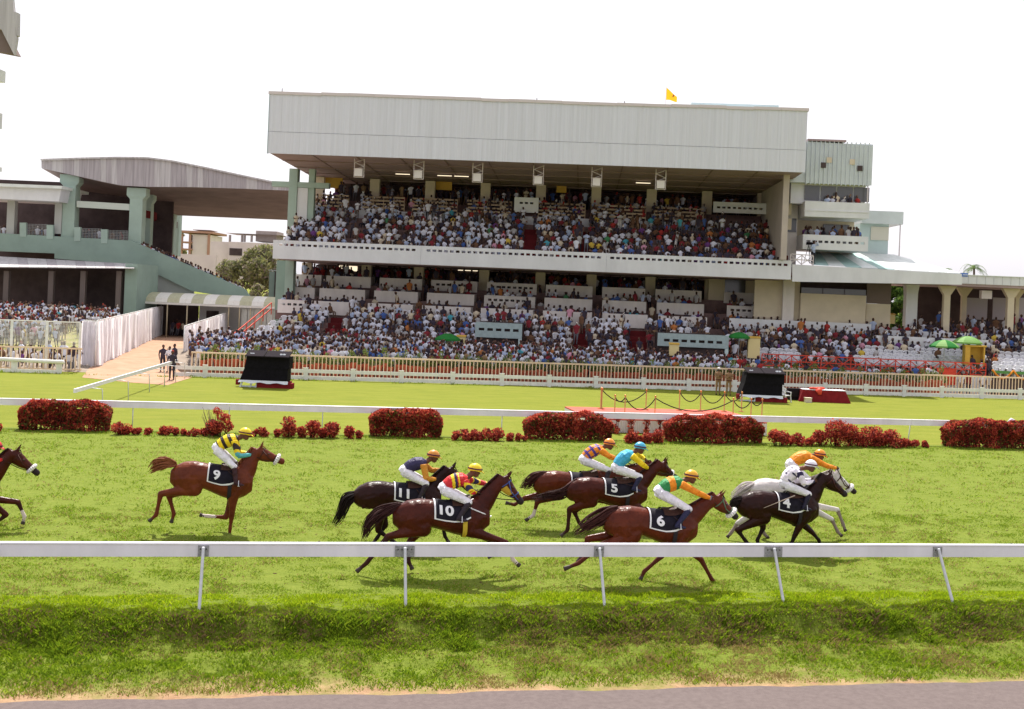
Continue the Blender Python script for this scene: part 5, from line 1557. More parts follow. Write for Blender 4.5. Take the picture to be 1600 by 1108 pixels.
# regions: 0 shirt 1 trousers 2 skin 3 hair 4 shoe
def hand(mb, w, d, side, m=2, s=1.0, curl=0.6):
    """palm, four curled fingers and a thumb; w wrist, d forearm direction, side lateral axis"""
    w, d, side = Vector(w), Vector(d).normalized(), Vector(side).normalized()
    n = d.cross(side).normalized()
    pc = w + d * 0.045 * s
    mb.tube([w, pc, w + d * 0.085 * s], [(0.018 * s, 0.030 * s), (0.019 * s, 0.042 * s), (0.015 * s, 0.040 * s)], 8, m, side)
    for k, L_ in enumerate((0.062, 0.072, 0.068, 0.052)):
        b0 = w + d * 0.08 * s + side * (0.0315 - 0.021 * k) * s
        p1 = b0 + (d * (1 - curl * 0.6) + n * curl * 0.5) * L_ * 0.5 * s
        p2 = p1 + (d * (0.6 - curl) + n * (0.3 + curl * 0.7)) * L_ * 0.55 * s
        mb.tube([b0, p1, p2], [0.0095 * s, 0.009 * s, 0.0075 * s], 6, m, side)
    t0 = w + d * 0.025 * s + side * 0.035 * s
    mb.tube([t0, t0 + (side * 0.6 + d * 0.6 + n * 0.4) * 0.035 * s, t0 + (side * 0.3 + d * 1.0 + n * 0.9) * 0.055 * s], [0.012 * s, 0.0105 * s, 0.008 * s], 6, m, n)
def figure(pose='stand', arms='down', fine=False):
    mb = MB()
    sit = pose == 'sit'
    lean = pose == 'lean'
    dz = -0.46 if sit else 0.0
    fy = (lambda z: 0.06 - (0.22 * max(0, z - 0.9) if lean else 0.03 * max(0, z - 0.9)))
    T = [(0.84, .10, .145), (0.98, .11, .16), (1.14, .10, .148), (1.30, .118, .182), (1.41, .095, .175), (1.47, .06, .08)]
    mb.tube([(0, fy(z) - 0.06 * (not sit), z + dz) for z, _, _ in T], [(a, b) for _, a, b in T], 12, 0, (1, 0, 0))
    hy = fy(1.6) - 0.06 * (not sit) - 0.02
    mb.tube([(0, hy + 0.025, 1.44 + dz), (0, hy + 0.01, 1.56 + dz)], [0.055, 0.052], 8, 2, (1, 0, 0))
    hz = 1.605 + dz
    kh = 1.0 if fine else 1.14
    mb.ball((0, hy, hz), (0.076 * kh, 0.095 * kh, 0.118 * kh), 2, 12, 9)
    mb.ball((0, hy + 0.018, hz + 0.028), (0.083 * kh, 0.098 * kh, 0.105 * kh), 3, 12, 8)
    mb.ball((0, hy - 0.098, hz - 0.02), (0.016, 0.02, 0.024), 2, 6, 5)
    if fine:
        for sx in (-1, 1):
            mb.ball((sx * 0.076, hy + 0.012, hz - 0.015), (0.014, 0.022, 0.032), 2, 6, 5)
            mb.ball((sx * 0.030, hy - 0.083, hz + 0.008), (0.013, 0.010, 0.009), 3, 6, 5)
        mb.ball((0, hy - 0.085, hz - 0.062), (0.024, 0.012, 0.008), 4, 6, 5)
    by = -0.06 * (not sit) + 0.06
    for sx in (-1, 1):
        if sit:
            mb.tube([(sx * 0.08, 0.06, 0.50), (sx * 0.13, -0.36, 0.52), (sx * 0.13, -0.38, 0.42), (sx * 0.12, -0.36, 0.09)], [0.088, 0.066, 0.062, 0.045], 8, 1, (1, 0, 0))
            mb.ball((sx * 0.12, -0.42, 0.045), (0.045, 0.12, 0.042), 4, 8, 5)
        else:
            mb.tube([(sx * 0.085, by, 0.90), (sx * 0.10, by - 0.01, 0.70), (sx * 0.105, by - 0.02, 0.50), (sx * 0.105, by + 0.02, 0.10)], [0.09, 0.078, 0.062, 0.048], 8, 1, (1, 0, 0))
            mb.ball((sx * 0.115, by - 0.05, 0.045), (0.045, 0.125, 0.042), 4, 8, 5)
        s = Vector((sx * 0.19, fy(1.4) - 0.06 * (not sit), 1.395 + dz))
        if arms == 'down': e, w = s + Vector((sx * 0.06, 0.03, -0.28)), s + Vector((sx * 0.05, -0.05, -0.52))
        elif arms == 'cross': e, w = s + Vector((sx * 0.08, -0.06, -0.27)), s + Vector((-sx * 0.16, -0.24, -0.20))
        elif arms == 'up' and sx > 0: e, w = s + Vector((sx * 0.16, -0.14, -0.02)), s + Vector((-sx * 0.06, -0.16, 0.24))
        elif arms == 'fore': e, w = s + Vector((sx * 0.07, -0.03, -0.27)), s + Vector((sx * 0.0, -0.28, -0.22))
        else: e, w = s + Vector((sx * 0.06, 0.0, -0.28)), s + Vector((sx * 0.02, -0.20, -0.42))
        mb.tube([s, s.lerp(e, .6)], [0.058, 0.054], 8, 0, (0, 1, 0)); mb.tube([s.lerp(e, .55), e, w], [0.045, 0.043, 0.031], 8, 2 if not fine else 0, (0, 1, 0))
        if fine: hand(mb, w, w - e, (0, -1, 0.2), 2)
        else: mb.ball(w + (w - e).normalized() * 0.05, 0.042, 2, 6, 5)
    return mb
POSES = [('sit', 'lap'), ('sit', 'fore'), ('stand', 'down'), ('stand', 'cross'), ('stand', 'up'), ('sit', 'up'), ('lean', 'fore')]
LOW = []
for ps, ar in POSES:
    me, reg, cs = remesh(figure(ps, ar), 0.042, 2, 0.4, decimate=0.115)
    V = np.empty(len(me.vertices) * 3); me.vertices.foreach_get('co', V); V = V.reshape(-1, 3)
    F = np.array([p.vertices[:] for p in me.polygons]); LOW.append((V, F, reg))
    bpy.data.meshes.remove(me)
ALLM = SHM + TRM + SKIN + HAIR + [SHOE]
iT, iS, iH, iB = len(SHM), len(SHM) + len(TRM), len(SHM) + len(TRM) + len(SKIN), len(ALLM) - 1
PEOPLE = []          # (pos, rz, scale, pose, shirt, trousers, skin, hair, zone, bin)
RP = random.Random(99)
W_SUN = dict(zip(SH, (46, 20, 9, 6, 16, 5, 2.5, 1.0, 0.8, 7, 6, 1.0, 1.0, 0.6, 0.6, 1)))
W_MIX = dict(zip(SH, (17, 10, 10, 8, 28, 8, 3.5, 2.2, 1.0, 7, 13, 2.5, 2, 1.2, 1, 1)))
W_DRK = dict(zip(SH, (7, 3, 5, 5, 55, 7, 2.5, 1, 0.6, 4, 14, 1.5, 1.5, 0.6, 0.4, 1)))
def add(p, pose, wts, zone, rz=None, red=0.06, bin_='', sc=None, shirt=None, trou=None):
    sh = SH.index(shirt) if shirt else SH.index(RP.choices(list(wts), list(wts.values()))[0])
    hr = 1 if RP.random() < red else (3 if RP.random() < 0.03 else (2 if RP.random() < 0.06 else 0))
    PEOPLE.append((Vector(p), RP.gauss(0, 0.5) if rz is None else rz, sc or RP.uniform(0.86, 1.07), pose, sh, trou if trou is not None else RP.choices(range(5), (5, 3, 3, 2, 2))[0], RP.randrange(2), hr, zone, bin_))
def clear_of(x, spans):
    return all(not (a <= x <= b) for a, b in spans)
# upper deck
st_up = [(fs(p, 370, 5)[0] - 0.6, fs(p, 370, 5)[0] + 0.6) for p in (826, 910, 1225)] + [(fs(552, 350, 6)[0] - 0.35, fs(552, 350, 6)[0] + 0.35)]
for i in range(8):
    x = UX0 + 0.4
    while x < UX1 - 0.7:
        if clear_of(x, st_up) and RP.random() < 0.93:
            stand = RP.random() < (0.03 if i < 6 else 0.2)
            add(sw(x, uy(i) + 0.12, uz(i) - (0.1 if not stand else 0)), RP.choice((2, 3)) if stand else RP.choice((0, 0, 1, 1, 5)), W_SUN if x < 4 else W_MIX, 'upper', red=0.02)
        elif not clear_of(x, st_up) and RP.random() < 0.22:
            add(sw(x, uy(i) + 0.1, uz(i)), RP.choice((2, 3)), W_MIX, 'upper')
        x += RP.uniform(0.44, 0.56)
for i in range(4):
    for p0, p1 in benches:
        y = wy + 0.42 + 0.8 * i + 0.1
        x0, x1 = fs(p0, 310, y)[0], fs(p1, 310, y)[0]
        x = x0
        while x < x1:
            if RP.random() < 0.72: add(sw(x, y, bz + 0.36 * i - 0.05), RP.choice((0, 1)), W_MIX, 'upper')
            x += 0.52
for r_ in range(3):
    x = UX0 + 2
    while x < UX1 - 1:
        if RP.random() < 0.8: add(sw(x, wy + 4.6 + r_ * 0.8 + RP.uniform(-.2, .2), bz + 1.44), RP.choice((2, 3, 4)), W_DRK if RP.random() < 0.7 else W_SUN, 'upper')
        x += RP.uniform(0.45, 0.75)
# lower seats
ent = [(fs(743, 520, -1.6)[0] - 0.2, fs(815, 520, -1.6)[0] + 0.2), (fs(1028, 520, -1.6)[0] - 0.2, fs(1140, 520, -1.6)[0])]
stl = [(fs(p, 540, -1)[0] - 0.7, fs(p, 540, -1)[0] + 0.7) for p in (506, 905, 1000)]
PLC = []
for i in range(7):
    x = LS0 + 0.62 * i + 0.3
    lim = fs(420, 520, 1)[0] + 0.2 * i
    while x < LS1 - 0.3:
        blocked = not clear_of(x, ent) and i < 5
        if not blocked:
            if x < lim: PLC.append((x, i))
            elif not clear_of(x, stl):
                if RP.random() < 0.12: add(sw(x, ly(i) + 0.1, lz(i)), 2, W_DRK, 'lower')
            else:
                f = 0.92 if i > 0 else 0.75
                if RP.random() < f: add(sw(x, ly(i) + 0.12, lz(i)), RP.choice((2, 3)) if RP.random() < 0.06 else RP.choice((0, 0, 1, 1, 5)), W_SUN, 'lower', red=0.03)
                else: PLC.append((x, i))
        x += RP.uniform(0.46, 0.58)
for ti, (y, z0, z1) in enumerate(tiers):
    fl = (3.75, 4.95, 6.05)[ti]
    for bi, (x0, x1) in enumerate(boxx):
        for rr_ in range(2 if ti < 2 else 2):
            x = x0 + 0.3
            while x < x1 - 0.3:
                if RP.random() < (0.72 if rr_ == 0 else 0.5): add(sw(x, y + 0.75 + 0.85 * rr_, fl + 0.12 * rr_), RP.choice((0, 1)) if RP.random() < 0.85 else 2, W_MIX if ti < 2 else W_DRK, 'boxes')
                x += 0.5
    for bi in range(len(boxx) - 1):
        xm = (boxx[bi][1] + boxx[bi + 1][0]) / 2
        if RP.random() < 0.7: add(sw(xm, y + RP.uniform(-0.5, 0.8), (3.4, 3.75, 4.95)[ti] if True else fl), 2, W_DRK, 'boxes')
for r_ in range(3):
    x = LX0 + 1
    while x < LX1 - 2:
        if RP.random() < 0.72: add(sw(x, 13.9 + 0.9 * r_ + RP.uniform(-.2, .2), 6.05), RP.choice((2, 3)), W_DRK, 'boxes')
        x += RP.uniform(0.5, 0.8)
# apron crowd behind the picket fence, on a gently rising standing area
b = MB(m_apron)
A0, A1 = ta(300, 560, KO + 1.4)[0], ta(1185, 575, KO + 1.4)[0]
b.hexa([(A0 - 0.5, 1.2, -0.1), (A1 + 1, 1.2, -0.1), (A1 + 1, 12.5, -0.1), (A0 - 2.5, 12.5, -0.1), (A0 - 0.5, 1.2, 0.29), (A1 + 1, 1.2, 0.29), (A1 + 1, 12.5, 0.95), (A0 - 2.5, 12.5, 0.95)])
tag(b.build('standing_area', None, track(0, KO), TH), kind='structure')
bins = [(300, 372, 'left of the first screen'), (372, 455, 'behind the first screen'), (455, 560, 'right of the first screen'), (560, 680, 'left of the lone umbrella'), (680, 820, 'by the lone umbrella'), (820, 960, 'below the middle stairs'), (960, 1110, 'left of the officers'), (1110, 1240, 'behind the second screen'), (1240, 1600, 'below the red-railed terrace')]
off = KO + 1.55
k = 0
while True:
    a_end = ta(1185, 560, off)[0] if k > 1 else ta(1500, 575, off)[0]
    a = ta(300, 555, off)[0]
    if off > KO + 11.5: break
    while a < a_end:
        p = track(a, off)
        sx, sy = (p.x * SCc + (p.y - SY0) * SSs), (-p.x * SSs + (p.y - SY0) * SCc)
        px = 800 + p.x / p.y * FPX
        dens = (0.93 if px < 1160 else 0.3)
        if sy < -2.0 and RP.random() < dens and not (px > 1180 and sy > -1.7):
            bn_ = next((b_[2] for b_ in bins if b_[0] <= px < b_[1]), '')
            add(p + Vector((0, 0, 0.30 + 0.065 * (off - KO - 1.55))), RP.choices((2, 3, 6, 4), (5, 3, 3, 0.4))[0], W_SUN, 'apron', red=0.07, bin_=bn_, sc=RP.uniform(0.84, 1.0) if k < 3 else None)
        a += RP.uniform(0.42, 0.60)
    off += 0.72; k += 1
# right terrace
RCH = []
for i in range(11):
    x = RX0 + 0.3
    while x < RX1 - 0.2:
        px = 800 + x / (SY0 + ry_(i)) * FPX
        p = sw(x, ry_(i) + 0.12, rz_(i))
        if i < 5 and (1335 < px < 1498 or px > 1545): RCH.append((x, i, px))
        elif i < 3 and 1165 < px < 1255:
            RCH.append((x, i, px)) if RP.random() < 0.8 else None
        elif RP.random() < 0.86:
            add(p, RP.choice((2, 3)) if RP.random() < 0.12 else RP.choice((0, 1)), W_DRK if RP.random() < 0.8 else W_SUN, 'terrace', red=0.02)
        if i in (1, 2, 3, 4) and RP.random() < 0.10 and 1335 < px < 1498: add(p + Vector((0, -0.1, 0)), 0, W_MIX, 'terrace')
        x += RP.uniform(0.48, 0.60)
for p in (1345, 1355, 1372, 1398, 1412, 1425, 1437, 1463, 1473, 1503, 1514, 1535, 1545):
    x = fs(p, 595, -1.9)[0]; add(sw(x, -1.8, 0), 2, W_SUN, 'apron', bin_=bins[-1][2], sc=0.9)
YPx = 7.0
for r_ in range(4):
    x = fs(1428, 480, 8)[0]
    while x < fs(1640, 480, 8)[0]:
        if RP.random() < 0.75: add(sw(x, 6.5 + r_ * 0.9, 3.2 + 0.35 * r_), RP.choice((2, 0)), W_DRK if RP.random() < .75 else W_SUN, 'terrace')
        x += RP.uniform(0.45, 0.8)
for i in range(24):
    add(sw(RP.uniform(B2[0] + 0.4, B2[1] - 0.5), RP.uniform(Y + 0.4, Y + 3.0), B2[2] + 0.2), 2, W_DRK, 'balcony')
for i in range(8):
    add(sw(RP.uniform(B2[0] + 0.4, B2[1] - 0.5), RP.uniform(Y + 0.15, Y + 0.5), B1[2] + 0.2), 2, W_MIX, 'balcony')
# left crowd: seated behind the wire mesh, standing on the rise behind
m_rise = mat('worn_grass', (0.22, 0.24, 0.06), 0.95, col2=(0.36, 0.30, 0.16), scale=0.5)
b = MB(m_rise)
b.hexa([(-75, 93, -0.2), (-30.5, 93, -0.2), (-35.0, 119, -0.2), (-75, 119, -0.2), (-75, 93, 0.02), (-30.5, 93, 0.02), (-35.0, 119, 1.6), (-75, 119, 1.6)])
tag(b.build('grass_rise'), kind='structure')
for r_ in range(4):
    off = KO + 1.2 + r_ * 1.0
    a, e = ta(-15, 540, off)[0], ta(124, 545, off)[0]
    while a < e:
        if RP.random() < 0.85: add(track(a, off), RP.choice((0, 1, 5, 2)), W_SUN, 'mesh', red=0.2, bin_='front' if r_ < 2 else 'back')
        a += RP.uniform(0.5, 0.75)
for r_ in range(26):
    Yp = 94.5 + r_ * 0.92
    X = -0.47 * Yp
    while X < -0.322 * Yp - 0.2:
        px = 800 + X / Yp * FPX - 2
        gap = (r_ < 6 and px > 60 and RP.random() < 0.75) or (r_ < 12 and px > 95 and RP.random() < 0.85) or px > 192
        if not gap and RP.random() < 0.86:
            add((X + RP.uniform(-.15, .15), Yp + RP.uniform(-.3, .3), max(0.02, 1.58 * (Yp - 93) / 26)), RP.choice((2, 3, 2)), W_SUN, 'rise', red=0.18, rz=RP.uniform(-0.9, 0.9), bin_='near' if r_ < 9 else 'far')
        X += RP.uniform(0.5, 0.85)
# side stand
for i in range(44):
    t = (i + RP.uniform(-.3, .3)) / 44
    px = 212 + 170 * t; py = 379 + 73 * t
    p = W(px, py, ZL + 0.9); add((p.x, p.y, p.z - 0.95), RP.choice((0, 0, 1)), W_MIX, 'rake', sc=1.1)
for i in range(40):
    px = RP.uniform(-10, 200)
    p = W(px, 370 + px * 0.05, ZL + RP.uniform(1.0, 3.0)); add((p.x, p.y, wx(0, 368, ZL)[1] - 0.6), 2, W_MIX, 'rake')
# passage
for i in range(10):
    p = W(RP.uniform(268, 300), 512, 124 + RP.uniform(0, 3)); add((p.x, p.y, 0.02), 2, W_DRK, 'passage')
add(sw(fs(473, 492, 3.2)[0], 2.6, lz(3)), 2, W_SUN, 'lower', rz=0.1, shirt='yellow', sc=1.05, bin_='solo', trou=0)
add(sw(fs(736, 365, 6)[0], uy(1), uz(1) + 0.2), 3, W_SUN, 'upper', rz=0.2, shirt='pale blue', sc=1.08, trou=4)
# ---- the nearest 300 are individuals, the rest one mass
def showing(q):
    z = q[8]
    if z == 'apron': return q[0].y - (3 if q[9] else 0) + (0 if q[3] != 6 else 0.2)
    if z == 'mesh': return q[0].y + 0.5
    if z == 'rise': return q[0].y - 8 if q[9] == 'near' else q[0].y + 4
    return 500
PEOPLE.sort(key=lambda q: (0 if q[9] == 'solo' else 1, showing(q)))
IND, MASS = PEOPLE[:300], PEOPLE[300:]
MC = {}
def person_label(q):
    c = SH[q[4]]; cap = {1: ' and red cap', 3: ' and white cap'}.get(q[7], '')
    if q[9] == 'solo': return 'man in bright yellow shirt standing among the seated rows of the lower tier', 'standing man in the seats'
    if q[8] == 'apron':
        po = {2: 'standing', 3: 'arms folded', 4: 'arm raised', 6: 'leaning'}[q[3]]
        return f'spectator in {c}{cap} {po} at picket fence {q[9]}', 'spectators behind the picket fence ' + q[9]
    if q[8] == 'mesh': return f'spectator in {c}{cap} {"standing" if q[3] == 2 else "sitting"} behind the wire mesh fence', 'spectators behind the wire mesh'
    return f'spectator in {c}{cap} standing on the grass behind the wire mesh', 'spectators standing on the grass rise'
from collections import Counter
IND.sort(key=lambda q: q[0].x / q[0].y)
LC = Counter(person_label(q)[0] for q in IND); LN = Counter()
for q in IND:
    key = q[3:8]
    if key not in MC:
        V, F, reg = LOW[q[3]]
        MC[key] = fast_mesh('person', V, F, [SHM[q[4]], TRM[q[5]], SKIN[q[6]], HAIR[q[7]], SHOE], reg)
    lb, gr = person_label(q)
    LN[lb] += 1
    if LC[lb] > 1: lb = f'{nth(LN[lb])} {lb}'
    if len(lb.split()) > 16: lb = lb.replace(' at picket fence', '')
    o = tag(link('person', MC[key], None, q[0], q[1]), lb, 'person', gr)
    o.scale = (q[2],) * 3
VV, FF, MM, nv = [], [], [], 0
for q in MASS:
    V, F, reg = LOW[q[3]]
    c, s = math.cos(q[1]) * q[2], math.sin(q[1]) * q[2]
    tx_, ty_ = RP.gauss(0, 0.09), RP.gauss(-0.04, 0.09)
    V = V + np.stack([V[:, 2] * tx_, V[:, 2] * ty_, -np.abs(V[:, 2]) * 0.0], 1) - np.array([0.45 * tx_, 0.45 * ty_, 0])
    X = np.stack([V[:, 0] * c - V[:, 1] * s + q[0].x, V[:, 0] * s + V[:, 1] * c + q[0].y, V[:, 2] * q[2] + q[0].z], 1)
    VV.append(X); FF.append(F + nv); nv += len(V)
    MM.append(np.array([q[4], iT + q[5], iS + q[6], iH + q[7], iB])[reg])
crowd = link('crowd', fast_mesh('crowd', np.concatenate(VV), np.concatenate(FF), ALLM, np.concatenate(MM)))
tag(crowd, 'dense crowd of spectators filling both tiers and the ground in front', 'crowd', kind='stuff')
print('PEOPLE', len(PEOPLE), 'tris', sum(len(f) for f in FF), [len(l[1]) for l in LOW])
# chairs on the terraces
PLC = PLC[:90]
PLC.sort(key=lambda q: (q[1], q[0])); CC = Counter()
for x, i in PLC:
    left = x < fs(425, 520, 1)[0] + 0.2 * i
    CC[(left, i)] += 1
    chair(sw(x, ly(i) + 0.1, lz(i)), SPHI + RP.uniform(-.15, .15), f'{nth(CC[(left, i)])} empty white chair in {nth(i + 1)} row ' + ('beside the slanting handrail' if left else 'among the lower seats'), 'white chairs beside the slanting handrail' if left else 'white chairs among the lower seats')
for x, i, px in RCH[:230]:
    zn = 0 if px < 1300 else 1 if px < 1520 else 2
    CC[(zn, i, 'r')] += 1
    lab = f'{nth(CC[(zn, i, "r")])} empty white chair in {nth(i + 1)} row ' + ('behind the yellow lectern', 'between red railing and pale umbrellas', 'above the orange garland')[zn]
    chair(sw(x, ry_(i) + 0.1, rz_(i)), SPHI + RP.uniform(-.15, .15), lab, 'white chairs on the end terrace' + (' by the lectern' if px < 1300 else ' above the garland' if px >= 1520 else ''))
# ---- people standing apart
FIG = {}
def apart(px, py, Z, rz, label, shirt, trou, pose='stand', arms='down', hair=0, h=None, z=0.0, cap=None, extra=None, name='person'):
    key = (pose, arms)
    if key not in FIG: FIG[key] = remesh(figure(pose, arms, True), 0.0125, 3, 0.4)
    me0, reg, cs = FIG[key]
    me = me0.copy(); paint(me, [shirt, trou, SKIN[1], HAIR[hair], SHOE], reg)
    p = W(px, py, Z) if Z else G(px, py, z)
    o = tag(link(name, me, None, (p.x, p.y, z), rz), label, 'person')
    s = (h or 1.72) / 1.73
    o.scale = (s, s, s)
    if cap is not None:
        b = MB(cap); b.ball((0, 0.0, 1.675), (0.105, 0.12, 0.065), 0, 12, 7); b.tube([(0, -0.11, 1.65), (0, -0.16, 1.635)], [(0.008, 0.07), (0.006, 0.045)], 8, 0, (1, 0, 0)); b.build('cap', o)
    if extra: extra(o)
    return o
m_khaki = mat('uniform_khaki', (0.27, 0.16, 0.095), 0.85); m_khakid = mat('belt_brown', (0.10, 0.035, 0.025), 0.6)
def belt(o):
    b = MB(m_khakid); b.tube([(0, 0, 0.93), (0, 0, 0.99)], [(0.128, 0.178), (0.128, 0.178)], 16, 0, (1, 0, 0)); b.build('belt', o)
apart(1121.5, 617, None, 0.15, 'khaki-uniformed officer with white-topped cap standing on the lawn', m_khaki, TRM[3], 'stand', 'cross', 0, 1.76, cap=HAIR[3], extra=belt)
apart(1138, 618, None, -0.1, 'khaki-uniformed officer in brown cap standing next to the black screen', m_khaki, TRM[3], 'stand', 'cross', 0, 1.72, cap=m_khakid, extra=belt)
apart(253.5, 581, None, 0.6, 'dark-clad man standing at the edge of the sand path, left of the group', SHM[4], TRM[0], 'stand', 'down', 0, 1.75)
apart(264, 582, None, -0.2, 'man in white shirt half hidden in the group on the sand path', SHM[0], TRM[4], 'stand', 'fore', 0, 1.68)
apart(268, 594, None, 0.1, 'man in black with a red cap at the end of the slanting rail', SHM[4], TRM[0], 'stand', 'fore', 1, 1.78)
apart(272, 578, None, -0.7, 'dark-clad man at the back of the group on the sand path', SHM[4], TRM[0], 'stand', 'down', 0, 1.72)
apart(114, 579, None, 0.0, 'man in black shirt and white trousers beside the white pipe end', SHM[4], TRM[4], 'stand', 'cross', 0, 1.78)
cm_p = sw(fs(1277, 405, 2.0)[0], 3.7, cf0t[1] + 0.12)
cz = apart(0, 0, 1, 0.6, 'man with a film camera standing on the canopy roof', SHM[1], TRM[0], 'stand', 'up', 0, 1.8)
cz.location = cm_p
b = MB(m_black); b.box(-0.09, -0.25, 0, 0.09, 0.2, 0.2); b.tube([(0, -0.25, 0.1), (0, -0.42, 0.1)], [0.06, 0.07], 8, 0, (1, 0, 0))
for a in (0, 2.1, 4.2): b.tube([(0, 0, 0), (0.35 * math.cos(a), 0.35 * math.sin(a), -1.45)], [0.02, 0.02], 5)
tag(b.build('film_camera', None, cm_p + Vector((-0.45, -0.3, 1.45)), 0.6), 'black film camera on a tripod beside the man on the canopy roof', 'camera')
railing('roof_railing', [sw(fs(1236, 404, 2.9)[0], 3.2, cf0t[1]), sw(fs(1272, 404, 2.9)[0], 3.2, cf0t[1] - 0.05)], 0.8, 'thin white railing at the corner of the canopy roof', cross=True, m=m_steel, posts=1.0)
# ================================================================== racehorses and jockeys
TORSO = [(-0.86, 1.36, 1.10, 0.10), (-0.76, 1.47, 1.00, 0.20), (-0.60, 1.56, 0.95, 0.255), (-0.40, 1.59, 0.97, 0.275), (-0.20, 1.565, 1.02, 0.255), (0.0, 1.53, 0.95, 0.275), (0.2, 1.52, 0.87, 0.29),
         (0.38, 1.55, 0.82, 0.28), (0.55, 1.60, 0.83, 0.235), (0.70, 1.53, 0.90, 0.19), (0.84, 1.36, 1.02, 0.12)]
m_hoof = mat('hoof', (0.06, 0.045, 0.04), 0.5)
m_sock = mat('white_sock', (0.62, 0.52, 0.50), 0.6)
m_pink = mat('muzzle_dark', (0.03, 0.02, 0.022), 0.5)
m_eye = mat('horse_eye', (0.01, 0.008, 0.008), 0.1, spec=0.8)
m_cl_black = mat('cloth_black', (0.014, 0.012, 0.020), 0.75, var=0.3, scale=9)
m_cl_white = mat('cloth_white', (0.78, 0.77, 0.80), 0.75)
m_leather = mat('leather_dark', (0.05, 0.022, 0.016), 0.5)
m_fleece = mat('fleece_white', (0.85, 0.82, 0.82), 0.95, bump=0.6, bscale=60)
m_silver = mat('stirrup_steel', (0.6, 0.6, 0.62), 0.3, metal=0.8)
def coat(name, c, c2):
    return mat('coat_' + name, (c[0] * 0.46, c[1] * 0.36, c[2] * 0.40), 0.31, col2=(c2[0] * 0.64, c2[1] * 0.52, c2[2] * 0.52), scale=3.0, detail=5, spec=0.16, bump=0.42, bscale=8)
COATS = {'chestnut': (coat('chestnut', (0.21, 0.052, 0.022), (0.27, 0.075, 0.032)), mat('hair_chestnut', (0.22, 0.075, 0.035), 0.6, var=0.2, scale=12), (0.14, 0.03, 0.014)),
         'bay': (coat('bay', (0.085, 0.017, 0.010), (0.125, 0.027, 0.014)), mat('hair_bay', (0.035, 0.012, 0.012), 0.6, var=0.3, scale=12), (0.04, 0.012, 0.010)),
         'red bay': (coat('red_bay', (0.15, 0.033, 0.014), (0.20, 0.048, 0.020)), mat('hair_rbay', (0.05, 0.016, 0.014), 0.6, var=0.3, scale=12), (0.09, 0.02, 0.012)),
         'dark': (coat('dark', (0.030, 0.009, 0.008), (0.048, 0.014, 0.011)), mat('hair_dark', (0.014, 0.008, 0.008), 0.6, var=0.3, scale=12), (0.015, 0.007, 0.007)),
         'grey': (coat('grey', (1.15, 1.36, 1.2), (1.08, 1.24, 1.2)), mat('hair_grey_horse', (0.48, 0.43, 0.42), 0.6, var=0.3, scale=12), (0.26, 0.20, 0.19))}
def torso_at(x):
    xs = [t[0] for t in TORSO]
    return tuple(float(np.interp(x, xs, [t[k] for t in TORSO])) for k in (1, 2, 3))
class Horse:
    def __init__(h, cfg):
        h.c = cfg
        g = W(cfg['root'], PY0, cfg['Z'])
        h.o = Vector((g.x, cfg['Z'], 0))
        h.root = empty('horse', h.o, TH, cfg['label'], 'horse')
        C_, W_ = h.L(cfg['croup']), h.L(cfg['withers'])
        h.C = C_
        d = (W_[0] - C_[0], W_[1] - C_[1])
        L_ = math.hypot(*d)
        h.sx = cfg.get('sx', min(1.22, L_ / 0.95)); h.sz = cfg.get('sz', 1.06)
        a = math.atan2(d[1], d[0])
        h.ca, h.sa = math.cos(a), math.sin(a)
    def L(h, p):
        """photo point -> (along, height) in the horse's own upright middle plane"""
        d = ray(*p)
        t = (-h.o.x * TS + h.o.y * TC) / (-d.x * TS + TC)
        X, Y_ = d.x * t - h.o.x, t - h.o.y
        return (X * TC + Y_ * TS, HC + d.z * t)
    def T(h, x, z, y=0.0):
        u, v = (x + 0.40) * h.sx, (z - 1.59) * h.sz
        return Vector((h.C[0] + u * h.ca - v * h.sa, y, h.C[1] + u * h.sa + v * h.ca))
    def P(h, p, y=0.0):
        a, z = h.L(p)
        return Vector((a, y, z))
def leg_tube(mb, pts, rad, m0, mlow, k_low, sock=None):
    n = len(pts)
    for i in range(n - 1):
        m = m0 if i < k_low else mlow
        if sock is not None and i >= n - 1 - sock: m = 2
        mb.tube([pts[i], pts[i].lerp(pts[i + 1], 0.5), pts[i + 1]], [rad[i], tuple((a + b_) / 2 * 0.97 for a, b_ in zip(rad[i], rad[i + 1])), rad[i + 1]], 10, m)
        mb.ball(pts[i + 1], (rad[i + 1][0] * 0.98, rad[i + 1][1] * 0.98, rad[i + 1][0] * 0.98), m, 8, 6)
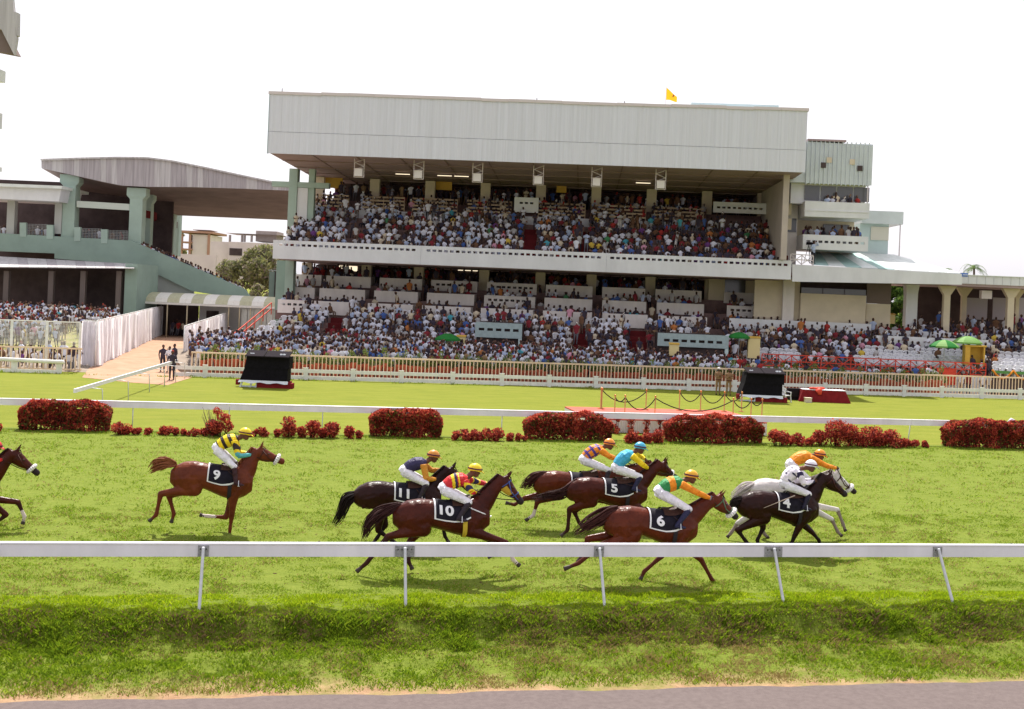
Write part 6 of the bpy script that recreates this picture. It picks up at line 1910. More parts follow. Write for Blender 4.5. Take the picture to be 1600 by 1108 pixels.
def build_horse(cfg):
    h = Horse(cfg)
    mb = MB()                       # slots: 0 coat, 1 dark points, 2 sock, 3 hoof, 4 muzzle
    hwk = 1.04
    pts = [(h.T(x, (zt + zb) / 2), (zt - zb) / 2 * h.sz, hw * hwk) for x, zt, zb, hw in TORSO]
    # body loft: sections kept upright to the spine
    seg = 18; i0 = len(mb.v)
    up = Vector((-h.sa, 0, h.ca))
    for c, rz_, ry in pts:
        for j in range(seg):
            a = 2 * math.pi * j / seg
            cu, su = math.cos(a), math.sin(a)
            e = 0.86
            mb.v.append(tuple(c + up * (math.copysign(abs(cu) ** e, cu) * rz_) + Vector((0, math.copysign(abs(su) ** e, su) * ry, 0))))
    for k in range(len(pts) - 1):
        for j in range(seg):
            j2 = (j + 1) % seg
            mb.f.append((i0 + k * seg + j, i0 + k * seg + j2, i0 + (k + 1) * seg + j2, i0 + (k + 1) * seg + j)); mb.m.append(0); mb.sm.append(True)
    mb.f.append(tuple(i0 + j for j in range(seg - 1, -1, -1))); mb.m.append(0); mb.sm.append(True)
    mb.f.append(tuple(i0 + (len(pts) - 1) * seg + j for j in range(seg))); mb.m.append(0); mb.sm.append(True)
    S = h.sz
    # haunch and shoulder masses
    for sy in (-1, 1):
        mb.tube([h.T(-0.52, 1.46, sy * 0.12), h.T(-0.50, 1.25, sy * 0.16), h.T(-0.42, 1.05, sy * 0.15)], [(0.20 * S, 0.11), (0.27 * S, 0.125), (0.20 * S, 0.11)], 12, 0)
        mb.tube([h.T(0.50, 1.44, sy * 0.12), h.T(0.60, 1.20, sy * 0.15), h.T(0.52, 1.02, sy * 0.14)], [(0.17 * S, 0.07), (0.20 * S, 0.095), (0.15 * S, 0.09)], 12, 0)
    for sy in (-1, 1):
        mb.tube([h.T(0.50, 1.50, sy * 0.15), h.T(0.66, 1.16, sy * 0.185)], [(0.05, 0.045), (0.06, 0.05)], 8, 0)
        mb.ball(h.T(0.44, 1.08, sy * 0.185), (0.14, 0.075, 0.13), 0, 10, 7)
        mb.tube([h.T(-0.76, 1.36, sy * 0.12), h.T(-0.64, 1.0, sy * 0.165)], [(0.09, 0.06), (0.08, 0.05)], 8, 0)
        mb.tube([h.T(-0.36, 1.38, sy * 0.20), h.T(-0.27, 1.04, sy * 0.185)], [(0.08, 0.06), (0.10, 0.07)], 8, 0)
    # neck
    poll, nose = h.P(cfg['poll']), h.P(cfg['nose'])
    ax = (nose - poll); HL = ax.length; ax.normalize()
    low = Vector((ax.z, 0, -ax.x))
    nb = h.T(0.62, 1.34); ne = poll + low * 0.10 * S - ax * 0.02
    ds = (ne - nb).normalized(); crest = Vector((-ds.z, 0, ds.x))
    mb.tube([h.T(0.44, 1.32), nb, nb.lerp(ne, 0.33) - crest * 0.005, nb.lerp(ne, 0.66) + crest * 0.015, ne], [(0.33 * S, 0.20), (0.285 * S, 0.165), (0.200 * S, 0.125), (0.152 * S, 0.098), (0.125 * S, 0.082)], 14, 0)
    # head
    hp = [(-0.06, 0.085, 0.07, 0.085), (0.06, 0.115, 0.098, 0.115), (0.22, 0.150, 0.102, 0.150), (0.40, 0.128, 0.088, 0.132), (0.58, 0.092, 0.070, 0.105), (0.78, 0.074, 0.058, 0.088), (0.92, 0.074, 0.060, 0.080), (1.0, 0.048, 0.046, 0.066)]
    k = S * 0.98
    hc = [(poll + ax * (t * HL) + low * (o_ * k), (r1 * k, r2 * k)) for t, r1, r2, o_ in hp]
    mb.tube([c for c, _ in hc[:6]], [r for _, r in hc[:6]], 12, 0)
    mb.tube([c for c, _ in hc[5:]], [r for _, r in hc[5:]], 12, 4 if cfg.get('darknose', True) else 0)
    mb.tube([poll + ax * 0.70 * HL + low * 0.13 * k, poll + ax * 0.97 * HL + low * 0.125 * k], [(0.035, 0.04), (0.026, 0.032)], 8, 4)
    for sy in (-1, 1):
        e0 = poll + low * 0.015 + Vector((0, sy * 0.055, 0)) + ax * 0.01
        back = -ax * cfg.get('earback', 0.25) - low * 0.8
        back.normalize()
        mb.tube([e0 - back * 0.03, e0 + back * 0.06 + Vector((0, sy * 0.012, 0)), e0 + back * 0.165], [(0.036, 0.022), (0.034, 0.018), (0.006, 0.005)], 8, 0)
        mb.ball(poll + ax * 0.36 * HL + low * 0.062 * k + Vector((0, sy * 0.083, 0)), (0.03, 0.016, 0.024), 0, 8, 6)
    # legs
    def hind(js, sy, sock):
        P_ = [h.T(-0.47, 1.20, sy * 0.145), h.T(-0.33, 1.01, sy * 0.15)] + [h.P(j, sy * (0.13 - 0.01 * i)) for i, j in enumerate(js[:2])]
        hoof = h.P(js[2], sy * 0.11)
        d = (hoof - P_[-1]); past = P_[-1] + d * 0.55
        rr = [(0.20 * S, 0.12), (0.165 * S, 0.11), (0.076, 0.060), (0.054, 0.048)]
        q = P_[1].lerp(P_[2], 0.55)
        can = P_[2].lerp(P_[3], 0.5)
        leg_tube(mb, [P_[0], P_[1], q, P_[2], can, P_[3], past], [rr[0], rr[1], (0.110, 0.085), rr[2], (0.050, 0.040), rr[3], (0.042, 0.038)], 0, 1, 3, 2 if sock else None)
        hoof_at(P_[3], past, hoof)
    def fore(js, sy, sock):
        P_ = [h.T(0.56, 1.12, sy * 0.145), h.T(0.47, 0.95, sy * 0.15)] + [h.P(j, sy * (0.13 - 0.01 * i)) for i, j in enumerate(js[:2])]
        hoof = h.P(js[2], sy * 0.11)
        past = P_[-1] + (hoof - P_[-1]) * 0.55
        q = P_[1].lerp(P_[2], 0.45); can = P_[2].lerp(P_[3], 0.5)
        leg_tube(mb, [P_[0], P_[1], q, P_[2], can, P_[3], past], [(0.17 * S, 0.10), (0.138 * S, 0.095), (0.096, 0.078), (0.066, 0.056), (0.046, 0.038), (0.052, 0.046), (0.040, 0.036)], 0, 1, 3, 2 if sock else None)
        hoof_at(P_[3], past, hoof)
    def hoof_at(fet, past, hoof):
        d = (hoof - past).normalized()
        mb.tube([past - d * 0.02, past + d * 0.02, hoof + d * 0.015], [(0.036, 0.034), (0.044, 0.044), (0.060, 0.055)], 10, 3)
    lg = cfg['legs']; socks = cfg.get('socks', ())
    hind(lg['hn'], -1, 'hn' in socks); hind(lg['hf'], 1, 'hf' in socks)
    fore(lg['fn'], -1, 'fn' in socks); fore(lg['ff'], 1, 'ff' in socks)
    me, reg, cs = remesh(mb, 0.019, 4, 0.5)
    cm_, hm, dk = COATS[cfg['coat']]
    m_pt = mat('points_' + cfg['coat'].replace(' ', '_'), dk, 0.5)
    paint(me, [cm_, m_pt, m_sock, m_hoof, m_pink if cfg['coat'] != 'chestnut' else m_pt], reg)
    me.name = 'body'
    link('body', me, h.root)
    for sy in (-1, 1):
        b = MB(m_eye); b.ball(poll + ax * 0.36 * HL + low * 0.06 * k + Vector((0, sy * 0.092, 0)), (0.022, 0.014, 0.018), 0, 8, 6); b.build('eye', h.root)
    # tail: many tapering locks
    rr = random.Random(cfg['root'])
    tp = [h.P(p, 0.0) for p in cfg['tail']]
    b = MB(hm)
    base = catmull(tp, 6); n = len(base)
    cp = base[:max(3, int(n * 0.8))]
    b.tube(cp, [max(0.012, (0.035 + 0.055 * math.sin(math.pi * min(1, i / (n - 1) * 0.95 + 0.05)) * cfg.get('fat', 1.0)) * (1 - (i / len(cp)) ** 3)) for i in range(len(cp))], 8)
    for s in range(70):
        off = Vector((rr.uniform(-1, 1), rr.uniform(-1, 1), rr.uniform(-1, 1)))
        ln = rr.uniform(0.72, 1.0); fat = cfg.get('fat', 1.0); w0 = rr.uniform(0.016, 0.028) * fat
        P_ = []
        for i in range(n):
            t = i / (n - 1)
            if t > ln: break
            env = 0.035 + 0.085 * math.sin(math.pi * min(1, t * 0.9 + 0.05)) * fat
            P_.append(base[i] + off * env + Vector((0, 0, 0.03 * math.sin(6 * t + s) * t)))
        b.tube(P_, [(w0 * (1.05 - 0.9 * i / len(P_)), w0 * (1.05 - 0.9 * i / len(P_))) for i in range(len(P_))], 5)
    b.build('tail', h.root)
    # mane
    b = MB(hm)
    for s in range(30):
        t = 0.12 + 0.86 * s / 29
        c = nb.lerp(ne, t) + crest * (float(np.interp(t, (0, 0.33, 0.66, 1), (0.27, 0.19, 0.16, 0.12))) * S)
        b.tube([c - crest * 0.03, c + crest * 0.02 + Vector((-0.02, -0.03, 0)), c - ds * rr.uniform(0.05, 0.17) + crest * rr.uniform(-0.03, 0.06) + Vector((0, -0.05 - 0.03 * rr.random(), 0))], [0.022, 0.018, 0.005], 5)
    b.build('mane', h.root)
    b = MB(hm)
    for s in range(6):
        c = poll + Vector((0, rr.uniform(-.02, .02), 0)); b.tube([c, c + ax * 0.06 - low * 0.02, c + ax * rr.uniform(0.10, 0.16) - low * 0.0], [0.016, 0.014, 0.004], 5)
    b.build('forelock', h.root)
    # saddle cloth and number
    cx0, cx1 = cfg.get('cloth', (-0.10, 0.50)); amax = math.radians(98)
    def skin(x, al, off=0.028):
        zt, zb, hw = torso_at(x)
        rz_, ry = (zt - zb) / 2 * h.sz + off, hw * hwk + off
        c = h.T(x, (zt + zb) / 2)
        cu, su = math.cos(al), math.sin(al)
        e = 0.86
        return c + up * (math.copysign(abs(cu) ** e, cu) * rz_) + Vector((0, math.copysign(abs(su) ** e, su) * ry, 0))
    b = MB(m_cl_black, m_cl_white)
    NX, NA = 22, 52
    ang = lambda j: -amax + 2 * amax * j / NA
    for i in range(NX):
        for j in range(NA):
            x0, x1 = cx0 + (cx1 - cx0) * i / NX, cx0 + (cx1 - cx0) * (i + 1) / NX
            edge_ = (i == 0) or j in (0, NA - 1)
            sl = lambda x, j: ang(j) * (1 - 0.10 * ((x - cx0) / (cx1 - cx0)) ** 2)
            b.quad([skin(x0, sl(x0, j)), skin(x1, sl(x1, j)), skin(x1, sl(x1, j + 1)), skin(x0, sl(x0, j + 1))], 1 if edge_ else 0, True)
    sc_ = b.build('saddle_cloth', h.root)
    if cfg.get('num'):
        for sd in (-1, 1):
            fc = bpy.data.curves.new('num', 'FONT'); fc.body = cfg['num']; fc.size = 0.31; fc.offset = 0.011; fc.align_x = 'CENTER'; fc.resolution_u = 3
            fo = bpy.data.objects.new('num_tmp', fc); COL.objects.link(fo)
            bpy.context.view_layer.update()
            dgx = bpy.context.evaluated_depsgraph_get()
            tm = bpy.data.meshes.new_from_object(fo.evaluated_get(dgx), depsgraph=dgx)
            bpy.data.objects.remove(fo)
            bm = bmesh.new(); bm.from_mesh(tm)
            bmesh.ops.triangulate(bm, faces=bm.faces[:])
            for q in range(-1, 9):
                bmesh.ops.bisect_plane(bm, geom=bm.verts[:] + bm.edges[:] + bm.faces[:], plane_co=(0, q * 0.04, 0), plane_no=(0, 1, 0))
            bmesh.ops.triangulate(bm, faces=bm.faces[:])
            xc, a0 = cfg.get('numpos', (0.09, math.radians(66)))
            Rr_ = 0.37
            for v in bm.verts:
                al = a0 - (v.co.y - 0.11) / Rr_
                p = skin(xc + (v.co.x * 0.95 if sd < 0 else -v.co.x * 0.95), sd * al, 0.036)
                v.co = p
            bm.to_mesh(tm); bm.free()
            tm.materials.clear(); tm.materials.append(m_cl_white)
            link('number', tm, sc_)
    # saddle, girth
    b = MB(m_leather)
    for i in range(6):
        for j in range(14):
            x0, x1 = 0.16 + 0.055 * i, 0.16 + 0.055 * (i + 1)
            A = lambda q: math.radians(-48 + 96 * q / 14)
            f = 0.05 + 0.02 * abs(i - 2.5) / 2.5
            b.quad([skin(x0, A(j), f), skin(x1, A(j), f), skin(x1, A(j + 1), f), skin(x0, A(j + 1), f)], 0, True)
    b.build('saddle', h.root)
    b = MB(mat('girth_' + cfg.get('girth', 'dark'), {'dark': (0.03, 0.025, 0.03), 'yellow': (0.6, 0.42, 0.05)}[cfg.get('girth', 'dark')], 0.8))
    for j in range(24):
        A = lambda q: math.radians(70 + 220 * q / 24)
        b.quad([skin(0.34, A(j), 0.024), skin(0.42, A(j), 0.024), skin(0.42, A(j + 1), 0.024), skin(0.34, A(j + 1), 0.024)], 0, True)
    b.build('girth', h.root)
    # bridle
    def ring(t, w, m, off=0.008, nm='strap', thick=False):
        ts = [q[0] for q in hp]
        r1, r2, o_ = (float(np.interp(t, ts, [q[kk] for q in hp])) * k for kk in (1, 2, 3))
        c = poll + ax * (t * HL) + low * o_
        b = MB(m)
        if thick:
            n_ = 16
            for j in range(n_):
                a0, a1 = 2 * math.pi * j / n_, 2 * math.pi * (j + 1) / n_
                q = lambda a: c - low * (math.cos(a) * (r1 + off)) + Vector((0, math.sin(a) * (r2 + off), 0))
                b.tube([q(a0), q((a0 + a1) / 2), q(a1)], [thick * 0.92, thick, thick * 0.92], 8, 0, ax)
        else:
            b.tube([c - ax * w / 2, c + ax * w / 2], [(r1 + off, r2 + off)] * 2, 14, 0)
        return b.build(nm, h.root)
    bm_ = mat('bridle_' + cfg.get('bridle', 'leather'), {'leather': (0.06, 0.02, 0.014), 'blue': (0.06, 0.10, 0.30), 'pale': (0.5, 0.45, 0.35), 'green': (0.10, 0.17, 0.10)}[cfg.get('bridle', 'leather')], 0.6)
    ring(0.62, 0.022, bm_, nm='noseband'); ring(0.16, 0.022, bm_, nm='browband')
    if cfg.get('roll'): ring(0.72, 0.05, m_fleece, 0.02, 'fleece_noseband', 0.05)
    bit = poll + ax * 0.80 * HL + low * 0.11 * k
    for sy in (-1, 1):
        b = MB(bm_); b.tube([poll + ax * 0.12 * HL + low * 0.06 * k + Vector((0, sy * 0.106 * k, 0)), poll + ax * 0.45 * HL + low * 0.14 * k + Vector((0, sy * 0.095 * k, 0)), bit + Vector((0, sy * 0.068, 0))], [0.012] * 3, 5); b.build('cheek_strap', h.root)
    if cfg.get('hood'):
        b = MB(mat('hood_' + cfg['hood'], {'yellow': (0.52, 0.33, 0.04)}[cfg['hood']], 0.8))
        ts = [q[0] for q in hp]
        for t0, t1 in ((0.10, 0.2), (0.2, 0.3), (0.3, 0.42), (0.42, 0.52)):
            for j in range(16):
                a0, a1 = 2 * math.pi * j / 16, 2 * math.pi * (j + 1) / 16
                def q(t, a):
                    r1, r2, o_ = (float(np.interp(t, ts, [w_[kk] for w_ in hp])) * k for kk in (1, 2, 3))
                    return poll + ax * (t * HL) + low * o_ - low * (math.cos(a) * (r1 + .014)) + Vector((0, math.sin(a) * (r2 + .014), 0))
                if (4 <= j <= 6 or 9 <= j <= 11) and t0 > 0.15: b.quad([q(t0, a0), q(t1, a0), q(t1, a1), q(t0, a1)], 0, True)
        b.build('face_mask', h.root)
    if cfg.get('breast'):
        b = MB(m_cl_white); P_ = [skin(0.45, -1.0, .02), h.T(0.70, 1.30, -0.2), h.T(0.86, 1.20, -0.06), h.T(0.88, 1.2, 0.06)]
        b.tube(P_, [0.014] * 4, 5); b.build('breast_strap', h.root)
    h.bit, h.poll, h.ax, h.low = bit, poll, ax, low
    h.hm = hm
    return h

HELM = {}
def build_jockey(h, J):
    """crouched rider; joints traced in the photograph, both sides mirrored about the horse"""
    mb = MB()      # 0 torso 1 breeches 2 boots 3 upper sleeve 4 lower sleeve 5 hand 6 head 7 eye/brow
    P = lambda k, y=0.0: h.P(J[k], y)
    hip, sho, hd = P('hip'), P('shoulder'), P('head')
    tv = (sho - hip); tl = tv.length; td = tv.normalized()
    bk = Vector((-td.z, 0, td.x))
    s = J.get('s', 1.08)
    q = lambda t, o_: hip + tv * t + bk * o_ * s
    mb.tube([q(-0.10, -0.01), q(0.05, 0.015), q(0.22, 0.03)], [(0.10 * s, 0.135 * s), (0.128 * s, 0.165 * s), (0.118 * s, 0.150 * s)], 14, 1)
    mb.tube([q(0.18, 0.035), q(0.40, 0.055), q(0.65, 0.05), q(0.88, 0.02), q(1.03, -0.02)], [(0.125 * s, 0.160 * s), (0.142 * s, 0.170 * s), (0.152 * s, 0.195 * s), (0.130 * s, 0.195 * s), (0.072 * s, 0.11 * s)], 14, 0)
    mb.tube([q(0.96, 0.0), sho.lerp(hd, 0.55), hd - Vector((0.01, 0, 0.03))], [0.062 * s, 0.056 * s, 0.055 * s], 8, 6)
    # head: skull, jaw, nose, brow, ears
    f = Vector((math.cos(-0.25), 0, math.sin(-0.25))); u = Vector((-f.z, 0, f.x))
    hs = s * 1.0
    mb.ball(hd, (0.098 * hs, 0.078 * hs, 0.105 * hs), 6, 12, 9)
    mb.ball(hd + f * 0.045 * hs - u * 0.065 * hs, (0.055 * hs, 0.052 * hs, 0.055 * hs), 6, 10, 7)
    mb.tube([hd + f * 0.088 * hs + u * 0.01, hd + f * 0.118 * hs - u * 0.03 * hs, hd + f * 0.092 * hs - u * 0.04 * hs], [0.010, 0.017, 0.012], 6, 6)
    mb.ball(hd + f * 0.092 * hs - u * 0.075 * hs, (0.018, 0.024, 0.008), 6, 6, 5)
    for sy in (-1, 1):
        mb.ball(hd + f * 0.082 * hs + Vector((0, sy * 0.032, 0)) + u * 0.002, (0.012, 0.014, 0.010), 7, 6, 5)
        mb.ball(hd - f * 0.01 + Vector((0, sy * 0.078 * hs, 0)) - u * 0.02, (0.022, 0.012, 0.03), 6, 6, 5)
    hands = []
    for sy in (-1, 1):
        S_ = q(0.90, 0.0) + Vector((0, sy * 0.165 * s, 0))
        elb = P('elbow', sy * 0.25 * s) if sy < 0 or 'elbow2' not in J else P('elbow2', 0.25 * s)
        hnd = P('hand', sy * 0.075) if sy < 0 or 'hand2' not in J else P('hand2', 0.085)
        mb.tube([S_, S_.lerp(elb, 0.5), elb], [0.080 * s, 0.073 * s, 0.062 * s], 10, 3)
        mb.tube([elb, elb.lerp(hnd, 0.5), elb.lerp(hnd, 0.92)], [0.062 * s, 0.056 * s, 0.038 * s], 10, 4)
        hand(mb, elb.lerp(hnd, 0.9), hnd - elb, (0, 0, 1), 5, 1.05, 0.9)
        hands.append(hnd)
        hp_ = q(0.02, 0.0) + Vector((0, sy * 0.095 * s, 0)); kn = P('knee', sy * 0.30); ft = P('foot', sy * 0.345)
        mb.tube([hp_, hp_.lerp(kn, 0.45), kn], [(0.108 * s, 0.098 * s), (0.094 * s, 0.085 * s), (0.066 * s, 0.062 * s)], 12, 1)
        mb.ball(kn, 0.066 * s, 1, 8, 6)
        mb.tube([kn, kn.lerp(ft, 0.2), kn.lerp(ft, 0.5), ft], [0.062 * s, 0.062 * s, 0.056 * s, 0.044 * s], 10, 2)
        mb.tube([ft + Vector((-0.05, 0, -0.01)), ft + Vector((0.05, 0, -0.03)), ft + Vector((0.16, 0, -0.05)), ft + Vector((0.20, 0, -0.055))], [(0.04, 0.036), (0.045, 0.042), (0.032, 0.04), (0.018, 0.025)], 8, 2)
    me, reg, cs = remesh(mb, 0.0125, 2, 0.4)
    # painting: silks pattern from the place on the body
    sk = J['silks']
    idx = np.zeros(len(reg), dtype=np.int32)
    mats, order = [], {}
    def mi(key):
        if key not in order:
            order[key] = len(mats); mats.append(key if not isinstance(key, tuple) else mat('silk_%02d_%02d_%02d' % tuple(int(c * 99) for c in key), key, 0.55, spec=0.25, bump=0.95, bscale=10, var=0.14, scale=9))
        return order[key]
    boot = J.get('boot', (0.03, 0.02, 0.03))
    for i in range(len(reg)):
        r_ = reg[i]; c = Vector(cs[i]) - hip
        t = c.dot(td) / tl; d = c.dot(bk); y = c.y
        if r_ == 0: key = sk(t, d, y)
        elif r_ in (3, 4): 
            key = J['sleeve'](r_, t, (Vector(cs[i]) - sho).length, y)
        elif r_ == 1: key = J.get('breeches', (0.78, 0.76, 0.82))
        elif r_ == 2:
            kz = (Vector(cs[i]) - P('knee')).length
            key = J.get('boottop', boot) if kz < 0.17 + abs(y) * 0.5 else boot
        elif r_ == 5: key = J.get('glove', (0.10, 0.045, 0.03))
        elif r_ == 6: key = (0.15, 0.062, 0.038)
        else: key = (0.015, 0.012, 0.012)
        idx[i] = mi(tuple(key))
    paint(me, mats, idx)
    me.name = 'person'
    o = tag(link('person', me, None, h.o, TH), J['label'], 'person')
    # helmet with peak and goggle strap
    hm_ = mat('helmet_%02d_%02d_%02d' % tuple(int(c * 99) for c in J['helmet']), J['helmet'], 0.35, spec=0.5)
    b = MB(hm_)
    hc = hd + u * 0.038 * hs - f * 0.008
    N, Mr = 16, 7
    def hpnt(i, j):
        th = 2 * math.pi * i / N; ph = math.radians(102) * j / Mr
        lx, ly_, lz_ = math.sin(ph) * math.cos(th), math.sin(ph) * math.sin(th), math.cos(ph)
        low_ = 0.03 * max(0, -lx) * (ph / 1.8)
        return hc + f * (lx * 0.142 * hs) + Vector((0, ly_ * 0.115 * hs, 0)) + u * (lz_ * 0.118 * hs - low_)
    for i in range(N):
        for j in range(Mr):
            b.quad([hpnt(i, j), hpnt(i, j + 1), hpnt(i + 1, j + 1), hpnt(i + 1, j)], 0, True)
    b.tube([hc + f * 0.11 * hs - u * 0.005, hc + f * 0.165 * hs - u * 0.018, hc + f * 0.205 * hs - u * 0.040], [(0.014, 0.095 * hs), (0.010, 0.082 * hs), (0.005, 0.05 * hs)], 12, 0)
    hel = b.build('helmet', o)
    b = MB(mat('goggle_strap', J.get('strap', (0.02, 0.02, 0.025)), 0.4))
    for i in range(N):
        p = lambda i_: hc + f * (0.146 * hs * math.cos(2 * math.pi * i_ / N)) + Vector((0, 0.119 * hs * math.sin(2 * math.pi * i_ / N), 0)) + u * (0.012 + 0.02 * math.cos(2 * math.pi * i_ / N))
        b.bar(p(i), p(i + 1), 0.01, 0.028)
    b.build('goggles', hel)
    if J.get('band'):
        b = MB(mat('cap_band', J['band'], 0.6))
        for i in range(10):
            p = lambda i_: hc + u * (0.124 * hs * math.sin(math.pi * i_ / 10)) - f * (0.15 * hs * math.cos(math.pi * i_ / 10)) * 0 + Vector((0, 0.121 * hs * math.cos(math.pi * i_ / 10), 0))
            b.bar(p(i), p(i + 1), 0.05, 0.01, 0, f)
        b.build('cap_band', hel)
    # stirrups and reins belong to the horse
    for sy, hn in zip((-1, 1), hands):
        ft = P('foot', sy * 0.345) + Vector((0.07, 0, -0.07))
        b = MB(m_silver, m_leather)
        for dx in (-1, 1): b.bar(ft + Vector((0, dx * 0.055, 0)), ft + Vector((0, dx * 0.02, 0.13)), 0.014, None, 0)
        b.bar(ft + Vector((0, -0.06, 0)), ft + Vector((0, 0.06, 0)), 0.05, 0.014, 0)
        b.bar(ft + Vector((0, 0, 0.13)), h.T(0.32, 1.46, sy * 0.31), 0.025, 0.008, 1)
        b.build('stirrup', h.root)
        b = MB(m_leather)
        b0 = h.bit + Vector((0, sy * 0.07, 0)); md = b0.lerp(hn, 0.5) - Vector((0, 0, 0.05))
        b.tube(catmull([b0, md, hn], 5), [0.011] * 11, 5); b.build('rein', h.root)
    return o

WH = (0.80, 0.78, 0.82); YE = (0.85, 0.62, 0.015); BK = (0.035, 0.02, 0.02); RD = (0.58, 0.025, 0.03); OR = (0.82, 0.26, 0.015); PU = (0.085, 0.045, 0.24); GN = (0.03, 0.24, 0.07); BL = (0.06, 0.40, 0.62); NV = (0.035, 0.028, 0.085)
def hoops(a, b_, n, t0=0.0):
    return lambda t, d, y: a if math.sin((t - t0) * n * 6.283) > -0.15 else b_
HS = []
HS.append((dict(root=350, Z=29.3, label='chestnut racehorse with saddlecloth 9 running alone, white noseband', croup=(304, 720), withers=(376, 725), sz=1.12, poll=(408, 697), nose=(447, 718), coat='chestnut', num='9', roll=True, earback=0.1, darknose=False,
    tail=[(272, 725), (258, 723), (246, 727), (233, 737)], fat=1.2,
    legs=dict(hn=[(252, 770), (245, 803), (234, 813)], hf=[(263, 776), (271, 804), (267, 818)], fn=[(362, 808), (359.5, 826), (359, 834)], ff=[(353, 810), (322, 808), (312, 806)]), socks=('ff',)),
    dict(label='jockey in yellow and black hooped silks with yellow cap riding number 9', hip=(338, 702), shoulder=(370, 686), head=(383, 679), elbow=(373, 710), hand=(393, 710), knee=(367, 727), foot=(369, 751),
         silks=hoops(YE, BK, 3.1, 0.2), sleeve=lambda r, t, L, y: (YE if math.sin(L * 34) > -0.1 else BK) if L < 0.42 else (0.10, 0.42, 0.45), helmet=(0.80, 0.58, 0.01), strap=(0.10, 0.02, 0.06), boot=(0.05, 0.018, 0.025), boottop=(0.36, 0.03, 0.04))))
HS.append((dict(root=690, Z=25.9, label='bay racehorse with saddlecloth 10 and yellow face mask nearest the rail', croup=(655, 779), withers=(741, 777), sz=1.07, poll=(794, 743), nose=(821, 784), coat='bay', num='10', cloth=(-0.16, 0.48), numpos=(0.03, math.radians(62)), hood='yellow', bridle='blue', girth='yellow', breast=True,
    tail=[(624, 789), (605, 796), (588, 806), (574, 822), (566, 845)],
    legs=dict(hn=[(606, 836), (572, 878), (557, 891)], hf=[(641, 849), (639, 879), (645, 891)], fn=[(789, 846), (800, 873), (810, 882)], ff=[(772, 848), (777, 868), (764, 872)]), socks=('fn',)),
    dict(label='jockey in red silks with yellow and dark bands and yellow cap riding number 10', hip=(692, 765), shoulder=(728, 748), head=(742, 736), elbow=(734, 765), hand=(743, 768), elbow2=(745, 755), hand2=(768, 759), knee=(730, 781), foot=(713, 805),
         silks=lambda t, d, y: YE if (0.38 < t - 0.55 * d < 0.5 or 0.64 < t - 0.55 * d < 0.70) else (NV if 0.5 <= t - 0.55 * d <= 0.60 else RD), sleeve=lambda r, t, L, y: RD if math.sin(L * 30 + 1) > 0.2 else (YE if math.sin(L * 30 + 1) > -0.55 else NV), helmet=(0.85, 0.60, 0.01), boottop=(0.5, 0.03, 0.03))))
HS.append((dict(root=620, Z=28.6, label='very dark racehorse with saddlecloth 11 half behind number 10', croup=(591, 751), withers=(667, 752), sz=1.05, poll=(708, 729), nose=(737, 762), coat='dark', num='11',
    tail=[(562, 771), (550, 776), (541, 784), (532, 805), (520, 822)],
    legs=dict(hn=[(590, 827), (611, 842), (622, 850)], hf=[(603, 822), (590, 842), (582, 852)], fn=[(690, 816), (694, 836), (700, 846)], ff=[(708, 806), (724, 826), (734, 838)])),
    dict(label='jockey in dark navy silks with orange sleeves and orange cap riding number 11', hip=(630, 737), shoulder=(664, 723), head=(677, 714), elbow=(664, 746), hand=(681, 748), elbow2=(676, 738), hand2=(692, 735), knee=(664, 753), foot=(652, 776),
         silks=lambda t, d, y: NV, sleeve=lambda r, t, L, y: (0.62, 0.26, 0.03) if L > 0.10 else NV, helmet=(0.62, 0.24, 0.03), strap=(0.15, 0.04, 0.02))))
HS.append((dict(root=905, Z=31.6, label='reddish bay racehorse partly hidden beyond number 5 with one white hind foot', croup=(868, 735), withers=(950, 737), sz=1.02, poll=(1024, 722), nose=(1061, 743), coat='red bay', num=None, roll=True,
    tail=[(853, 740), (838, 745), (826, 754), (813, 761)],
    legs=dict(hn=[(838, 782), (832, 804), (820, 812)], hf=[(822, 780), (805, 790), (792, 787)], fn=[(985, 790), (996, 806), (1004, 818)], ff=[(968, 792), (955, 806), (948, 815)]), socks=('hn',)),
    dict(label='jockey in orange and purple checked silks with orange cap beyond number 5', hip=(911, 720), shoulder=(939, 700), head=(952, 695), elbow=(949, 712), hand=(966, 717), knee=(947, 732), foot=(940, 752),
         silks=lambda t, d, y: PU if math.sin(t * 22 + 1.0) > 0.35 or math.sin(math.atan2(y, d + 0.02) * 7) > 0.8 else OR, sleeve=lambda r, t, L, y: PU if L < 0.16 else OR, helmet=(0.80, 0.27, 0.02), strap=(0.6, 0.3, 0.25))))
HS.append((dict(root=955, Z=30.1, label='bay racehorse with saddlecloth 5 in the middle of the field', croup=(919, 745), withers=(998, 746), sz=1.0, poll=(1039, 720), nose=(1054, 739), coat='bay', num='5', earback=0.3,
    tail=[(902, 751), (892, 762), (878, 772), (852, 776), (826, 780)], fat=0.9,
    legs=dict(hn=[(888, 794), (885, 827), (875, 836)], hf=[(899, 800), (906, 817), (913, 827)], fn=[(1012, 800), (1022, 822), (1030, 834)], ff=[(990, 806), (972, 818), (964, 826)])),
    dict(label='jockey in sky blue silks with yellow sleeves and blue cap riding number 5', hip=(962, 733), shoulder=(987, 708), head=(1000, 701), elbow=(1000, 724), hand=(1011, 731), elbow2=(1003, 712), hand2=(1010, 719), knee=(995, 742), foot=(984, 760),
         silks=lambda t, d, y: BL, sleeve=lambda r, t, L, y: YE if L > 0.12 else BL, helmet=(0.06, 0.40, 0.60), boot=(0.02, 0.02, 0.06))))
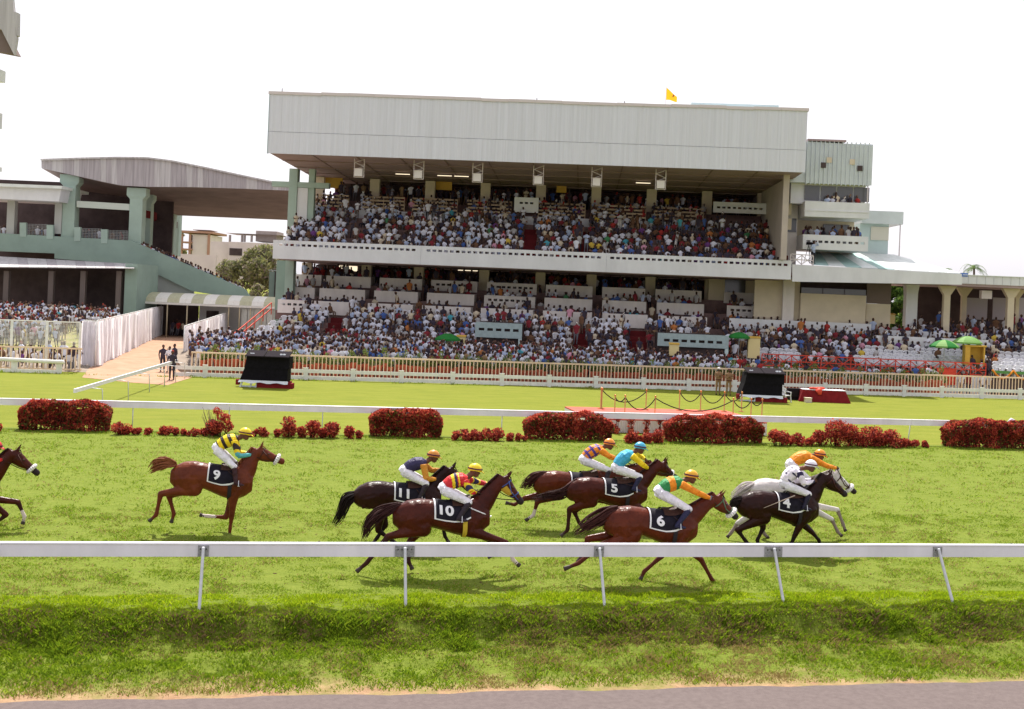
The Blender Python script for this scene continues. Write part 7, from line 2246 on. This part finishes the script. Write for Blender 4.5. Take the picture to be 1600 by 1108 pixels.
HS.append((dict(root=1020, Z=26.0, label='reddish bay racehorse with saddlecloth 6 and white fleece noseband by the rail', croup=(985, 790), withers=(1070, 794), sz=1.07, poll=(1126, 772), nose=(1156, 806), coat='red bay', num='6', roll=True, bridle='green', earback=0.05,
    tail=[(963, 795), (948, 802), (934, 811), (915, 822), (893, 838)], fat=1.1,
    legs=dict(hn=[(937, 850), (902, 878), (880, 887)], hf=[(921, 844), (914, 866), (905, 880)], fn=[(1092, 872), (1110, 905), (1120, 913)], ff=[(1037, 871), (1009, 895), (1003, 908)]), socks=()),
    dict(label='jockey in green silks with orange sleeves and orange-yellow cap riding number 6', hip=(1029, 770), shoulder=(1064, 753), head=(1080, 746), elbow=(1084, 767), hand=(1108, 778), knee=(1070, 792), foot=(1050, 816),
         silks=lambda t, d, y: OR if 0.42 < t - 0.5 * d < 0.68 else GN, sleeve=lambda r, t, L, y: OR, helmet=(0.78, 0.40, 0.02), boot=(0.012, 0.014, 0.06), boottop=(0.75, 0.5, 0.03), glove=(0.2, 0.25, 0.35))))
HS.append((dict(root=1235, Z=31.4, label='grey racehorse with white noseband on the far side of number 4', croup=(1199, 747), withers=(1256, 748), sx=1.08, sz=1.02, poll=(1308, 737), nose=(1340, 767), coat='grey', num=None, roll=True, bridle='leather', cloth=(0.0, 0.5),
    tail=[(1180, 757), (1168, 761), (1155, 770), (1140, 778)],
    legs=dict(hn=[(1150, 816), (1139, 832), (1134, 838)], hf=[(1192, 820), (1197, 836), (1203, 842)], fn=[(1296, 810), (1306, 830), (1312, 836)], ff=[(1312, 798), (1321, 822), (1324, 831)])),
    dict(label='jockey in all orange silks and orange cap riding the grey horse', hip=(1234, 727), shoulder=(1265, 712), head=(1281, 712), elbow=(1285, 726), hand=(1305, 731), knee=(1258, 748), foot=(1248, 765),
         silks=lambda t, d, y: OR, sleeve=lambda r, t, L, y: OR, helmet=(0.80, 0.28, 0.015), breeches=WH)))
HS.append((dict(root=1225, Z=29.8, label='black-brown racehorse with saddlecloth 4 in front of the grey', croup=(1188, 766), withers=(1262, 768), sz=1.1, poll=(1296, 739), nose=(1326, 771), coat='dark', num='4', numpos=(0.07, math.radians(66)),
    tail=[(1162, 780), (1154, 782), (1147, 788), (1140, 798)],
    legs=dict(hn=[(1149, 826), (1163, 845), (1169, 850)], hf=[(1196, 826), (1186, 846), (1190, 858)], fn=[(1238, 836), (1230, 856), (1226, 868)], ff=[(1273, 834), (1283, 846), (1285, 854)])),
    dict(label='jockey in white silks with dark spots and white cap riding number 4', hip=(1225, 758), shoulder=(1246, 733), head=(1267, 729), elbow=(1249, 754), hand=(1271, 751), knee=(1256, 769), foot=(1247, 789), s=1.1,
         silks=lambda t, d, y: NV if (math.sin(t * 17) * math.cos(y * 19 + d * 9)) > 0.72 else (0.80, 0.74, 0.82), sleeve=lambda r, t, L, y: NV if math.sin(L * 28) > 0.72 else (0.80, 0.74, 0.82), helmet=(0.80, 0.78, 0.84), strap=(0.08, 0.08, 0.25), boot=(0.015, 0.012, 0.03), boottop=(0.45, 0.03, 0.05))))
HS.append((dict(root=-50, Z=28.8, label='bay racehorse entering at the picture edge with a white noseband', croup=(-96, 728), withers=(-22, 730), sz=1.08, poll=(28, 702), nose=(65, 738), coat='bay', num=None, roll=True,
    tail=[(-126, 734), (-140, 737), (-155, 745), (-170, 760)],
    legs=dict(hn=[(-146, 780), (-160, 812), (-172, 822)], hf=[(-125, 786), (-118, 814), (-124, 826)], fn=[(30, 783), (40, 806), (37, 817)], ff=[(8, 806), (-12, 822), (-22, 828)]), socks=('fn',)),
    dict(label='red-capped jockey mostly outside the left picture edge', hip=(-60, 708), shoulder=(-24, 702), head=(-7, 699), elbow=(-16, 722), hand=(6, 717), knee=(-30, 733), foot=(-34, 756),
         silks=lambda t, d, y: RD, sleeve=lambda r, t, L, y: RD, helmet=(0.60, 0.03, 0.03))))
for hc_, jc in HS:
    hh = build_horse(hc_)
    build_jockey(hh, jc)
    if hc_['num'] == '4':
        b = MB(m_cl_black)
        p0, p1 = hh.P((1226, 773), -0.36), hh.P((1183, 789), -0.42)
        b.mats = [mat('whip_tan', (0.42, 0.33, 0.28), 0.6)]; b.tube([(p0 - p1).normalized() * 0.12, p0 - p0, p1 - p0], [0.016, 0.014, 0.006], 6)
        wp = b.build('riding_whip'); m_ = Matrix.Rotation(TH, 4, 'Z')
        wp.location = hh.o + (m_ @ p0); wp.rotation_euler = (0, 0, TH)
        tag(wp, 'thin pale whip held back along the flank of horse number 4', 'whip')
# ================================================================== grass
m_g = [mat('blade_a', (0.215, 0.32, 0.026), 0.7, trans=0.62), mat('blade_b', (0.29, 0.36, 0.04), 0.7, trans=0.62), mat('blade_c', (0.165, 0.255, 0.02), 0.7, trans=0.62), mat('blade_dry', (0.36, 0.27, 0.10), 0.8, trans=0.3)]
def blades(name, n, a_rng, o_fun, hgt, width, seed, dry, label, lean=0.5, clump=None, mats=None):
    r = np.random.default_rng(seed)
    a = r.uniform(a_rng[0], a_rng[1], n); o = o_fun(r, n)
    if clump:
        k = 0.9 * vnoise(a * 1.9, o * 1.9) + 0.8 * vnoise(a * 4.1 + 9, o * 4.1) + 0.35 * r.normal(size=n)
        keep = k > clump; a, o = a[keep], o[keep]; n = len(a)
    z = gz(a, o) - 0.01
    h = hgt * (0.5 + r.random(n)) * (0.8 + 0.5 * vnoise(a * 2.0 + 5, o * 2.4))
    th = r.uniform(0, 2 * np.pi, n); lx, ly_ = np.cos(th) * lean * h * r.random(n), np.sin(th) * lean * h * r.random(n)
    w = width * (0.6 + 0.8 * r.random(n)); ph = r.uniform(0, np.pi, n)
    wx_, wy_ = np.cos(ph) * w, np.sin(ph) * w
    B = np.stack([a, o, z], 1)
    p0 = B + np.stack([-wx_, -wy_, np.zeros(n)], 1); p1 = B + np.stack([wx_, wy_, np.zeros(n)], 1)
    p2 = B + np.stack([lx * 0.5 + wx_ * 0.7, ly_ * 0.5 + wy_ * 0.7, h * 0.62], 1); p3 = B + np.stack([lx * 1.3, ly_ * 1.3, h], 1)
    V = np.stack([p0, p1, p2, p3], 1).reshape(-1, 3)
    F = np.arange(4 * n).reshape(-1, 4)
    patch = 2.2 * vnoise(a * 0.8 + 3, o * 0.9) + 1.2 * vnoise(a * 2.6, o * 2.6 + 7)
    mi = np.where(r.random(n) < dry * (0.6 + 0.5 * patch), 3, r.choice(3, n, p=[0.45, 0.3, 0.25]))
    return tag(link(name, fast_mesh(name, V, F, mats or m_g, mi), None, (0, 0, 0), TH), label, 'grass', kind='stuff')
m_gl = [mat('lip_blade_sunlit_a', (0.32, 0.44, 0.014), 0.7, trans=0.6), mat('lip_blade_sunlit_b', (0.40, 0.48, 0.02), 0.7, trans=0.6), mat('lip_blade_sunlit_c', (0.24, 0.36, 0.012), 0.7, trans=0.6), m_g[3]]  # sunlight through the lip grass is put into these brighter blade colours
m_gb = [mat('bank_blade_a', (0.20, 0.30, 0.014), 0.7, trans=0.62), mat('bank_blade_b', (0.25, 0.33, 0.02), 0.7, trans=0.62), mat('bank_blade_c', (0.13, 0.22, 0.014), 0.7, trans=0.55), mat('bank_blade_dry', (0.22, 0.15, 0.07), 0.8, trans=0.3)]
blades('bank_grass', 120000, (-13, 20), lambda r, n: 21.9 + 0.95 * r.random(n), 0.085, 0.010, 1, 0.34, 'long green grass on the bank under the near rail', 1.1, mats=m_gb)
blades('lip_grass', 110000, (-13, 20), lambda r, n: 22.62 + 1.4 * r.random(n) ** 1.1, 0.06, 0.009, 11, 0.03, 'upright grass along the top of the bank, coloured as if sunlit', 0.9, mats=m_gl)
blades('verge_grass', 120000, (-13, 20), lambda r, n: 20.05 + 2.3 * r.random(n) ** 0.75, 0.065, 0.0095, 2, 0.55, 'short patchy grass on the verge by the road', 1.2, clump=-0.7, mats=m_gb[:3] + [m_g[3]])
blades('track_grass', 230000, (-14, 22), lambda r, n: 24.1 + 9 * r.random(n) ** 1.2, 0.05, 0.008, 3, 0.22, 'mown turf of the race track near the running rail', 1.4, clump=-0.35)
blades('far_track_grass', 150000, (-16, 34), lambda r, n: 31.5 + 17 * r.random(n), 0.055, 0.014, 6, 0.22, 'mown turf on the far half of the race track', 1.4, clump=-0.25)
blades('hedge_foot_grass', 9000, (-14, 36), lambda r, n: 48.5 + 0.7 * r.random(n), 0.08, 0.014, 4, 0.05, 'tufts of grass along the foot of the red hedges', 0.8)
blades('fence_foot_grass', 9000, (-24, 46), lambda r, n: 76.2 + 0.8 * r.random(n), 0.12, 0.02, 5, 0.25, 'rough weeds along the foot of the low white fence', 0.8, clump=0.4)
# clods thrown up by the hooves and scrapes of bare soil on the turf
m_clod = mat('turf_clod', (0.13, 0.085, 0.045), 0.95, var=0.4, scale=20)
b = MB(m_clod)
rc = random.Random(31)
for i in range(600):
    o_ = rc.choice((25.5, 28.2, 29.6, 31.0)) + rc.gauss(0, 0.6)
    a_ = rc.uniform(-12, 24)
    z_ = float(gz(a_, o_)); s_ = rc.uniform(0.008, 0.022)
    b.ball((a_, o_, z_ + s_ * 0.2), (s_ * rc.uniform(0.8, 2.4), s_ * rc.uniform(0.8, 1.6), s_ * rc.uniform(0.4, 0.9)), 0, 6, 4)
tag(b.build('turf_clods', None, (0, 0, 0), TH), 'brown clods and scraped soil scattered over the track turf', 'soil', kind='stuff')
